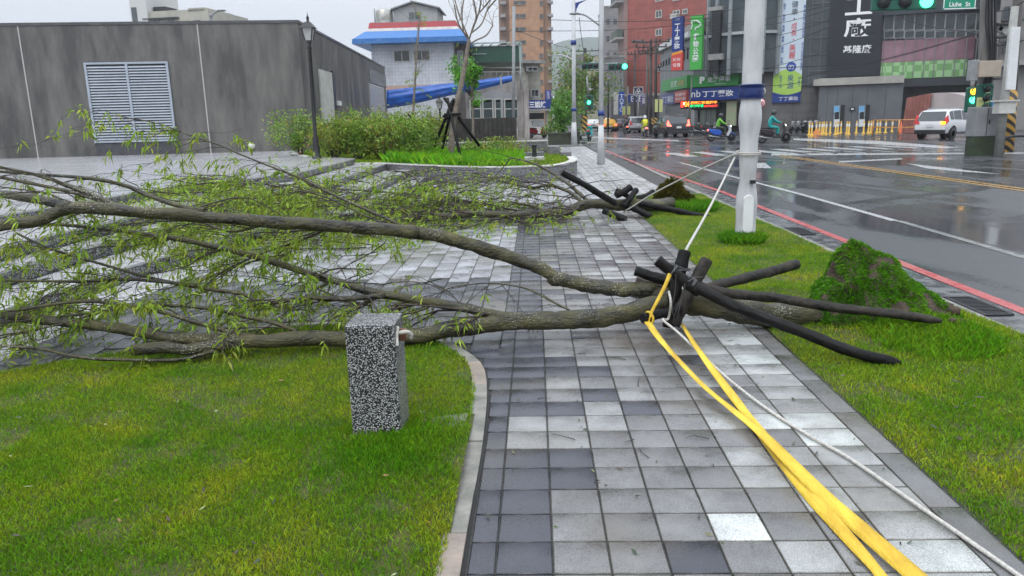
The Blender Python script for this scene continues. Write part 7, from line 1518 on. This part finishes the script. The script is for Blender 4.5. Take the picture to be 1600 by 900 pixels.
def at(o, px_, py_, rz, sc=1, ymax=999):
    g = G(px_, py_, -.12)
    if g[1] > ymax: g = D(px_, py_, ymax-rng.uniform(0, 3));
    o.location = (g[0], g[1], -.116); o.rotation_euler = (0, 0, rz); o.scale = (sc, sc, sc)
c = make_car('parked_car', 'black sport utility car with lit tail lights waiting at the crossing', paint('black_paint', (.012, .012, .014)), L=4.5, lit=True); at(c, 1047, 214, R(97))
c = make_car('white_car', 'white sport utility car with the blinking right rear light beside the cabinet', paint('white_car_paint', (.62, .63, .64)), L=4.5, blink=True); at(c, 1480, 216, R(38))
c = make_car('parked_car', 'white car with a red light bar hidden behind the white sport utility car', paint('white_car_paint2', (.6, .6, .61)), L=4.6); at(c, 1510, 206, R(25)); b = MB(); b.box((-.2, 0, 1.78), (.3, 1.2, .12)); o = b.build('light_bar', m_red); o.parent = c
c = make_car('parked_car', 'silver car driving away, just left of the yellow rider', paint('silver_paint', (.36, .37, .38)), L=4.3, grp='cars down the far street'); at(c, 991, 207.5, R(94))
c = make_car('parked_car', 'dark gray car between the yellow taxi and the silver car', paint('dark_gray_paint', (.06, .065, .07)), L=4.4, kind='sedan', grp='cars down the far street'); at(c, 972, 203.5, R(93))
c = make_car('parked_car', 'yellow taxi with a small roof sign in the far street', paint('taxi_yellow', (.62, .33, .02)), L=4.5, kind='sedan', roof_sign=True, lit=True, grp='cars down the far street'); at(c, 949, 205.5, R(92))
c = make_car('parked_car', 'white car in the far street left of the yellow taxi', paint('white_car_paint3', (.6, .6, .6)), L=4.4, kind='sedan', lit=True, grp='cars down the far street'); at(c, 926, 204.5, R(91))
# scooters
def make_scooter(label, c1, c2=None, lit=False, grp=None, cat='scooter'):
    t = thing('scooter', label, cat, (0, 0, 0), grp); m1 = paint('scooter_paint', c1); m2 = paint('scooter_paint_second', c2 or tuple(a*.6 for a in c1))
    for i, x in enumerate((-.62, .62)):
        b = MB(); b.tube([(x+.215*math.cos(a), 0, .26+.215*math.sin(a)) for a in np.linspace(0, 2*math.pi, 21)], .048, 8, caps=False); o = b.build('wheel', m_tyre, t); b = MB(); b.lathe([(.17, -.03), (.17, .03)], (x, 0, .26), 14, axis='y'); b.build('rim', m_dark if i else m_gray, o)
    b = MB(); b.xprism([(-.82, .66), (-.86, .78), (-.74, .80), (-.12, .74), (.02, .52), (-.1, .38), (-.42, .40), (-.66, .52)], -.15, .15); b.build('rear_body', m1, t, bevel=.05)
    b = MB(); b.xprism([(-.16, .30), (.34, .26), (.40, .36), (-.08, .40)], -.17, .17); b.xprism([(-.75, .22), (-.2, .24), (-.14, .38), (-.6, .40)], -.09, .09); b.build('floor_board', m_dark, t, bevel=.02)
    b = MB(); b.xprism([(.28, .34), (.40, .30), (.60, .66), (.54, .96), (.44, 1.02), (.36, 1.0), (.44, .72)], -.16, .16); b.build('front_shield', m2, t, bevel=.05)
    b = MB(); b.xprism([(.42, .52), (.64, .56), (.86, .40), (.88, .34), (.64, .50), (.44, .44)], -.07, .07); b.build('front_fender', m1, t, bevel=.02)
    b = MB(); b.tube([(.48, 0, .85), (.63, 0, .28)], .035, 6); b.build('fork', m_gray, t)
    b = MB(); b.xprism([(-.76, .80), (-.72, .87), (-.4, .86), (-.08, .80), (-.06, .74), (-.5, .78)], -.13, .13); b.build('seat', m_black, t, bevel=.03)
    b = MB(); b.tube(crom([(.36, -.33, 1.03), (.42, -.15, 1.05), (.44, 0, 1.04), (.42, .15, 1.05), (.36, .33, 1.03)], 4), .022, 6)
    for s in (-1, 1): b.tube([(.40, s*.22, 1.05), (.42, s*.28, 1.24)], .01, 4); b.ball((.42, s*.29, 1.27), .06, 0, 8, .7, .3)
    b.build('handlebar', m_black, t)
    b = MB(); b.ball((.55, 0, .93), .085, 0, 10, .8, .6); b.build('headlight', m_head if lit else m_offw, t)
    b = MB(); b.box((-.86, 0, .72), (.06, .2, .10)); b.build('tail_light', m_tailh if lit else m_tail, t)
    b = MB(); b.tube([(-.1, -.13, .26), (-.6, -.15, .32), (-.82, -.15, .38)], [.03, .05, .055], 8); b.build('exhaust', m_gray, t)
    return t
def make_person(label, jacket, trousers, helmet, rider_group=None, cape=False):
    V = {'pel': (-.28, 0, .90), 'wa': (-.25, 0, 1.06), 'ch': (-.17, 0, 1.26), 'nk': (-.12, 0, 1.43), 'hd': (-.08, 0, 1.54), 'hd2': (-.06, 0, 1.62),
         'sl': (-.15, .17, 1.36), 'el': (.06, .26, 1.14), 'hl': (.32, .27, 1.06), 'sr': (-.15, -.17, 1.36), 'er': (.06, -.26, 1.14), 'hr': (.32, -.27, 1.06),
         'tl': (-.22, .10, .88), 'kl': (.17, .14, .82), 'al': (.14, .13, .45), 'fl': (.28, .13, .42), 'tr': (-.22, -.10, .88), 'kr': (.17, -.14, .82), 'ar': (.14, -.13, .45), 'fr': (.28, -.13, .42)}
    rad = dict(pel=.15, wa=.14, ch=.17, nk=.06, hd=.085, hd2=.075, sl=.075, el=.055, hl=.04, sr=.075, er=.055, hr=.04, tl=.10, kl=.08, al=.055, fl=.05, tr=.10, kr=.08, ar=.055, fr=.05)
    E = [('pel', 'wa'), ('wa', 'ch'), ('ch', 'nk'), ('nk', 'hd'), ('hd', 'hd2'), ('ch', 'sl'), ('sl', 'el'), ('el', 'hl'), ('ch', 'sr'), ('sr', 'er'), ('er', 'hr'), ('pel', 'tl'), ('tl', 'kl'), ('kl', 'al'), ('al', 'fl'), ('pel', 'tr'), ('tr', 'kr'), ('kr', 'ar'), ('ar', 'fr')]
    ks = list(V); me = bpy.data.meshes.new('p'); me.from_pydata([V[k] for k in ks], [(ks.index(a), ks.index(b)) for a, b in E], []); o = bpy.data.objects.new('p', me); COL.objects.link(o)
    sk = o.modifiers.new('s', 'SKIN'); sv = me.skin_vertices[0].data
    for i, k in enumerate(ks): sv[i].radius = (rad[k], rad[k]*(1.15 if k in ('ch', 'wa', 'pel') else 1)); sv[i].use_root = (k == 'pel')
    ss = o.modifiers.new('ss', 'SUBSURF'); ss.levels = 2; ss.render_levels = 2; bpy.context.view_layer.update()
    m2 = bpy.data.meshes.new_from_object(o.evaluated_get(bpy.context.evaluated_depsgraph_get())); bpy.data.objects.remove(o)
    mj, mt, msk = mat('jacket_cloth', jacket, tuple(a*.7 for a in jacket), sc=8, rough=.45, bump=.3, bsc=12), mat('trousers', trousers, rough=.7), mat('skin', (.42, .25, .17), rough=.5)
    for m in (mj, mt, msk, m_black): m2.materials.append(m)
    for p in m2.polygons:
        c = p.center; p.use_smooth = True
        p.material_index = 3 if c.z < .5 else (2 if (c.z > 1.45 or c.x > .27) else (1 if (c.z < .95 and not (cape and c.x < .15)) else 0))
    ob = bpy.data.objects.new('person', m2); COL.objects.link(ob); tag(ob, label, 'person')
    b = MB(); b.lathe([(.02, 1.76), (.09, 1.745), (.135, 1.68), (.148, 1.60), (.142, 1.52), (.12, 1.49)], (-.07, 0, 0), 16); h = b.build('helmet', paint('helmet_paint', helmet), ob)
    b = MB(); b.ball((-.035, 0, 1.60), .128, 0, 12, .75); b.build('visor', m_glass, h)
    return ob
def ride(sc_, pr_, px_, py_, rz):
    g = G(px_, py_, -.12)
    for o in (sc_, pr_): o.location = (g[0], g[1], -.116); o.rotation_euler = (0, 0, rz)
s1 = make_scooter('blue and white scooter ridden past the corner shop with its headlight on', (.01, .08, .42), (.5, .52, .55), lit=True); p1 = make_person('person in a bright green jacket and dark helmet riding the blue scooter', (.16, .5, .04), (.04, .05, .035), (.02, .025, .03)); ride(s1, p1, 1127, 221, R(-4))
s2 = make_scooter('black scooter ridden right of the white wrapped pole with a red tail box', (.02, .015, .018), (.03, .03, .035), lit=True); p2 = make_person('person in a teal rain cape and dark helmet riding the black scooter', (.01, .34, .33), (.02, .3, .28), (.02, .03, .03), cape=True); ride(s2, p2, 1209, 224, R(-3)); s2.scale = p2.scale = (1.06,)*3
s3 = make_scooter('scooter ridden away from the view beside the black car', (.3, .3, .3), lit=True); p3 = make_person('person in a yellow raincoat and white helmet riding away', (.75, .72, .02), (.7, .65, .03), (.6, .6, .6), cape=True); ride(s3, p3, 1007, 214, R(93))
s4 = make_scooter('dark scooter with a red tail light riding away between the cars', (.03, .02, .02), lit=True); p4 = make_person('person in dark clothes riding away between the gray and silver cars', (.03, .03, .035), (.02, .02, .02), (.12, .02, .02)); ride(s4, p4, 978, 209.5, R(92))
# scooters parked
red = make_scooter('red and black scooter parked by the ruined wall', (.42, .012, .02), (.5, .02, .03)); g = G(840, 216); red.location = (g[0], g[1], 0.004); red.rotation_euler = (0, 0, R(-28))
pk = make_scooter('dark parked scooter before the shuttered shop, left of the green rider', (.03, .03, .032), (.2, .2, .2)); at(pk, 1097, 210, R(15))
gp = 'scooters parked by the stone wall'
for i, (x, y, a, lb) in enumerate(((1083, 209, 8, 'dark parked scooter nearest the corner shop pole'), (1109, 210.5, 20, 'white fronted parked scooter just left of the green rider'))):
    q = dup(pk); at(q, x, y, R(a)); q['label'] = lb
for i, (x, y, a, lb) in enumerate(((1246, 202, 200, 'black parked scooter at the left end of the row below the banner'), (1253, 201, 215, 'black parked scooter, second in the row below the banner'), (1260, 201, 235, 'black parked scooter in the middle of the row below the banner'), (1267, 201.5, 240, 'black parked scooter, second from the yellow bollards'), (1274, 202, 250, 'black parked scooter next to the yellow bollards'))):
    q = dup(pk); at(q, x, y, R(a), 1, 66); q['label'] = lb; q['group'] = gp
q = dup(pk); g = G(905, 221); q.location = (g[0], g[1]+1.5, .004); q.rotation_euler = (0, 0, R(70)); q['label'] = 'dark scooter parked between the lamp post and the hazard board'
tl = make_scooter('teal scooter parked at the kerb beyond the far lamp post', (.01, .35, .36), (.02, .4, .4)); g = G(921, 221); tl.location = (g[0], g[1], .004); tl.rotation_euler = (0, 0, R(80))
# bollards
m_bol = mat('bollard_yellow', (.68, .42, .04), (.55, .33, .05), sc=3, rough=.5)
def make_bollard(label):
    t = thing('yellow_bollard', label, 'bollard', (0, 0, 0), 'yellow flexible bollards before the dark wall'); b = MB(); b.lathe([(.055, 0), (.055, .74), (.045, .8), (.02, .82)], (0, 0, 0), 10); b.build('tube', m_bol, t); b = MB(); b.lathe([(.12, 0), (.12, .05), (.06, .08)], (0, 0, 0), 10); b.build('base', m_bol, t)
    b = MB()
    b.lathe([(.058, .48), (.058, .66)], (0, 0, 0), 10)
    b.build('reflective_band', m_offw, t); return t
bpos = [(1264, 211, 'at the left end of the front cluster'), (1268, 212, 'second in the front cluster'), (1275, 209, 'just right of the front cluster'), (1280, 208, 'beside the orange base'), (1284, 210, 'right of the orange base'), (1287, 206, 'before the parked scooters'), (1291, 203, 'farther back, left of the left poster'), (1297, 205, 'left of the left poster'), (1305, 211, 'front one under the left poster'), (1309, 205, 'behind the front one under the left poster'), (1314, 202, 'at the dark edge of the left poster'), (1323, 204, 'between the posters, left'), (1326, 210, 'between the posters, front'), (1338, 204, 'left of the right poster'), (1349, 209, 'front one under the right poster'), (1357, 202, 'right of the right poster'), (1361, 201, 'second right of the right poster'), (1370, 208, 'behind the corner of the orange rail'), (1375, 201, 'behind the orange rail, first'), (1384, 200, 'behind the orange rail, second'), (1394, 200, 'behind the orange rail, third'), (1412, 199, 'beside the traffic cone behind the orange rail')]
b0 = None
for (x, y, lb) in bpos:
    if b0 is None: q = b0 = make_bollard('')
    else: q = dup(b0)
    q['label'] = 'yellow bollard '+lb; at(q, x, y, rng.uniform(0, 6), 1.15, 62)
g = G(1276, 211, -.12); t = thing('orange_base', 'orange plastic barrier foot among the yellow bollards', 'barrier foot', (g[0], g[1], -.12)); b = MB(); b.hexa([(g[0]-.3, g[1]-.2, -.116), (g[0]+.3, g[1]-.2, -.116), (g[0]+.3, g[1]+.2, -.116), (g[0]-.3, g[1]+.2, -.116), (g[0]-.1, g[1]-.1, .3), (g[0]+.1, g[1]-.1, .3), (g[0]+.1, g[1]+.1, .3), (g[0]-.1, g[1]+.1, .3)]); b.build('body', mat('orange_plastic', (.6, .22, .05), rough=.5), t)
m_or = mat('orange_rail', (.62, .28, .08), rough=.5); gA, gB, gC = G(1363, 213, -.12), G(1403, 215, -.12), G(1440, 213, -.12); t = thing('guard_rail', 'orange painted tube guard rail left of the white sport utility car', 'guard rail', (gA[0], gA[1], -.12)); b = MB()
for z in (.95, .48): b.tube([(gA[0], gA[1], z), (gB[0], gB[1], z), (gC[0]+.5, gC[1]+.3, z)], .035, 6)
b.build('rail', m_or, t)
for g in (gA, gB, gC): MB().cyl(g, .045, -.12, .95, 8).build('post', m_or, t)
g = D(1408, 199, 60); g[2] = -.12; t = thing('traffic_cone', 'orange traffic cone by the dark wall behind the orange rail', 'traffic cone', (g[0], g[1], -.12)); MB().lathe([(.2, -.116), (.18, -.06), (.14, -.05), (.03, .72), (.0, .74)], (g[0], g[1], 0), 12).build('cone', mat('cone_orange', (.7, .12, .03), rough=.5), t); MB().lathe([(.095, .25), (.07, .42)], (g[0], g[1], 0), 12).build('white_band', m_white, t)
# ============================================================= haze
hm = bpy.data.materials.new('haze'); hm.use_nodes = True; q = hm.node_tree; q.nodes.clear(); o_ = q.nodes.new('ShaderNodeOutputMaterial'); v_ = q.nodes.new('ShaderNodeVolumePrincipled')
v_.inputs['Color'].default_value = (.92, .95, 1, 1); v_.inputs['Density'].default_value = .00045; v_.inputs['Anisotropy'].default_value = .2; q.links.new(v_.outputs[0], o_.inputs['Volume'])
hz_ = MB().bx(-1400, 1400, -60, 1500, -1.2, 150).build('haze', hm); hz_['kind'] = 'stuff'
